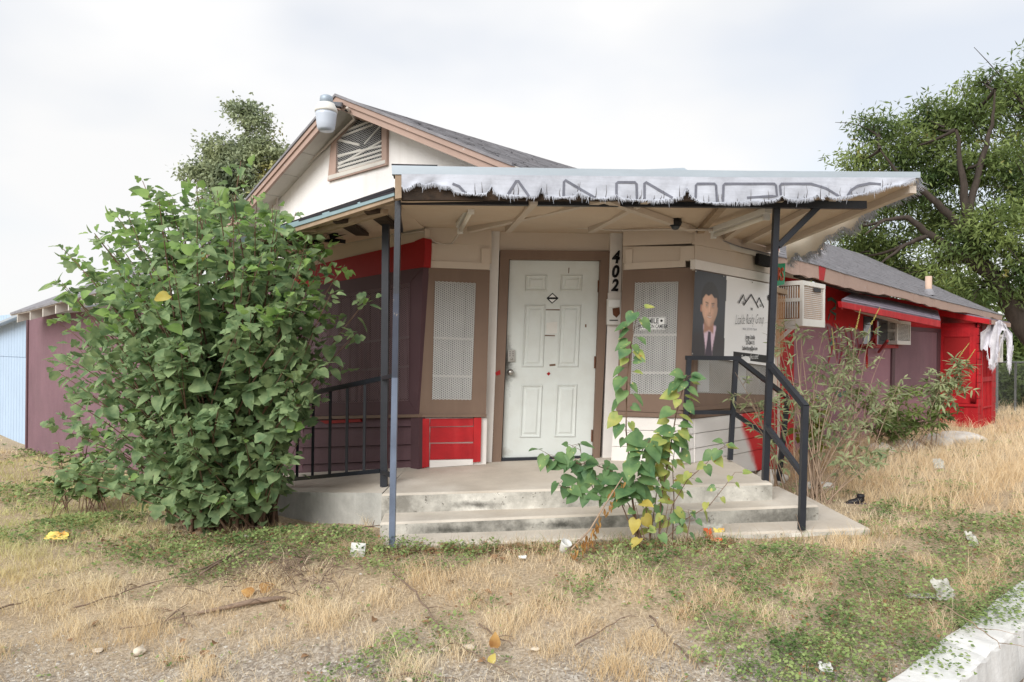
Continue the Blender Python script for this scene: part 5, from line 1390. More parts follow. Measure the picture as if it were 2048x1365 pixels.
q = [FB.pt(-.0, 2.36, .3), FB.pt(7.0, 1.7, .3), FB.pt(7.0, 2.6, -3), FB.pt(-.0, 3.0, -3)]
MB().prism(q, [p + V3(0, 0, -.05) for p in q]).build('roof', M['galv'], blue)

# ------------------------------------------------------------------ plants
def leaf_mesh(name, kind, mat):
    """unit leaf: base at the origin, tip towards +Y, face towards +Z, folded a little along the midrib and drooping"""
    if kind == 'ovate': half = [(.0, 0), (.26, -.03), (.40, .16), (.42, .38), (.32, .62), (.16, .84), (0, 1.02)]
    elif kind == 'heart': half = [(.0, .06), (.20, -.08), (.38, .04), (.45, .28), (.36, .56), (.18, .82), (0, 1.05)]
    elif kind == 'lobed': half = [(.0, .0), (.30, -.04), (.50, .18), (.46, .40), (.25, .46), (.36, .66), (.16, .86), (0, 1.0)]
    else: half = [(0, 0), (.10, .2), (.12, .5), (.07, .8), (0, 1)]
    rib = [.0, .25, .5, .75]
    z = lambda x, y: .16 * abs(x) + .05 * math.sin(y * 9) * abs(x) - .22 * y * y
    v = []; f = []
    n = len(half)
    for x, y in half: v.append((x, y, z(x, y)))
    for x, y in half[1:-1]: v.append((-x, y, z(x, y)))
    m0 = len(v); v.append((0, .45, z(0, .45)))
    for i in range(n - 1): f.append((i, i + 1, m0))
    L_ = [0] + list(range(n, n + n - 2)) + [n - 1]
    for i in range(n - 1): f.append((L_[i + 1], L_[i], m0))
    me = bpy.data.meshes.new(name); me.from_pydata(v, [], f); me.materials.append(mat)
    me.polygons.foreach_set('use_smooth', [True] * len(f)); me.update()
    return me, np.array(v), np.array(f)

def leaf_matrix(p, d, nrm, size, wid=1.0):
    y = d.normalized(); x = y.cross(nrm)
    x = x.normalized() if x.length > 1e-4 else y.orthogonal().normalized()
    zz = x.cross(y)
    return Matrix(((x.x * size * wid, y.x * size, zz.x * size, p.x), (x.y * size * wid, y.y * size, zz.y * size, p.y), (x.z * size * wid, y.z * size, zz.z * size, p.z), (0, 0, 0, 1)))

def join_leaves(name, items, geo, mat, parent):
    """items: matrices; geo: list of (verts, faces) picked at random"""
    Vs = []; Fs = []; b = 0
    for Mx in items:
        v, f = geo[rnd.randrange(len(geo))]
        A = np.array(Mx); w = v @ A[:3, :3].T + A[:3, 3]
        Vs.append(w); Fs.append(f + b); b += len(v)
    o = arr_mesh(name, np.concatenate(Vs), np.concatenate(Fs), mat, 3, parent, smooth=True)
    return stuff(o)

def bez(p0, p1, p2, n=10):
    return [p0 * (1 - t) ** 2 + p1 * 2 * t * (1 - t) + p2 * t * t for t in [i / n for i in range(n + 1)]]

# --- the big shrub
leafM = {k: leaf_mesh('leaf', 'ovate', M[k]) for k in ('bush', 'bush_top', 'bush_yellow')}
leafL = {k: leaf_mesh('leaf', 'lobed', M[k]) for k in ('bush', 'bush_top')}
shrub = thing('leafy_shrub', 'tall leafy green shrub growing in front of the left facade', 'shrub', (-2.45, 6.2, .05))
tips = [(126, 498), (175, 545), (190, 470), (228, 425), (285, 362), (300, 430), (345, 395), (392, 368), (430, 400), (482, 322), (515, 395), (545, 410), (592, 425), (618, 445), (110, 640), (118, 720), (96, 850), (70, 930), (120, 960), (640, 540), (690, 530), (742, 592), (712, 668), (680, 735), (655, 620), (620, 700), (640, 800), (600, 880), (590, 960), (655, 470), (150, 600), (250, 520), (150, 690), (135, 780), (120, 830), (170, 860), (190, 920), (160, 940), (250, 960), (300, 985), (350, 1000), (110, 560), (140, 640), (200, 560), (330, 470), (420, 450), (560, 480), (600, 560), (470, 400), (560, 440), (600, 450), (628, 475), (642, 510), (620, 600), (640, 640), (560, 520), (580, 620), (520, 450), (450, 430), (380, 420), (310, 400), (260, 450), (215, 490), (165, 520)]
sil = [(105, 640), (130, 520), (220, 430), (285, 375), (390, 375), (480, 340), (590, 430), (640, 480), (670, 600), (650, 760), (620, 900), (600, 1000), (480, 1030), (330, 1010), (200, 980), (110, 920), (110, 760)]
stems = []
baseC = V3(-2.42, 6.25, .04)
def Yfor(u, v, front):
    e = 1 - min(1, ((u - 400) / 330) ** 2 * .8 + ((v - 680) / 400) ** 2 * .5)
    return 6.25 - front * (.35 + .75 * e)
for u, v in tips: stems.append((at(u, v, 6.25 + rnd.uniform(-.25, .2) if u < 600 else 6.0 + rnd.uniform(-.15, .1)), 1.0))
k = 0
while k < 140:
    u, v = rnd.uniform(90, 690), rnd.uniform(350, 1000)
    if not inside((u, v), sil): continue
    fr0 = rnd.choice((1, 1, 1, .5, 0, -.4)); stems.append((at(u, v, Yfor(u, v, fr0)), .9)); k += 1
mbs = MB(); leaves = []
for tip, vig in stems:
    b = baseC + V3(rnd.uniform(-.38, .30), rnd.uniform(-.22, .2), 0); b.z = g1(b.x, b.y) - .03
    H = tip.z - b.z
    mid = b.lerp(tip, .45) + V3((tip.x - b.x) * -.10, rnd.uniform(-.15, .1), max(.15, H * .16))
    pts = bez(b, mid, tip, 12)
    Ls = sum((q - p).length for p, q in zip(pts[:-1], pts[1:]))
    r0_ = .006 + .004 * Ls
    mbs.tube(pts, [max(.0022, r0_ * (1 - .85 * i / 12)) for i in range(13)], 5, cap=False)
    nl = int(Ls / .056); ph = rnd.random() * 6.28
    for i in range(nl + 6):
        f = .10 + .90 * (i + rnd.random() * .4) / nl if i < nl else rnd.uniform(.92, 1.0)
        f = min(f, 1.0)
        if f < .3 and rnd.random() < .45: continue
        kf = f * 12; k0 = min(11, int(kf)); p = pts[k0].lerp(pts[k0 + 1], kf - k0); tg = (pts[k0 + 1] - pts[k0]).normalized()
        a = ph + i * 2.4
        od = Vector((math.cos(a), math.sin(a), 0))
        if rnd.random() < .35: od = (od + V3(0, -1.0, 0)).normalized()
        topness = max(0, (f - .8) / .2)
        sz = (.138 - .05 * topness) * rnd.uniform(.45, 1.2) * (1 if tip.z > 1.4 else .85)
        pet = od * rnd.uniform(.03, .09) + V3(0, 0, rnd.uniform(.0, .04))
        d = od * rnd.uniform(.5, 1.0) + V3(0, 0, rnd.uniform(-.9, .25) + .7 * topness)
        nr = od * rnd.uniform(.0, .9) + V3(rnd.uniform(-.6, .6), rnd.uniform(-.7, .3), rnd.uniform(.3, 1.0))
        young = (f > .9 and tip.z > 1.9 and rnd.random() < .5) or rnd.random() < .02
        leaves.append((leaf_matrix(p + pet, d, nr, sz, rnd.uniform(.9, 1.12)), young, p))
mbs.build('stems', M['stem'], shrub, smooth=True, fix=False)
rnd.shuffle(leaves)
vis = sorted(leaves, key=lambda l: l[2].y + .12 * rnd.random() - (.5 if l[1] else 0))
own, rest = vis[:300], vis[300:]
for n, (Mx, young, p) in enumerate(own):
    kind = 'bush_top' if young else 'bush'
    me = (leafL if n % 3 == 0 else leafM)[kind][0]
    if n in (7, 61): me = leafM['bush_yellow'][0]
    o = bpy.data.objects.new('leaf', me); col.objects.link(o); o.matrix_world = Mx; o.parent = shrub; o.matrix_parent_inverse = Matrix.Translation(-shrub.location)
nar = leafM['bush'][1] * np.array([.78, 1.0, 1.6])
gb = [(leafM['bush'][1], leafM['bush'][2]), (leafL['bush'][1], leafL['bush'][2]), (leafL['bush'][1] * np.array([1.1, .9, -1.4]), leafL['bush'][2]), (nar, leafM['bush'][2])]
join_leaves('foliage', [l[0] for l in rest if not l[1]][::1], gb, M['bush'], shrub)
join_leaves('young_foliage', [l[0] for l in rest if l[1]], gb, M['bush_top'], shrub)

# --- the volunteer sapling in front of the steps
sap = thing('sapling', 'young heart-leaved sapling with yellowing leaves growing in front of the steps', 'plant', at(1290, 1075, 4.95))
hl = {k: leaf_mesh('leaf', 'heart', M[k])[0] for k in ('sap', 'sap_dark', 'sap_yel', 'bush_yellow')}
mbs = MB()
def sap_stem(px, Y, r, kinds, step, size, skip=0.2, jit=.04):
    pts = [at(u, v, Y + dy) for (u, v), dy in zip(px, np.linspace(0, jit, len(px)))]
    fine = []
    for a, b in zip(pts[:-1], pts[1:]):
        for k in range(5): fine.append(a.lerp(b, k / 5))
    fine.append(pts[-1]); m = len(fine)
    mbs.tube(fine, [r * (1 - .7 * i / m) for i in range(m)], 5, cap=False)
    L_ = sum((b - a).length for a, b in zip(fine[:-1], fine[1:])); n = int(L_ / step); sd_ = rnd.choice((-1, 1))
    for i in range(n + 1):
        f = skip + (1 - skip) * i / max(1, n); kf = f * (m - 1); k0 = min(m - 2, int(kf)); p = fine[k0].lerp(fine[k0 + 1], kf - k0)
        sd_ = -sd_
        od = Vector((sd_ * rnd.uniform(.3, 1), rnd.uniform(-.9, .15), 0)).normalized()
        d = od * rnd.uniform(.35, 1.0) + V3(0, 0, rnd.uniform(-1.0, .05) if i < n else .1)
        nr = V3(od.x * rnd.uniform(-.2, .8), -rnd.uniform(.2, 1.1), rnd.uniform(.3, 1.0))
        s_ = size * rnd.uniform(.55, 1.2)
        kd_ = kinds[rnd.randrange(len(kinds))]
        pp = p + od * rnd.uniform(.015, .06) + V3(0, 0, rnd.uniform(-.01, .03))
        mbs.tube([p, pp], .0016, 4, cap=False)
        o = bpy.data.objects.new('leaf', hl[kd_]); col.objects.link(o)
        o.matrix_world = leaf_matrix(pp, d, nr, s_); o.parent = sap; o.matrix_parent_inverse = Matrix.Translation(-sap.location)
S3, SD, SY = ['sap', 'sap', 'sap_yel'], ['sap_dark', 'sap_dark', 'sap'], ['sap_yel', 'sap', 'sap_yel']
sap_stem([(1272, 1078), (1262, 960), (1252, 860), (1254, 760), (1262, 690), (1276, 620)], 4.98, .007, S3, .064, .115, .36)
sap_stem([(1318, 1080), (1322, 1000), (1340, 900), (1352, 830), (1368, 770), (1376, 752)], 4.92, .007, S3, .052, .112, .33)
sap_stem([(1300, 1078), (1290, 1000), (1300, 930), (1330, 880), (1352, 862)], 4.88, .005, S3, .055, .11, .3)
sap_stem([(1284, 1078), (1258, 1010), (1222, 960), (1180, 950), (1150, 920)], 4.85, .005, SD, .055, .115, .3)
sap_stem([(1276, 1076), (1262, 985), (1240, 950), (1190, 930), (1120, 925), (1090, 905)], 4.86, .006, SD, .048, .115, .22)
sap_stem([(1280, 1076), (1265, 1000), (1268, 940), (1285, 900), (1300, 880)], 4.84, .007, SD, .05, .145, .25)
sap_stem([(1268, 1070), (1240, 1000), (1200, 985), (1150, 985), (1115, 970)], 4.83, .005, SD, .06, .11, .35)
sap_stem([(1330, 1078), (1345, 1010), (1375, 960), (1410, 930), (1438, 900), (1450, 892)], 4.90, .004, S3, .07, .085, .3)
sap_stem([(1330, 1080), (1370, 1040), (1420, 1010), (1452, 970), (1470, 945)], 4.86, .004, SY, .10, .075, .4)
sap_stem([(1300, 1080), (1310, 1010), (1318, 950), (1312, 890)], 4.95, .005, SY, .052, .10, .1)
sap_stem([(1345, 1080), (1348, 1000), (1345, 930), (1352, 880)], 4.99, .005, SY, .055, .10, .1)
sap_stem([(1290, 1082), (1278, 1040), (1270, 1005)], 4.80, .004, ['sap', 'sap_yel', 'bush_yellow'], .05, .09, .1)
sap_stem([(1312, 1082), (1330, 1040), (1336, 1010)], 4.80, .004, ['sap', 'sap_yel', 'sap'], .05, .09, .1)
sap_stem([(1190, 990), (1160, 900), (1140, 890)], 4.9, .003, ['sap', 'sap_dark'], .10, .09, .7)
sap_stem([(1372, 1085), (1380, 1040), (1376, 1020)], 4.78, .004, ['sap', 'sap'], .035, .07, .2)
mbs.build('stems', M['stem'], sap, smooth=True, fix=False)
# broken branch with dried leaves leaning on it
db = thing('dead_branch', 'broken branch hung with dried brown leaves leaning across the steps', 'branch', at(1145, 1098, 4.7))
bp_ = [at(1142, 1100, 4.66), at(1180, 1060, 4.70), at(1210, 1010, 4.74), at(1245, 955, 4.8)]
MB().tube(bp_, [.006, .006, .005, .004], 6).build('stem', M['stem_pale'], db)
dlm = leaf_mesh('leaf', 'ovate', M['dead_leaf'])
its = []
for k in range(70):
    f = rnd.random() ** .8 * 3; k0 = min(2, int(f)); p = bp_[k0].lerp(bp_[k0 + 1], f - k0) + V3(rnd.uniform(-.02, .02), rnd.uniform(-.03, .03), -.01 - rnd.random() * .07)
    its.append(leaf_matrix(p, V3(rnd.uniform(-.5, .5), rnd.uniform(-.3, .3), -1), V3(rnd.uniform(-1, 1), -1, .2), rnd.uniform(.03, .055), .35))
join_leaves('dried_leaves', its, [(dlm[1], dlm[2])], M['dead_leaf'], db)

# --- feathery tall weeds by the red wall
narrow = leaf_mesh('leaf', 'narrow', M['weed'])
def tall_weed(label, base_px, Yb, tips_, n_st, leafsz, dens, spikes, mat=None, spread_b=.12, grp='tall weeds along the red wall'):
    b0 = at(*base_px, Yb); b0.z = g1(b0.x, b0.y) - .02
    t = thing('tall_weed', label, 'weed', b0, grp); mbt = MB(); mbk = MB(); its = []
    for i in range(n_st):
        u, v, Y = tips_[i % len(tips_)]; j = 0 if i < len(tips_) else 1
        tip = at(u + j * rnd.uniform(-45, 45), v + j * rnd.uniform(-20, 60), Y + rnd.uniform(-.3, .3))
        b = b0 + V3(rnd.uniform(-spread_b, spread_b), rnd.uniform(-spread_b, spread_b), 0)
        mid = b.lerp(tip, .5) + V3(rnd.uniform(-.1, .1) - (tip.x - b.x) * .12, 0, (tip.z - b.z) * .10)
        pts = bez(b, mid, tip, 10)
        mbt.tube(pts, [.0075 * (1 - .75 * k / 10) for k in range(11)], 4, cap=False)
        for k in range(dens):
            f = .45 + .55 * rnd.random() ** .8; kf = f * 10; k0 = min(9, int(kf)); p = pts[k0].lerp(pts[k0 + 1], kf - k0)
            a = rnd.random() * 6.28; sdir = (V3(math.cos(a), math.sin(a), rnd.uniform(-.1, .8))).normalized()
            ln = rnd.uniform(.05, .26) * (1.15 - f * .6)
            q = p + sdir * ln
            mbt.tube([p, q], .0018, 3, cap=False)
            for m_ in range(5):      # a spray of narrow leaflets
                d = sdir * .7 + V3(rnd.uniform(-1, 1), rnd.uniform(-1, 1), rnd.uniform(-.9, .5))
                its.append(leaf_matrix(p.lerp(q, rnd.uniform(.35, 1)), d, V3(rnd.uniform(-.4, .4), rnd.uniform(-.8, .2), 1), leafsz * rnd.uniform(.7, 1.25)))
        if i < spikes:
            tg = (pts[-1] - pts[-2]).normalized() + V3(.1, 0, .1)
            for k in range(46):
                p = pts[-1] + tg.normalized() * (k / 46 * .26)
                mbk.tube([p + V3(rnd.uniform(-1, 1), rnd.uniform(-1, 1), 0) * .010 * (1 - k / 60), p + V3(rnd.uniform(-1, 1), rnd.uniform(-1, 1), .6) * .013 * (1 - k / 60)], .0045, 4)
    mbt.build('stems', M['stem_pale'], t, smooth=True, fix=False)
    join_leaves('foliage', its, [(narrow[1], narrow[2])], mat or M['weed'], t)
    if spikes: stuff(mbk.build('flower_spikes', M['weed_spike'], t, fix=False))
    return t
tall_weed('feathery weed on bare arching stems beside the right handrail', (1625, 985), 6.3, [(1560, 640, 6.6), (1600, 660, 6.8), (1650, 690, 7.0), (1690, 720, 7.2), (1735, 790, 7.2), (1760, 880, 6.6), (1580, 760, 6.5), (1640, 780, 6.8), (1700, 830, 7.2), (1770, 905, 6.5)], 30, .08, 8, 0)
tall_weed('feathery weed with flower spikes in front of the side window', (1690, 905), 8.2, [(1712, 660, 8.3), (1742, 650, 8.4), (1668, 700, 8.2), (1770, 700, 8.5), (1640, 730, 8.1), (1800, 760, 8.4)], 13, .095, 11, 3, spread_b=.2)
tall_weed('low leafy weed clump against the plum wall', (1790, 880), 9.6, [(1740, 790, 9.5), (1790, 770, 9.6), (1840, 780, 9.8), (1860, 820, 9.8), (1760, 830, 9.4), (1820, 840, 9.6)], 22, .11, 15, 0, M['tree_bg'], .45)
tall_weed('leaning weed with flower spikes in front of the red side porch', (1840, 870), 9.8, [(1918, 715, 9.8), (1930, 730, 9.8), (1890, 760, 9.9), (1870, 740, 10)], 7, .12, 18, 2, spread_b=.2)
tall_weed('thin weed threading through the handrail below the banner', (1560, 965), 6.75, [(1470, 745, 6.3), (1500, 800, 6.5), (1530, 820, 6.6), (1545, 760, 6.9), (1545, 900, 6.8)], 9, .08, 5, 0, spread_b=.15)
# broad yellow-green weed near the handrail foot
yw = thing('broad_weed', 'broad-leaved olive weed behind the right handrail', 'weed', at(1630, 830, 7.6))
its = []; b0 = at(1625, 925, 7.4); b0.z = g1(b0.x, b0.y); mbt = MB()
for k in range(9):
    tip = at(1600 + rnd.uniform(-20, 60), 800 + rnd.uniform(-15, 60), 7.4); mbt.tube(bez(b0, b0.lerp(tip, .5) + V3(0, 0, .1), tip, 5), .005, 4, cap=False)
    for j in range(7): its.append(leaf_matrix(b0.lerp(tip, rnd.uniform(.55, 1)), V3(rnd.uniform(-1, 1), rnd.uniform(-1, .3), rnd.uniform(-.6, .3)), V3(rnd.uniform(-.4, .4), -.5, 1), rnd.uniform(.09, .16), .8))
mbt.build('stems', M['stem'], yw, fix=False); ol = mk_leaf('olive_leaf', (96, 106, 40), (140, 140, 56), .35)
join_leaves('foliage', its, [(leafM['bush'][1], leafM['bush'][2])], ol, yw)
# low pale bush at the foot of the big shrub
lw = thing('low_bush', 'low pale-leaved bush at the foot of the plum wall', 'shrub', at(120, 980, 7.2))
its = []; mbt = MB(); b0 = at(150, 1000, 7.3); b0.z = g1(b0.x, b0.y)
for k in range(22):
    tip = at(rnd.uniform(60, 260), rnd.uniform(830, 985), rnd.uniform(7, 7.9)); b = b0 + V3(rnd.uniform(-.2, .5), rnd.uniform(-.2, .3), 0); pts = bez(b, b.lerp(tip, .4) + V3(0, 0, .2), tip, 6); mbt.tube(pts, .005, 4, cap=False)
    for j in range(22):
        f = rnd.uniform(.3, 1) * 6; k0 = min(5, int(f)); a = rnd.random() * 6.28
        its.append(leaf_matrix(pts[k0].lerp(pts[k0 + 1], f - k0), V3(math.cos(a), math.sin(a), rnd.uniform(-.5, .3)), V3(rnd.uniform(-.4, .4), rnd.uniform(-.6, .2), 1), rnd.uniform(.06, .12), .9))
mbt.build('stems', M['stem'], lw, fix=False)
join_leaves('foliage', its, [(leafM['bush'][1], leafM['bush'][2])], mk_leaf('pale_bush_leaf', (104, 132, 84), (160, 180, 118), .35), lw)

# --- trees
def tree(name, label, base, limbs, lobes, mat, nleaf, lsz, asp, group=None, twigs=0, shell=.55, bark_r=.22):
    """limbs: lists of points from the trunk outwards with start radius; lobes: (centre, radii) of leaf masses"""
    t = thing(name, label, 'tree', base, group); mbt = MB()
    for pts, r in limbs:
        fine = []
        for i in range(len(pts) - 1):
            a, b = pts[i], pts[i + 1]
            for k in range(4): fine.append(a.lerp(b, k / 4) + V3(rnd.uniform(-1, 1), rnd.uniform(-1, 1), rnd.uniform(-1, 1)) * .025 * (b - a).length * (k > 0))
        fine.append(pts[-1]); m = len(fine); mbt.tube(fine, [max(.008, .8 * r * (1 - .93 * i / m)) for i in range(m)], 7, cap=False)
    ends = [p for pts, r in limbs for p in pts[1:]]
    for c, rad in lobes:      # a bough into every leaf mass, with twigs
        near = min(ends, key=lambda e: (e - c).length)
        mbt.tube(bez(near, near.lerp(c, .5) + V3(0, 0, -.1 * (c - near).length), c, 6), [.05 * (1 - .7 * i / 6) for i in range(7)], 5, cap=False)
        for k in range(7):
            e = c + V3(rnd.gauss(0, .55) * rad.x, rnd.gauss(0, .55) * rad.y, rnd.gauss(0, .5) * rad.z)
            mbt.tube(bez(near.lerp(c, rnd.uniform(.4, 1)), c.lerp(e, .4) + V3(0, 0, .1), e, 4), [.022, .018, .014, .010, .006], 4, cap=False)
    for k in range(twigs):
        c, rad = lobes[rnd.randrange(len(lobes))]; e = c + V3(rnd.uniform(-1, 1) * rad.x, rnd.uniform(-1, 0) * rad.y, rnd.uniform(.2, 1.2) * rad.z)
        mbt.tube(bez(c, c.lerp(e, .5) + V3(.2, 0, .1), e, 5), [.02, .018, .014, .011, .008, .004], 4, cap=False)
    mbt.build('trunk', M['bark'], t, smooth=True, fix=False)
    # leaves: sprays scattered through clumps inside each lobe
    vol = np.array([r.x * r.y * r.z for _, r in lobes]) ** .67; pr = vol / vol.sum()
    C = np.array([tuple(c) for c, _ in lobes]); RD = np.array([tuple(r) for _, r in lobes])
    per = 44; nc = nleaf // per
    RD = RD * .84
    li = rng.choice(len(lobes), nc, p=pr)
    d = rng.normal(size=(nc, 3)); d /= np.linalg.norm(d, axis=1)[:, None]
    rr = shell + (1 - shell) * rng.random(nc) ** .6; rr *= 1 + .18 * rng.normal(size=nc).clip(-1.5, 1.2)
    cl_ = C[li] + d * rr[:, None] * RD[li]
    P = np.repeat(cl_, per, 0) + rng.normal(size=(nc * per, 3)) * np.array([1, 1, .6]) * lsz * 1.45
    n = len(P)
    dr_ = rng.normal(size=(n, 3)) + np.repeat(d, per, 0) * .8; dr_[:, 2] -= .55
    dr_ /= np.linalg.norm(dr_, axis=1)[:, None]
    nr = rng.normal(size=(n, 3)) * .6; nr[:, 2] += .8; nr[:, 1] -= .3
    sx_ = np.cross(dr_, nr); sx_ /= np.linalg.norm(sx_, axis=1)[:, None]
    s_ = lsz * (.6 + .8 * rng.random(n))[:, None]
    tipv = P + dr_ * s_; midv = P + dr_ * s_ * .45
    V = np.stack([P, midv + sx_ * s_ * asp, tipv, midv - sx_ * s_ * asp], 1).reshape(-1, 3)
    Fq = np.arange(n * 4).reshape(-1, 4)
    stuff(arr_mesh('crown', V, Fq, mat, 4, t))
    return t
def lob(u, v, Y, ru, rv, ry=None):
    s = Y / F; return (at(u, v, Y), V3(ru * s, ry or ru * s, rv * s))
# pecan on the right, behind the red wall
Yt = 19.0
def T(u, v, dy=-1.3): return at(u, v, Yt + dy)
rt_base = V3(15.0, 19.5, .1)
tree('spreading_tree', 'large spreading tree behind the red wall with dark limbs and yellowing tips', rt_base,
     [([rt_base, T(2085, 700), T(2040, 640), T(1990, 560), T(1960, 520), T(1935, 440), T(1925, 350), T(1912, 260)], .42),
      ([T(1990, 560), T(1920, 510), T(1860, 470), T(1815, 435), T(1770, 440), T(1730, 470)], .18),
      ([T(1960, 520), T(1900, 430), T(1850, 385), T(1800, 350), T(1760, 300)], .16),
      ([T(1935, 440), T(1960, 330), T(1985, 250), T(1990, 180)], .13),
      ([T(2040, 640), T(2060, 500), T(2080, 380), T(2090, 260)], .2),
      ([T(1860, 470), T(1810, 490), T(1770, 520), T(1740, 545)], .08)],
     [lob(1755, 255, Yt, 55, 35), lob(1720, 320, Yt - .3, 42, 34), lob(1800, 300, Yt, 62, 48), lob(1860, 250, Yt + .3, 60, 55), lob(1930, 240, Yt, 70, 60), lob(1965, 160, Yt, 42, 42), lob(2030, 190, Yt, 62, 62), lob(2080, 260, Yt, 75, 90), lob(1880, 340, Yt, 75, 60), lob(1975, 330, Yt - .6, 80, 70), lob(2060, 390, Yt - 1, 80, 90), lob(1800, 390, Yt + .4, 66, 42), lob(1740, 400, Yt + .6, 52, 46), lob(1700, 450, Yt + .3, 45, 40), lob(1780, 490, Yt + .8, 70, 42), lob(1870, 440, Yt + .8, 70, 50), lob(1900, 520, Yt - 1.2, 62, 48), lob(1980, 460, Yt - 1.6, 85, 70), lob(2050, 540, Yt - 1.6, 70, 80), lob(1960, 580, Yt - 1, 50, 36), lob(1830, 545, Yt + 1, 60, 30), lob(1700, 510, Yt + 1.2, 60, 40), lob(1760, 555, Yt + 1.4, 66, 30), lob(2100, 130, Yt, 60, 50)],
     M['tree_r'], 58000, .16, .135, twigs=46, shell=.2)
# tree behind the left slope of the roof
Yl_ = 24.0
lt_base = V3(-8.8, 24, -.4)
def TL_(u, v): return at(u, v, Yl_)
tree('rounded_tree', 'rounded tree rising behind the left slope of the roof', lt_base,
     [([lt_base, TL_(500, 560), TL_(495, 430), TL_(505, 330), TL_(488, 240)], .3), ([TL_(495, 430), TL_(440, 380), TL_(405, 340)], .12), ([TL_(500, 400), TL_(545, 340), TL_(560, 300)], .12)],
     [lob(485, 225, Yl_, 42, 20), lob(520, 250, Yl_, 34, 18), lob(455, 300, Yl_, 46, 32), lob(520, 300, Yl_, 46, 34), lob(420, 345, Yl_, 40, 34), lob(480, 350, Yl_, 60, 46), lob(550, 330, Yl_, 40, 40), lob(440, 410, Yl_, 52, 46), lob(520, 410, Yl_, 62, 52), lob(385, 345, Yl_, 22, 20), lob(430, 470, Yl_, 60, 40), lob(570, 390, Yl_, 50, 50)],
     M['tree_l'], 26000, .135, .26, shell=.35)
# background growth at the far right
for k, (u, v, Y, ru, rv, lab) in enumerate(((1720, 540, 27, 90, 60, 'dark green tree seen low behind the roof of the red wing'), (1900, 600, 25, 90, 70, 'dense shaded tree behind the far end of the red wing roof'), (2030, 690, 24, 70, 60, 'shaded leafy tree beyond the far fence at the right edge'), (2045, 775, 21.5, 60, 50, 'low green bush along the far fence at the right edge'))):
    c = at(u, v, Y); b = V3(c.x, c.y, g1(c.x, c.y) - .1)
    tree('background_tree', lab, b, [([b, V3(c.x + .2, c.y, (b.z + c.z) / 2), c], .16)], [lob(u, v, Y, ru * .7, rv * .6), lob(u - ru * .5, v + rv * .3, Y, ru * .5, rv * .5), lob(u + ru * .5, v + rv * .3, Y, ru * .5, rv * .6), lob(u, v + rv * .7, Y, ru * .7, rv * .4), lob(u + ru * .1, v - rv * .5, Y, ru * .45, rv * .4)], M['tree_bg'], 9000, .2, .2, 'trees beyond the building')
M['fence_wire'] = mk('dull_fence_wire', (120, 122, 122), .6, .1, 6, 0)
# chain-link fence at the far right
fz = thing('chain_link_fence', 'low chain-link fence beyond the red side porch', 'fence', V3(14.5, 20.2, .2))
f0, f1 = at(1985, 770, 18.2), at(2090, 770, 20.5)
FZ = Frame((f0.x, f0.y), (f1.x - f0.x, f1.y - f0.y)); fl = (Vector((f1.x, f1.y)) - Vector((f0.x, f0.y))).length
gzf = g1(f0.x, f0.y)
for tt in (0.3, .3 + fl * .33, .3 + fl * .66, fl): MB().tube([FZ.pt(tt, gzf - .1, 0), FZ.pt(tt, gzf + 1.35, 0)], .03, 8).build('fence_post', M['fence_wire'], fz)
MB().tube([FZ.pt(0, gzf + 1.32, 0), FZ.pt(fl, gzf + 1.32, 0)], .022, 8).build('top_rail', M['fence_wire'], fz)
mb = MB()
nn = int(fl / .09)
for k in range(-14, nn):
    for sg_ in (1, -1):
        a0 = k * .09; pts_ = [(a0, 0), (a0 + 1.26, 1.26)] if sg_ == 1 else [(a0, 1.26), (a0 + 1.26, 0)]
        (x0, z0_), (x1, z1_) = pts_
        if x1 <= 0 or x0 >= fl: continue
        f_0 = max(0, -x0 / (x1 - x0)); f_1 = min(1, (fl - x0) / (x1 - x0))
        mb.ribbon([FZ.pt(x0 + (x1 - x0) * f_0, gzf + .04 + z0_ + (z1_ - z0_) * f_0, .03), FZ.pt(x0 + (x1 - x0) * f_1, gzf + .04 + z0_ + (z1_ - z0_) * f_1, .03)], .006, FZ.n)
stuff(mb.build('chain_link', M['fence_wire'], fz, fix=False))

# ------------------------------------------------------------------ ground cover
def blocked(x, y):
    """porch, building, ramp and street"""
    b = (x > TL.x - .02) & (x < 2.68) & (y > 5.12) & (y < 7.2)
    b &= ~((x > 2.36) & (y < 5.30) & (x > 2.62))
    oL = (x - FL.o.x) * FL.n.x + (y - FL.o.y) * FL.n.y; tL = (x - FL.o.x) * FL.d.x + (y - FL.o.y) * FL.d.y
    oR = (x - FR.o.x) * FR.n.x + (y - FR.o.y) * FR.n.y; tR = (x - FR.o.x) * FR.d.x + (y - FR.o.y) * FR.d.y
    oW = (x - FW.o.x) * FW.n.x + (y - FW.o.y) * FW.n.y; tW = (x - FW.o.x) * FW.d.x + (y - FW.o.y) * FW.d.y
    b |= (oL < .03) & (oW < .03) & (tL < 15) & (tW < 17)
    b |= (oL < 1.05) & (tL > -.3) & (tL < 3.0) & (y > 5.7)
    b |= (oR < .03) & (tR > -2) & (tR < 1.9) & (oL < .03)
    b |= (oW < .75) & (tW > T0 - .05) & (tW < T1 + .1) & (oW > -1)
    b |= kerb_d(x, y) > -.03
    return b
def scatter(n, ymin, ymax, p=1.6, wide=1.0):
    n = int(n * 1.22)
    y = ymin * (ymax / ymin) ** (rng.random(n) ** p) if p else ymin + (ymax - ymin) * rng.random(n)
    x = (rng.random(n) * 2 - 1) * (wide * y + .3)
    k = ~blocked(x, y); return x[k], y[k]
def vnoise(x, y, s, seed):
    return np.sin(x * s + seed) * np.sin(y * s * 1.13 + seed * 2.1) + .6 * np.sin(x * s * 2.3 + 1.7 * seed + np.sin(y * s * 1.9)) * np.sin(y * s * 2.1 + seed * .7) + .4 * np.sin(x * s * 4.9 + seed * 3 + y * s * 1.3) * np.sin(y * s * 5.3 - x * s)
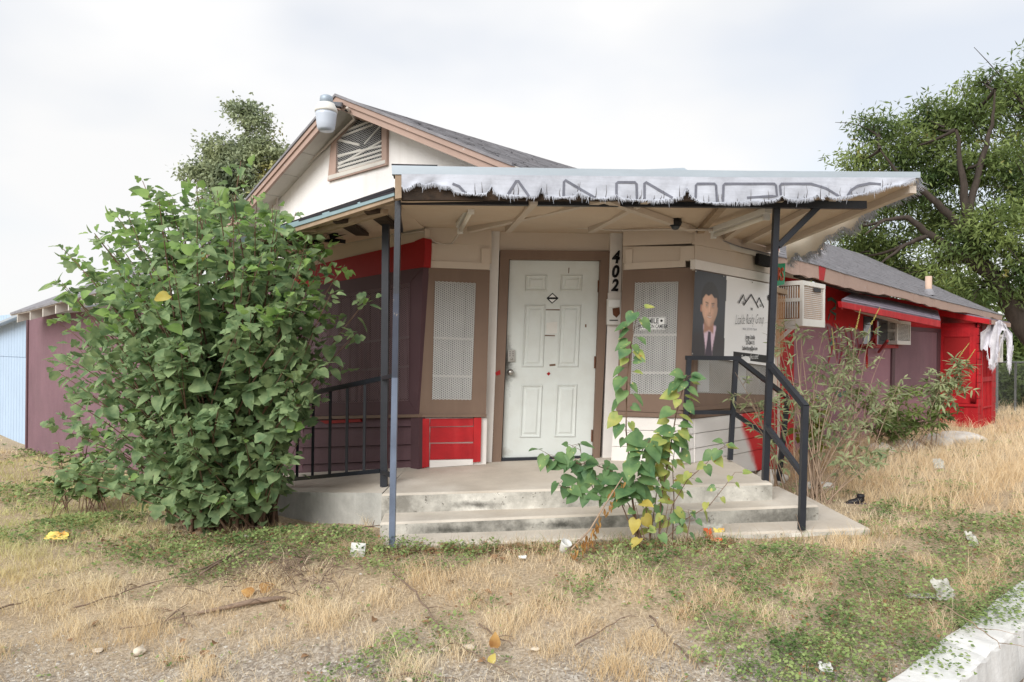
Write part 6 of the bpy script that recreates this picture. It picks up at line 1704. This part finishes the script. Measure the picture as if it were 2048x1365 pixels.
def blob(x, y, cx, cy, rx, ry): return np.exp(-(((x - cx) / rx) ** 2 + ((y - cy) / ry) ** 2))
def green_w(x, y):
    w = 1.0 * blob(x, y, -1.0, 5.0, .9, .45) + .95 * blob(x, y, 2.2, 4.5, 1.1, .4) + .85 * blob(x, y, 1.3, 4.7, .7, .25) + .7 * blob(x, y, -.5, 4.9, .5, .2) + 1.0 * blob(x, y, 3.4, 5.3, .8, .7) + .9 * blob(x, y, 1.35, 3.55, .6, .45) + .95 * blob(x, y, 2.5, 3.95, .8, .5) + .6 * blob(x, y, .6, 4.15, .5, .25)
    w += 1.1 * blob(x, y, -2.1, 5.5, .9, .5) + .9 * blob(x, y, -1.5, 5.1, .8, .35) + .7 * blob(x, y, -5.6, 8.6, 2.2, 1.3) + .9 * blob(x, y, -4.0, 6.2, .7, .8) + .7 * blob(x, y, 4.2, 6.6, .8, .8) + .6 * blob(x, y, -9, 13.5, 3, 1.2)
    return w + .34 * vnoise(x, y, 1.9, 3.0) + .16 * vnoise(x, y, 5.1, 1.3)
def turf_w(x, y):  # living yellow-green grass on the left
    return 1.2 * blob(x, y, -4.6, 6.6, 1.8, 2.0) + 1.0 * blob(x, y, -8, 11, 4, 3)
def gravel_w(x, y): return np.clip((4.05 - y) / .6, 0, 1) * (.75 + .35 * vnoise(x, y, 1.6, 8.0))
def blades(name, x, y, h, w, lean, cols, label, cat, flat=0.0):
    n = len(x); z = gz(x, y) + micro(x, y) - .006
    a = rng.random(n) * 6.283; dx, dy = np.cos(a), np.sin(a)
    ln = lean * (.3 + rng.random(n))
    b = rng.random(n) * 6.283; sx_, sy_ = np.cos(b) * w, np.sin(b) * w
    P = np.stack([x, y, z], -1)
    up1 = np.stack([dx * ln * h * .35, dy * ln * h * .35, h * .55 * (1 - flat)], -1); up2 = np.stack([dx * ln * h, dy * ln * h, h * (1 - flat) * (1 - .25 * ln)], -1)
    sd_ = np.stack([sx_, sy_, np.zeros(n)], -1)
    V = np.stack([P - sd_, P + sd_, P + up1 + sd_ * .7, P + up1 - sd_ * .7, P + up2], 1).reshape(-1, 3)
    base = np.arange(n)[:, None] * 5
    tri = np.concatenate([base + np.array([[0, 1, 2]]), base + np.array([[0, 2, 3]]), base + np.array([[3, 2, 4]])], 1).reshape(-1, 3)
    C = np.repeat(np.concatenate([cols, np.ones((n, 1))], 1)[:, None, :], 5, 1).reshape(-1, 4)
    o = arr_mesh(name, V, tri, M['vcol'], 3, None, cols=C)
    tag(o, label, cat, kind='stuff'); return o
def colmix(a, b, f): return np.array(lin(a))[None] * (1 - f[:, None]) + np.array(lin(b))[None] * f[:, None]
# dry straw
x, y = scatter(330000, 3.05, 24, 1.35)
gw, gv, tw_ = green_w(x, y), gravel_w(x, y), turf_w(x, y)
tuft = vnoise(x, y, 5.5, 1.0) + .7 * vnoise(x, y, 13.0, 5.0)
keep = rng.random(len(x)) < np.clip(.55 + .42 * tuft - .75 * gv - .45 * np.clip(gw, 0, 1) + .3 * tw_, .05, 1)
x, y, tuft, tw_, gw = x[keep], y[keep], tuft[keep], tw_[keep], gw[keep]
h = (.022 + .045 * rng.random(len(x)) + .055 * np.clip(tuft, 0, 1.5)) * np.where((x > 3.2) & (y > 5.8), 2.6, 1.0) * np.where(rng.random(len(x)) < .03, 2.0, 1.0)
f = np.clip(rng.random(len(x)) * .8 + .25 * vnoise(x, y, 2.0, 9), 0, 1)
cols = colmix((216, 190, 148), (248, 234, 204), f)
gt = np.clip(tw_ * .9 * (.5 + .6 * rng.random(len(x))), 0, 1)[:, None]
cols = cols * (1 - gt) + colmix((176, 186, 108), (216, 216, 150), f) * gt
rd = np.clip(((x > 3.0) & (y > 5.2)) * rng.random(len(x)) * .5, 0, 1)[:, None]
cols = cols * (1 - rd) + np.array(lin((220, 192, 156)))[None] * rd
wd = .0011 * np.clip(y / 4, 1, 4)
blades('dry_grass', x, y, h, wd, .9, cols, 'dry straw-coloured grass covering the yard', 'grass')
# flattened straw litter on the ground
x, y = scatter(120000, 3.05, 10, 1.3)
keep = rng.random(len(x)) < np.clip(.55 + .3 * vnoise(x, y, 3.1, 4.4) - .2 * gravel_w(x, y), .08, 1)
x, y = x[keep], y[keep]; f = rng.random(len(x))
cols = colmix((178, 154, 124), (246, 232, 206), f)
blades('straw_litter', x, y, .05 + .07 * rng.random(len(x)), .0011 * np.clip(y / 4, 1, 3), 1.3, cols, 'loose straw and dead stalks lying on the soil', 'straw', flat=.86)
# green weeds: rosettes of small leaves
x, y = scatter(95000, 3.05, 18, 1.3)
gw = green_w(x, y)
keep = rng.random(len(x)) < np.clip((gw - .22) * 1.5, 0.004, 1) * np.clip(.9 + .5 * vnoise(x, y, 6.5, 2.2), .1, 1)
x, y = x[keep], y[keep]; n0 = len(x); rep = 4
x = np.repeat(x, rep) + rng.normal(size=n0 * rep) * .022; y = np.repeat(y, rep) + rng.normal(size=n0 * rep) * .022
n = len(x); z = gz(x, y) + micro(x, y) + .012 + .075 * rng.random(n) * np.clip(green_w(x, y), .2, 1.3)
a = rng.random(n) * 6.283; el = rng.random(n) * .9 - .25
d = np.stack([np.cos(a) * np.cos(el), np.sin(a) * np.cos(el), np.sin(el)], -1); s_ = (.009 + .020 * rng.random(n) ** 1.5) * np.clip(y / 4.5, 1, 2.6)
sd_ = np.stack([-np.sin(a), np.cos(a), .3 * rng.normal(size=n)], -1) * (s_ * .42)[:, None]
P = np.stack([x, y, z], -1); m_ = P + d * (s_ * .5)[:, None]
V = np.stack([P, m_ + sd_, P + d * s_[:, None], m_ - sd_], 1).reshape(-1, 3)
f = np.clip(.5 + .35 * vnoise(x, y, 8, 6.1) + .25 * rng.normal(size=n), 0, 1)
cols = colmix((92, 116, 70), (164, 180, 116), f)
br = (rng.random(n) < .07)[:, None]; cols = np.where(br, np.array(lin((150, 116, 86)))[None], cols)
C = np.repeat(np.concatenate([cols, np.ones((n, 1))], 1)[:, None, :], 4, 1).reshape(-1, 4)
tag(arr_mesh('ground_weeds', V, np.arange(n * 4).reshape(-1, 4), M['vcol'], 4, None, cols=C), 'low green creeping weeds around the steps and kerb', 'weeds', kind='stuff')
# taller dead stalks and weeds crowding the foot of the slab
n = 5200; x = rng.uniform(-1.15, 2.75, n); y = 5.02 + .058 * (x + .9) * .8 + rng.normal(size=n) * .055 - .02
k_ = ~blocked(x, y) & (rng.random(n) < np.clip(.45 + .55 * vnoise(x, y, 4.3, 7.7), .06, 1)); x, y = x[k_], y[k_]
f = rng.random(len(x)); cols = colmix((150, 122, 96), (222, 198, 158), f); gm = (rng.random(len(x)) < .3)[:, None]; cols = np.where(gm, colmix((96, 118, 70), (160, 176, 112), f), cols)
blades('foot_stalks', x, y, .05 + .11 * rng.random(len(x)) ** 2, np.full(len(x), .0016), .8, cols, 'dead stalks and weeds crowding the foot of the base slab', 'weeds')
# gravel chips in the bare strip at the front
x, y = scatter(26000, 3.05, 6.5, 1.2)
keep = rng.random(len(x)) < np.clip(gravel_w(x, y) * .9 + .06, 0, 1); x, y = x[keep], y[keep]; n = len(x)
oc_ = np.array([(1, 0, 0), (0, 1, 0), (-1, 0, 0), (0, -1, 0), (0, 0, 1.0)]); of_ = np.array([(0, 1, 4), (1, 2, 4), (2, 3, 4), (3, 0, 4)])
s_ = .0035 + .009 * rng.random(n) ** 3; a = rng.random(n) * 6.28
J = oc_[None] * (1 + .5 * rng.normal(size=(n, 5, 3)) * .5) * s_[:, None, None] * np.array([1, 1, .6])
V = np.stack([J[..., 0] * np.cos(a)[:, None] - J[..., 1] * np.sin(a)[:, None] + x[:, None], J[..., 0] * np.sin(a)[:, None] + J[..., 1] * np.cos(a)[:, None] + y[:, None], J[..., 2] + (gz(x, y) + micro(x, y))[:, None]], -1).reshape(-1, 3)
f = rng.random(n); cols = colmix((140, 130, 120), (232, 226, 214), f); C = np.repeat(np.concatenate([cols, np.ones((n, 1))], 1)[:, None, :], 5, 1).reshape(-1, 4)
tag(arr_mesh('gravel', V, (np.arange(n)[:, None, None] * 5 + of_[None]).reshape(-1, 3), M['vcol'], 3, None, cols=C), 'pale gravel chips in the bare soil near the street', 'gravel', kind='stuff')
# creeping weeds hanging over the kerb
ck = []
for (s0, reach, cnt) in ((.35, .10, 260), (1.15, .16, 420), (1.5, .12, 300), (.9, .06, 200), (2.0, .14, 400)):
    for k in range(cnt):
        s_0 = s0 + rnd.gauss(0, .12); dd = -.05 + abs(rnd.gauss(0, reach)); p = KO + KD * s_0 + KN * dd; p.z = kerb_z(s_0) + .022 + rnd.random() * .035
        a = rnd.random() * 6.28; ck.append(leaf_matrix(p, V3(math.cos(a), math.sin(a), rnd.uniform(-.2, .4)), V3(rnd.uniform(-.4, .4), rnd.uniform(-.6, .2), 1), rnd.uniform(.010, .024), .9))
tag(join_leaves('kerb_creeper', ck, [(leafM['bush'][1], leafM['bush'][2])], mk_leaf('creeper_leaf', (92, 116, 70), (150, 166, 100), .25, .7, 30), None), 'small-leaved creeping weeds spilling over the kerb', 'weeds', kind='stuff')
# brown leaf litter under the shrub and along the slab
its = []
for k in range(760):
    if k < 380: X_, Y_ = rnd.gauss(-2.3, .5), rnd.gauss(5.75, .22)
    elif k < 690: X_, Y_ = rnd.uniform(-.9, 1.6), rnd.gauss(4.98, .09)
    else: X_, Y_ = rnd.uniform(-3, 3), rnd.uniform(3.4, 5)
    if blocked(np.array(X_), np.array(Y_)): continue
    a = rnd.random() * 6.28; its.append(leaf_matrix(V3(X_, Y_, g1(X_, Y_) + .012 + rnd.random() * .02), V3(math.cos(a), math.sin(a), rnd.uniform(-.2, .4)), V3(rnd.uniform(-.5, .5), rnd.uniform(-.5, .5), 1), rnd.uniform(.025, .06), .8))
ll = join_leaves('leaf_litter', its, [(dlm[1], dlm[2])], mk_leaf('leaf_litter', (112, 86, 66), (164, 130, 96), .1, .85, 20), None)
tag(ll, 'fallen brown leaves under the shrub and along the steps', 'leaves', kind='stuff')

# ------------------------------------------------------------------ sticks, stones and litter
def gpt(u, v):
    z = .1
    for _ in range(6):
        p = onz(u, v, z); z = g1(p.x, p.y)
    return V3(p.x, p.y, z)
def stick(label, px, r, lift=.012, mat='twig', side=0, group='sticks lying on the grass'):
    pts = [gpt(u, v) for u, v in px]; fine = []
    for i, (a, b) in enumerate(zip(pts[:-1], pts[1:])):
        for k in range(5): fine.append(a.lerp(b, k / 5) + V3(rnd.uniform(-.006, .006), rnd.uniform(-.006, .006), lift + .016 * rnd.random()))
    fine.append(pts[-1] + V3(0, 0, lift)); m = len(fine)
    t = thing('stick', label, 'stick', pts[0], group)
    MB().tube(fine, [r * (1 - .65 * i / m) for i in range(m)], 6).build('stem', M[mat], t, smooth=True)
    for k in range(side):
        i = rnd.randrange(2, m - 1); a = rnd.choice((-1, 1)) * rnd.uniform(.5, 1.1); d = (fine[i] - fine[i - 1]).normalized()
        d2 = V3(d.x * math.cos(a) - d.y * math.sin(a), d.x * math.sin(a) + d.y * math.cos(a), .15); L_ = rnd.uniform(.08, .22)
        MB().tube([fine[i], fine[i] + d2 * L_ * .5 + V3(0, 0, .01), fine[i] + d2 * L_], [r * .5, r * .4, r * .2], 5).build('side_twig', M[mat], t, smooth=True)
    return t
stick('long straight dark stick at the left edge of the grass', [(-40, 1236), (60, 1208), (130, 1182)], .007)
stick('thin forked twig reaching right from the left grass', [(150, 1222), (250, 1190), (330, 1165), (420, 1150)], .005, side=3)
stick('curved pale stick in front of the bark strip', [(235, 1232), (290, 1220), (345, 1228), (400, 1232)], .005, side=2, mat='stem_pale')
stick('long bare branch lying from the sapling side towards the shrub', [(400, 1165), (500, 1110), (590, 1084), (700, 1076), (775, 1062)], .008, .05, side=6)
stick('second bare branch arching above the dark twig tangle', [(400, 1160), (460, 1130), (520, 1090), (560, 1070)], .006, .06, side=3)
stick('twig running from the twig tangle up towards the shrub', [(300, 1100), (340, 1140), (400, 1156)], .005, .03, side=2)
stick('long thin stem slanting down the middle of the foreground', [(786, 1160), (830, 1195), (860, 1240), (900, 1290), (960, 1330), (1020, 1362)], .006, .03, side=2)
stick('short twig crossing the middle foreground', [(960, 1255), (1000, 1285), (1025, 1300)], .005, side=1)
stick('thin twig pointing up right in the foreground', [(1150, 1300), (1200, 1270), (1250, 1240)], .005, side=1)
stick('dark twig curving at the lower edge of the foreground', [(740, 1358), (840, 1356), (920, 1366)], .006)
stick('dark stick in the lower right grass', [(1300, 1240), (1345, 1290), (1400, 1345)], .006, side=1)
stick('dry stalk leaning over the grass near the right slab', [(1640, 1170), (1610, 1130), (1595, 1070), (1590, 1050)], .004, .1, 'stem_pale')
stick('dry weed stalk trailing over the kerb', [(1880, 1240), (1940, 1275), (1985, 1310), (2000, 1330)], .004, .08, 'stem_pale', side=3)
stick('short forked twig near the pale stone', [(240, 1265), (330, 1250), (400, 1235)], .006, side=2)
stick('short upright twig piece in the straw', [(318, 1240), (326, 1262)], .006)
stick('hooked twig piece in the straw', [(365, 1235), (370, 1252), (385, 1260)], .006)
stick('thin stick resting on the lower concrete step', [(840, 1026), (910, 1022), (960, 1024), (1005, 1012)], .005, .13)
# tangle of dark twigs
tg_ = thing('twig_pile', 'tangle of thin dark twigs on the grass left of the steps', 'twigs', gpt(540, 1150)); mb = MB()
for k in range(260):
    p = gpt(rnd.gauss(560, 75), rnd.gauss(1140, 26)); a = rnd.random() * 6.28; L_ = rnd.uniform(.06, .25)
    q = p + V3(math.cos(a) * L_, math.sin(a) * L_, rnd.uniform(0, .07)); mb.tube([p + V3(0, 0, .01), p.lerp(q, .5) + V3(rnd.uniform(-.02, .02), rnd.uniform(-.02, .02), .03), q], [.003, .0025, .0012], 4, cap=False)
stuff(mb.build('twigs', M['twig'], tg_, fix=False))
# bark strip
pts = [gpt(395, 1230) + V3(0, 0, .01), gpt(450, 1226) + V3(0, 0, .03), gpt(500, 1216) + V3(0, 0, .035), gpt(555, 1203) + V3(0, 0, .02), gpt(580, 1198) + V3(0, 0, .0)]
tag(MB().tube(pts, [.008, .013, .017, .013, .006], 9).build('bark_strip', mk('fibrous_bark', (140, 120, 104), .9, .3, 14, .8, 40, stretch=(1, 5, 5)), smooth=True), 'long fibrous piece of bark lying in the straw', 'bark')
def stone(label, u, v, r, mat='stone', sq=.6, name='stone', group='stones in the bare soil'):
    p = gpt(u, v); bm = bmesh.new(); bmesh.ops.create_icosphere(bm, subdivisions=3, radius=1)
    ph = [rnd.uniform(0, 6) for _ in range(4)]
    for vv in bm.verts:
        c = vv.co; k_ = 1 + .16 * math.sin(3 * c.x + ph[0]) + .14 * math.sin(4 * c.y + ph[1]) * math.cos(3 * c.z + ph[2]) + .05 * math.sin(11 * c.x + ph[3]) * math.sin(9 * c.y)
        vv.co = Vector((c.x * k_ * r * 1.25, c.y * k_ * r, c.z * k_ * r * sq)) + p + V3(0, 0, r * sq * .55)
    me = bpy.data.meshes.new(name); bm.to_mesh(me); bm.free(); me.materials.append(M[mat]); me.polygons.foreach_set('use_smooth', [True] * len(me.polygons))
    return tag(link(name, me), label, 'stone', group)
stone('rounded pale limestone in the lower left foreground', 279, 1306, .030)
stone('flat white stone in the middle foreground', 892, 1300, .022, sq=.35)
stone('pale broken stone beside the curled brown leaf', 935, 1297, .026, sq=.45)
stone('small white stone at the lower edge of the foreground', 820, 1362, .02, sq=.4)
stone('white chip of stone on the left gravel', 195, 1302, .024, sq=.3)
stone('small white stone in the dry grass left of centre', 398, 1354, .016, sq=.5)
stone('small pale stone right of centre near the sticks', 1070, 1300, .017, sq=.5)
stone('rough grey block beside the foot of the back handrail', 1546, 968, .13, 'rubble', .75)
for k, (u, v, r, l) in enumerate(((1640, 972, .10, 'pale lump of rubble behind the front handrail foot'), (1760, 900, .16, 'low whitewashed rubble at the near end of the wall footing'), (1810, 893, .18, 'whitewashed rubble in the middle of the wall footing'), (1868, 884, .2, 'whitewashed rubble under the plum doorway'), (1925, 880, .24, 'large whitewashed block below the red side porch'))):
    stone(l, u, v + 6, r, 'rubble', .5, 'rubble_block', 'rubble along the wall footing')

def crumple(name, label, cat, u, v, w, h, mat, lean=.5, seed=1, nU=10, nV=8, amp=.25, outline=None):
    """crumpled sheet standing or lying in the grass"""
    r_ = random.Random(seed); p = gpt(u, v); mb = MB(); X = V3(1, 0, 0); Yv = V3(0, .55 * (1 - lean) + .1, lean).normalized()
    G = [[r_.uniform(-1, 1) for _ in range(nU + 1)] for _ in range(nV + 1)]
    for j in range(nV + 1):
        for i in range(nU + 1):
            s, t_ = i / nU - .5, j / nV
            e = 1 - .25 * abs(G[j][0]) * (abs(s) > .4)
            q = p + X * (s * w * e) + Yv * (t_ * h * (1 + .15 * G[0][i] * (t_ > .8))) + V3(0, -1, .3) * (amp * w * .5 * (G[j][i] * .5 + .5 * math.sin(s * 7 + seed) * math.cos(t_ * 5 + seed))) + V3(0, 0, .01 + .05 * w)
            mb.v.append(tuple(q))
    for j in range(nV):
        for i in range(nU):
            a = j * (nU + 1) + i; mb.f.append((a, a + 1, a + nU + 2, a + nU + 1)); mb.m.append(0)
    return tag(mb.build(name, mat, fix=False, smooth=True), label, cat)
# white card leaning in the weeds
pw = gpt(714, 1118); mb = MB(); f_ = [pw + V3(-.052, 0, .005), pw + V3(.048, .005, .0), pw + V3(.054, .03, .098), pw + V3(-.045, .025, .105)]
tag(mb.prism(f_, [p + V3(0, .004, .0) for p in f_]).build('paper_card', M['paper']), 'square white card leaning in the weeds by the front post', 'paper')
crumple('plastic_wrapper', 'crumpled yellow plastic wrapper in the left lawn', 'litter', 110, 1084, .20, .08, M['yellow'], .35, 3)
cb = thing('snack_bag', 'torn orange and yellow snack bag at the right of the sapling', 'litter', gpt(1430, 1082))
for (u, v, w, h, mt, sd_, le) in ((1418, 1080, .07, .07, 'orange', 5, .5), (1440, 1076, .09, .06, 'yellow', 6, .5), (1434, 1088, .10, .04, 'orange', 7, .3), (1428, 1074, .17, .08, 'plastic_grey', 8, .6)):
    o = crumple('foil_panel', 'x', 'x', u, v, w, h, M[mt], le, sd_); 
    del o['label']; del o['category']; adopt(o, cb)
crumple('plastic_rag', 'crumpled dirty white plastic rag in the right weeds', 'litter', 1892, 1206, .12, .12, M['plastic_grey'], .6, 11, amp=.5)
crumple('plastic_strip', 'long twisted strip of pale plastic beside the rag', 'litter', 1845, 1203, .20, .035, M['plastic_grey'], .3, 12, amp=.2)
crumple('paper_scrap', 'crumpled white paper scrap in the lower right weeds', 'litter', 1654, 1352, .07, .05, M['paper'], .5, 13, amp=.5)
crumple('bottle_label', 'small clear plastic scrap under the big shrub', 'litter', 492, 1080, .06, .03, M['plastic_grey'], .4, 14)
crumple('tissue', 'small white tissue in the weeds right of the card', 'litter', 1045, 1121, .06, .025, M['paper'], .3, 15)
crumple('white_wrapper', 'pale wrapper caught in the tall dry grass at right', 'litter', 1880, 940, .14, .12, M['plastic_grey'], .6, 16, amp=.4)
crumple('pale_scrap', 'pale plastic scrap on the weeds near the kerb', 'litter', 1948, 1095, .08, .10, M['plastic_grey'], .6, 17, amp=.4)
# foam cup on its side
cc = gpt(1129, 1104) + V3(0, 0, .035)
tag(MB().lathe(cc, [(.026, -.04), (.03, -.035), (.038, .03), (.041, .042), (.036, .042), (.03, -.02)], 18, ax=V3(.35, -.35, .85)).build('foam_cup', M['paper'], smooth=True), 'broken white foam cup by the dead branch', 'cup')
# dark shoe
sh_ = thing('shoe', 'dark discarded shoe in the weeds right of the slab', 'shoe', gpt(1716, 1010))
sp_ = gpt(1712, 1010)
MB().tube([sp_ + V3(-.09, 0, .012), sp_ + V3(-.05, 0, .02), sp_ + V3(0, 0, .028), sp_ + V3(.04, 0, .05), sp_ + V3(.065, 0, .045)], [.015, .026, .03, .034, .02], 10).build('upper', M['shoe'], sh_, smooth=True)
MB().lathe(sp_ + V3(.04, 0, .06), [(.03, 0), (.034, .02), (.028, .034), (.024, .034), (.02, .008)], 12).build('collar', M['shoe'], sh_, smooth=True)
MB().bar(sp_ + V3(-.10, 0, .008), sp_ + V3(.08, 0, .008), .05, .014).build('sole', mk('shoe_sole', (96, 86, 96), .7), sh_)
# cardboard flap in the gutter
pk = KO + KD * .93 + KN * .30; pk.z = kerb_z(.93) - .25
f_ = [pk + V3(-.06, .02, 0), pk + V3(.07, .0, 0), pk + V3(.02, .02, .20)]
tag(MB().prism(f_, [p + V3(.01, .012, 0) for p in f_]).build('cardboard_piece', M['card']), 'triangular grey piece of cardboard propped against the kerb', 'cardboard')
# fallen leaves that stand out
def lone_leaf(label, u, v, mat, s_, d, nr):
    me = leaf_mesh('fallen_leaf', 'ovate', mat)[0]; o = bpy.data.objects.new('fallen_leaf', me); col.objects.link(o)
    o.matrix_world = leaf_matrix(gpt(u, v) + V3(0, 0, .025), Vector(d), Vector(nr), s_); tag(o, label, 'leaf', 'fallen leaves')
lone_leaf('bright yellow fallen leaf in the middle foreground', 980, 1336, M['bush_yellow'], .05, (.3, .2, .5), (0, -1, .6))
lone_leaf('curled brown fallen leaf in the middle foreground', 988, 1305, M['dead_leaf'], .075, (.1, .2, .8), (.3, -1, .3))
lone_leaf('large curled brown leaf near the bark strip', 520, 1188, M['dead_leaf'], .09, (.8, .3, .3), (-.2, -.8, .6))
lone_leaf('brown fallen leaf on the edge of the twig tangle', 505, 1196, M['dead_leaf'], .08, (-.7, .1, .2), (.1, -.7, .7))
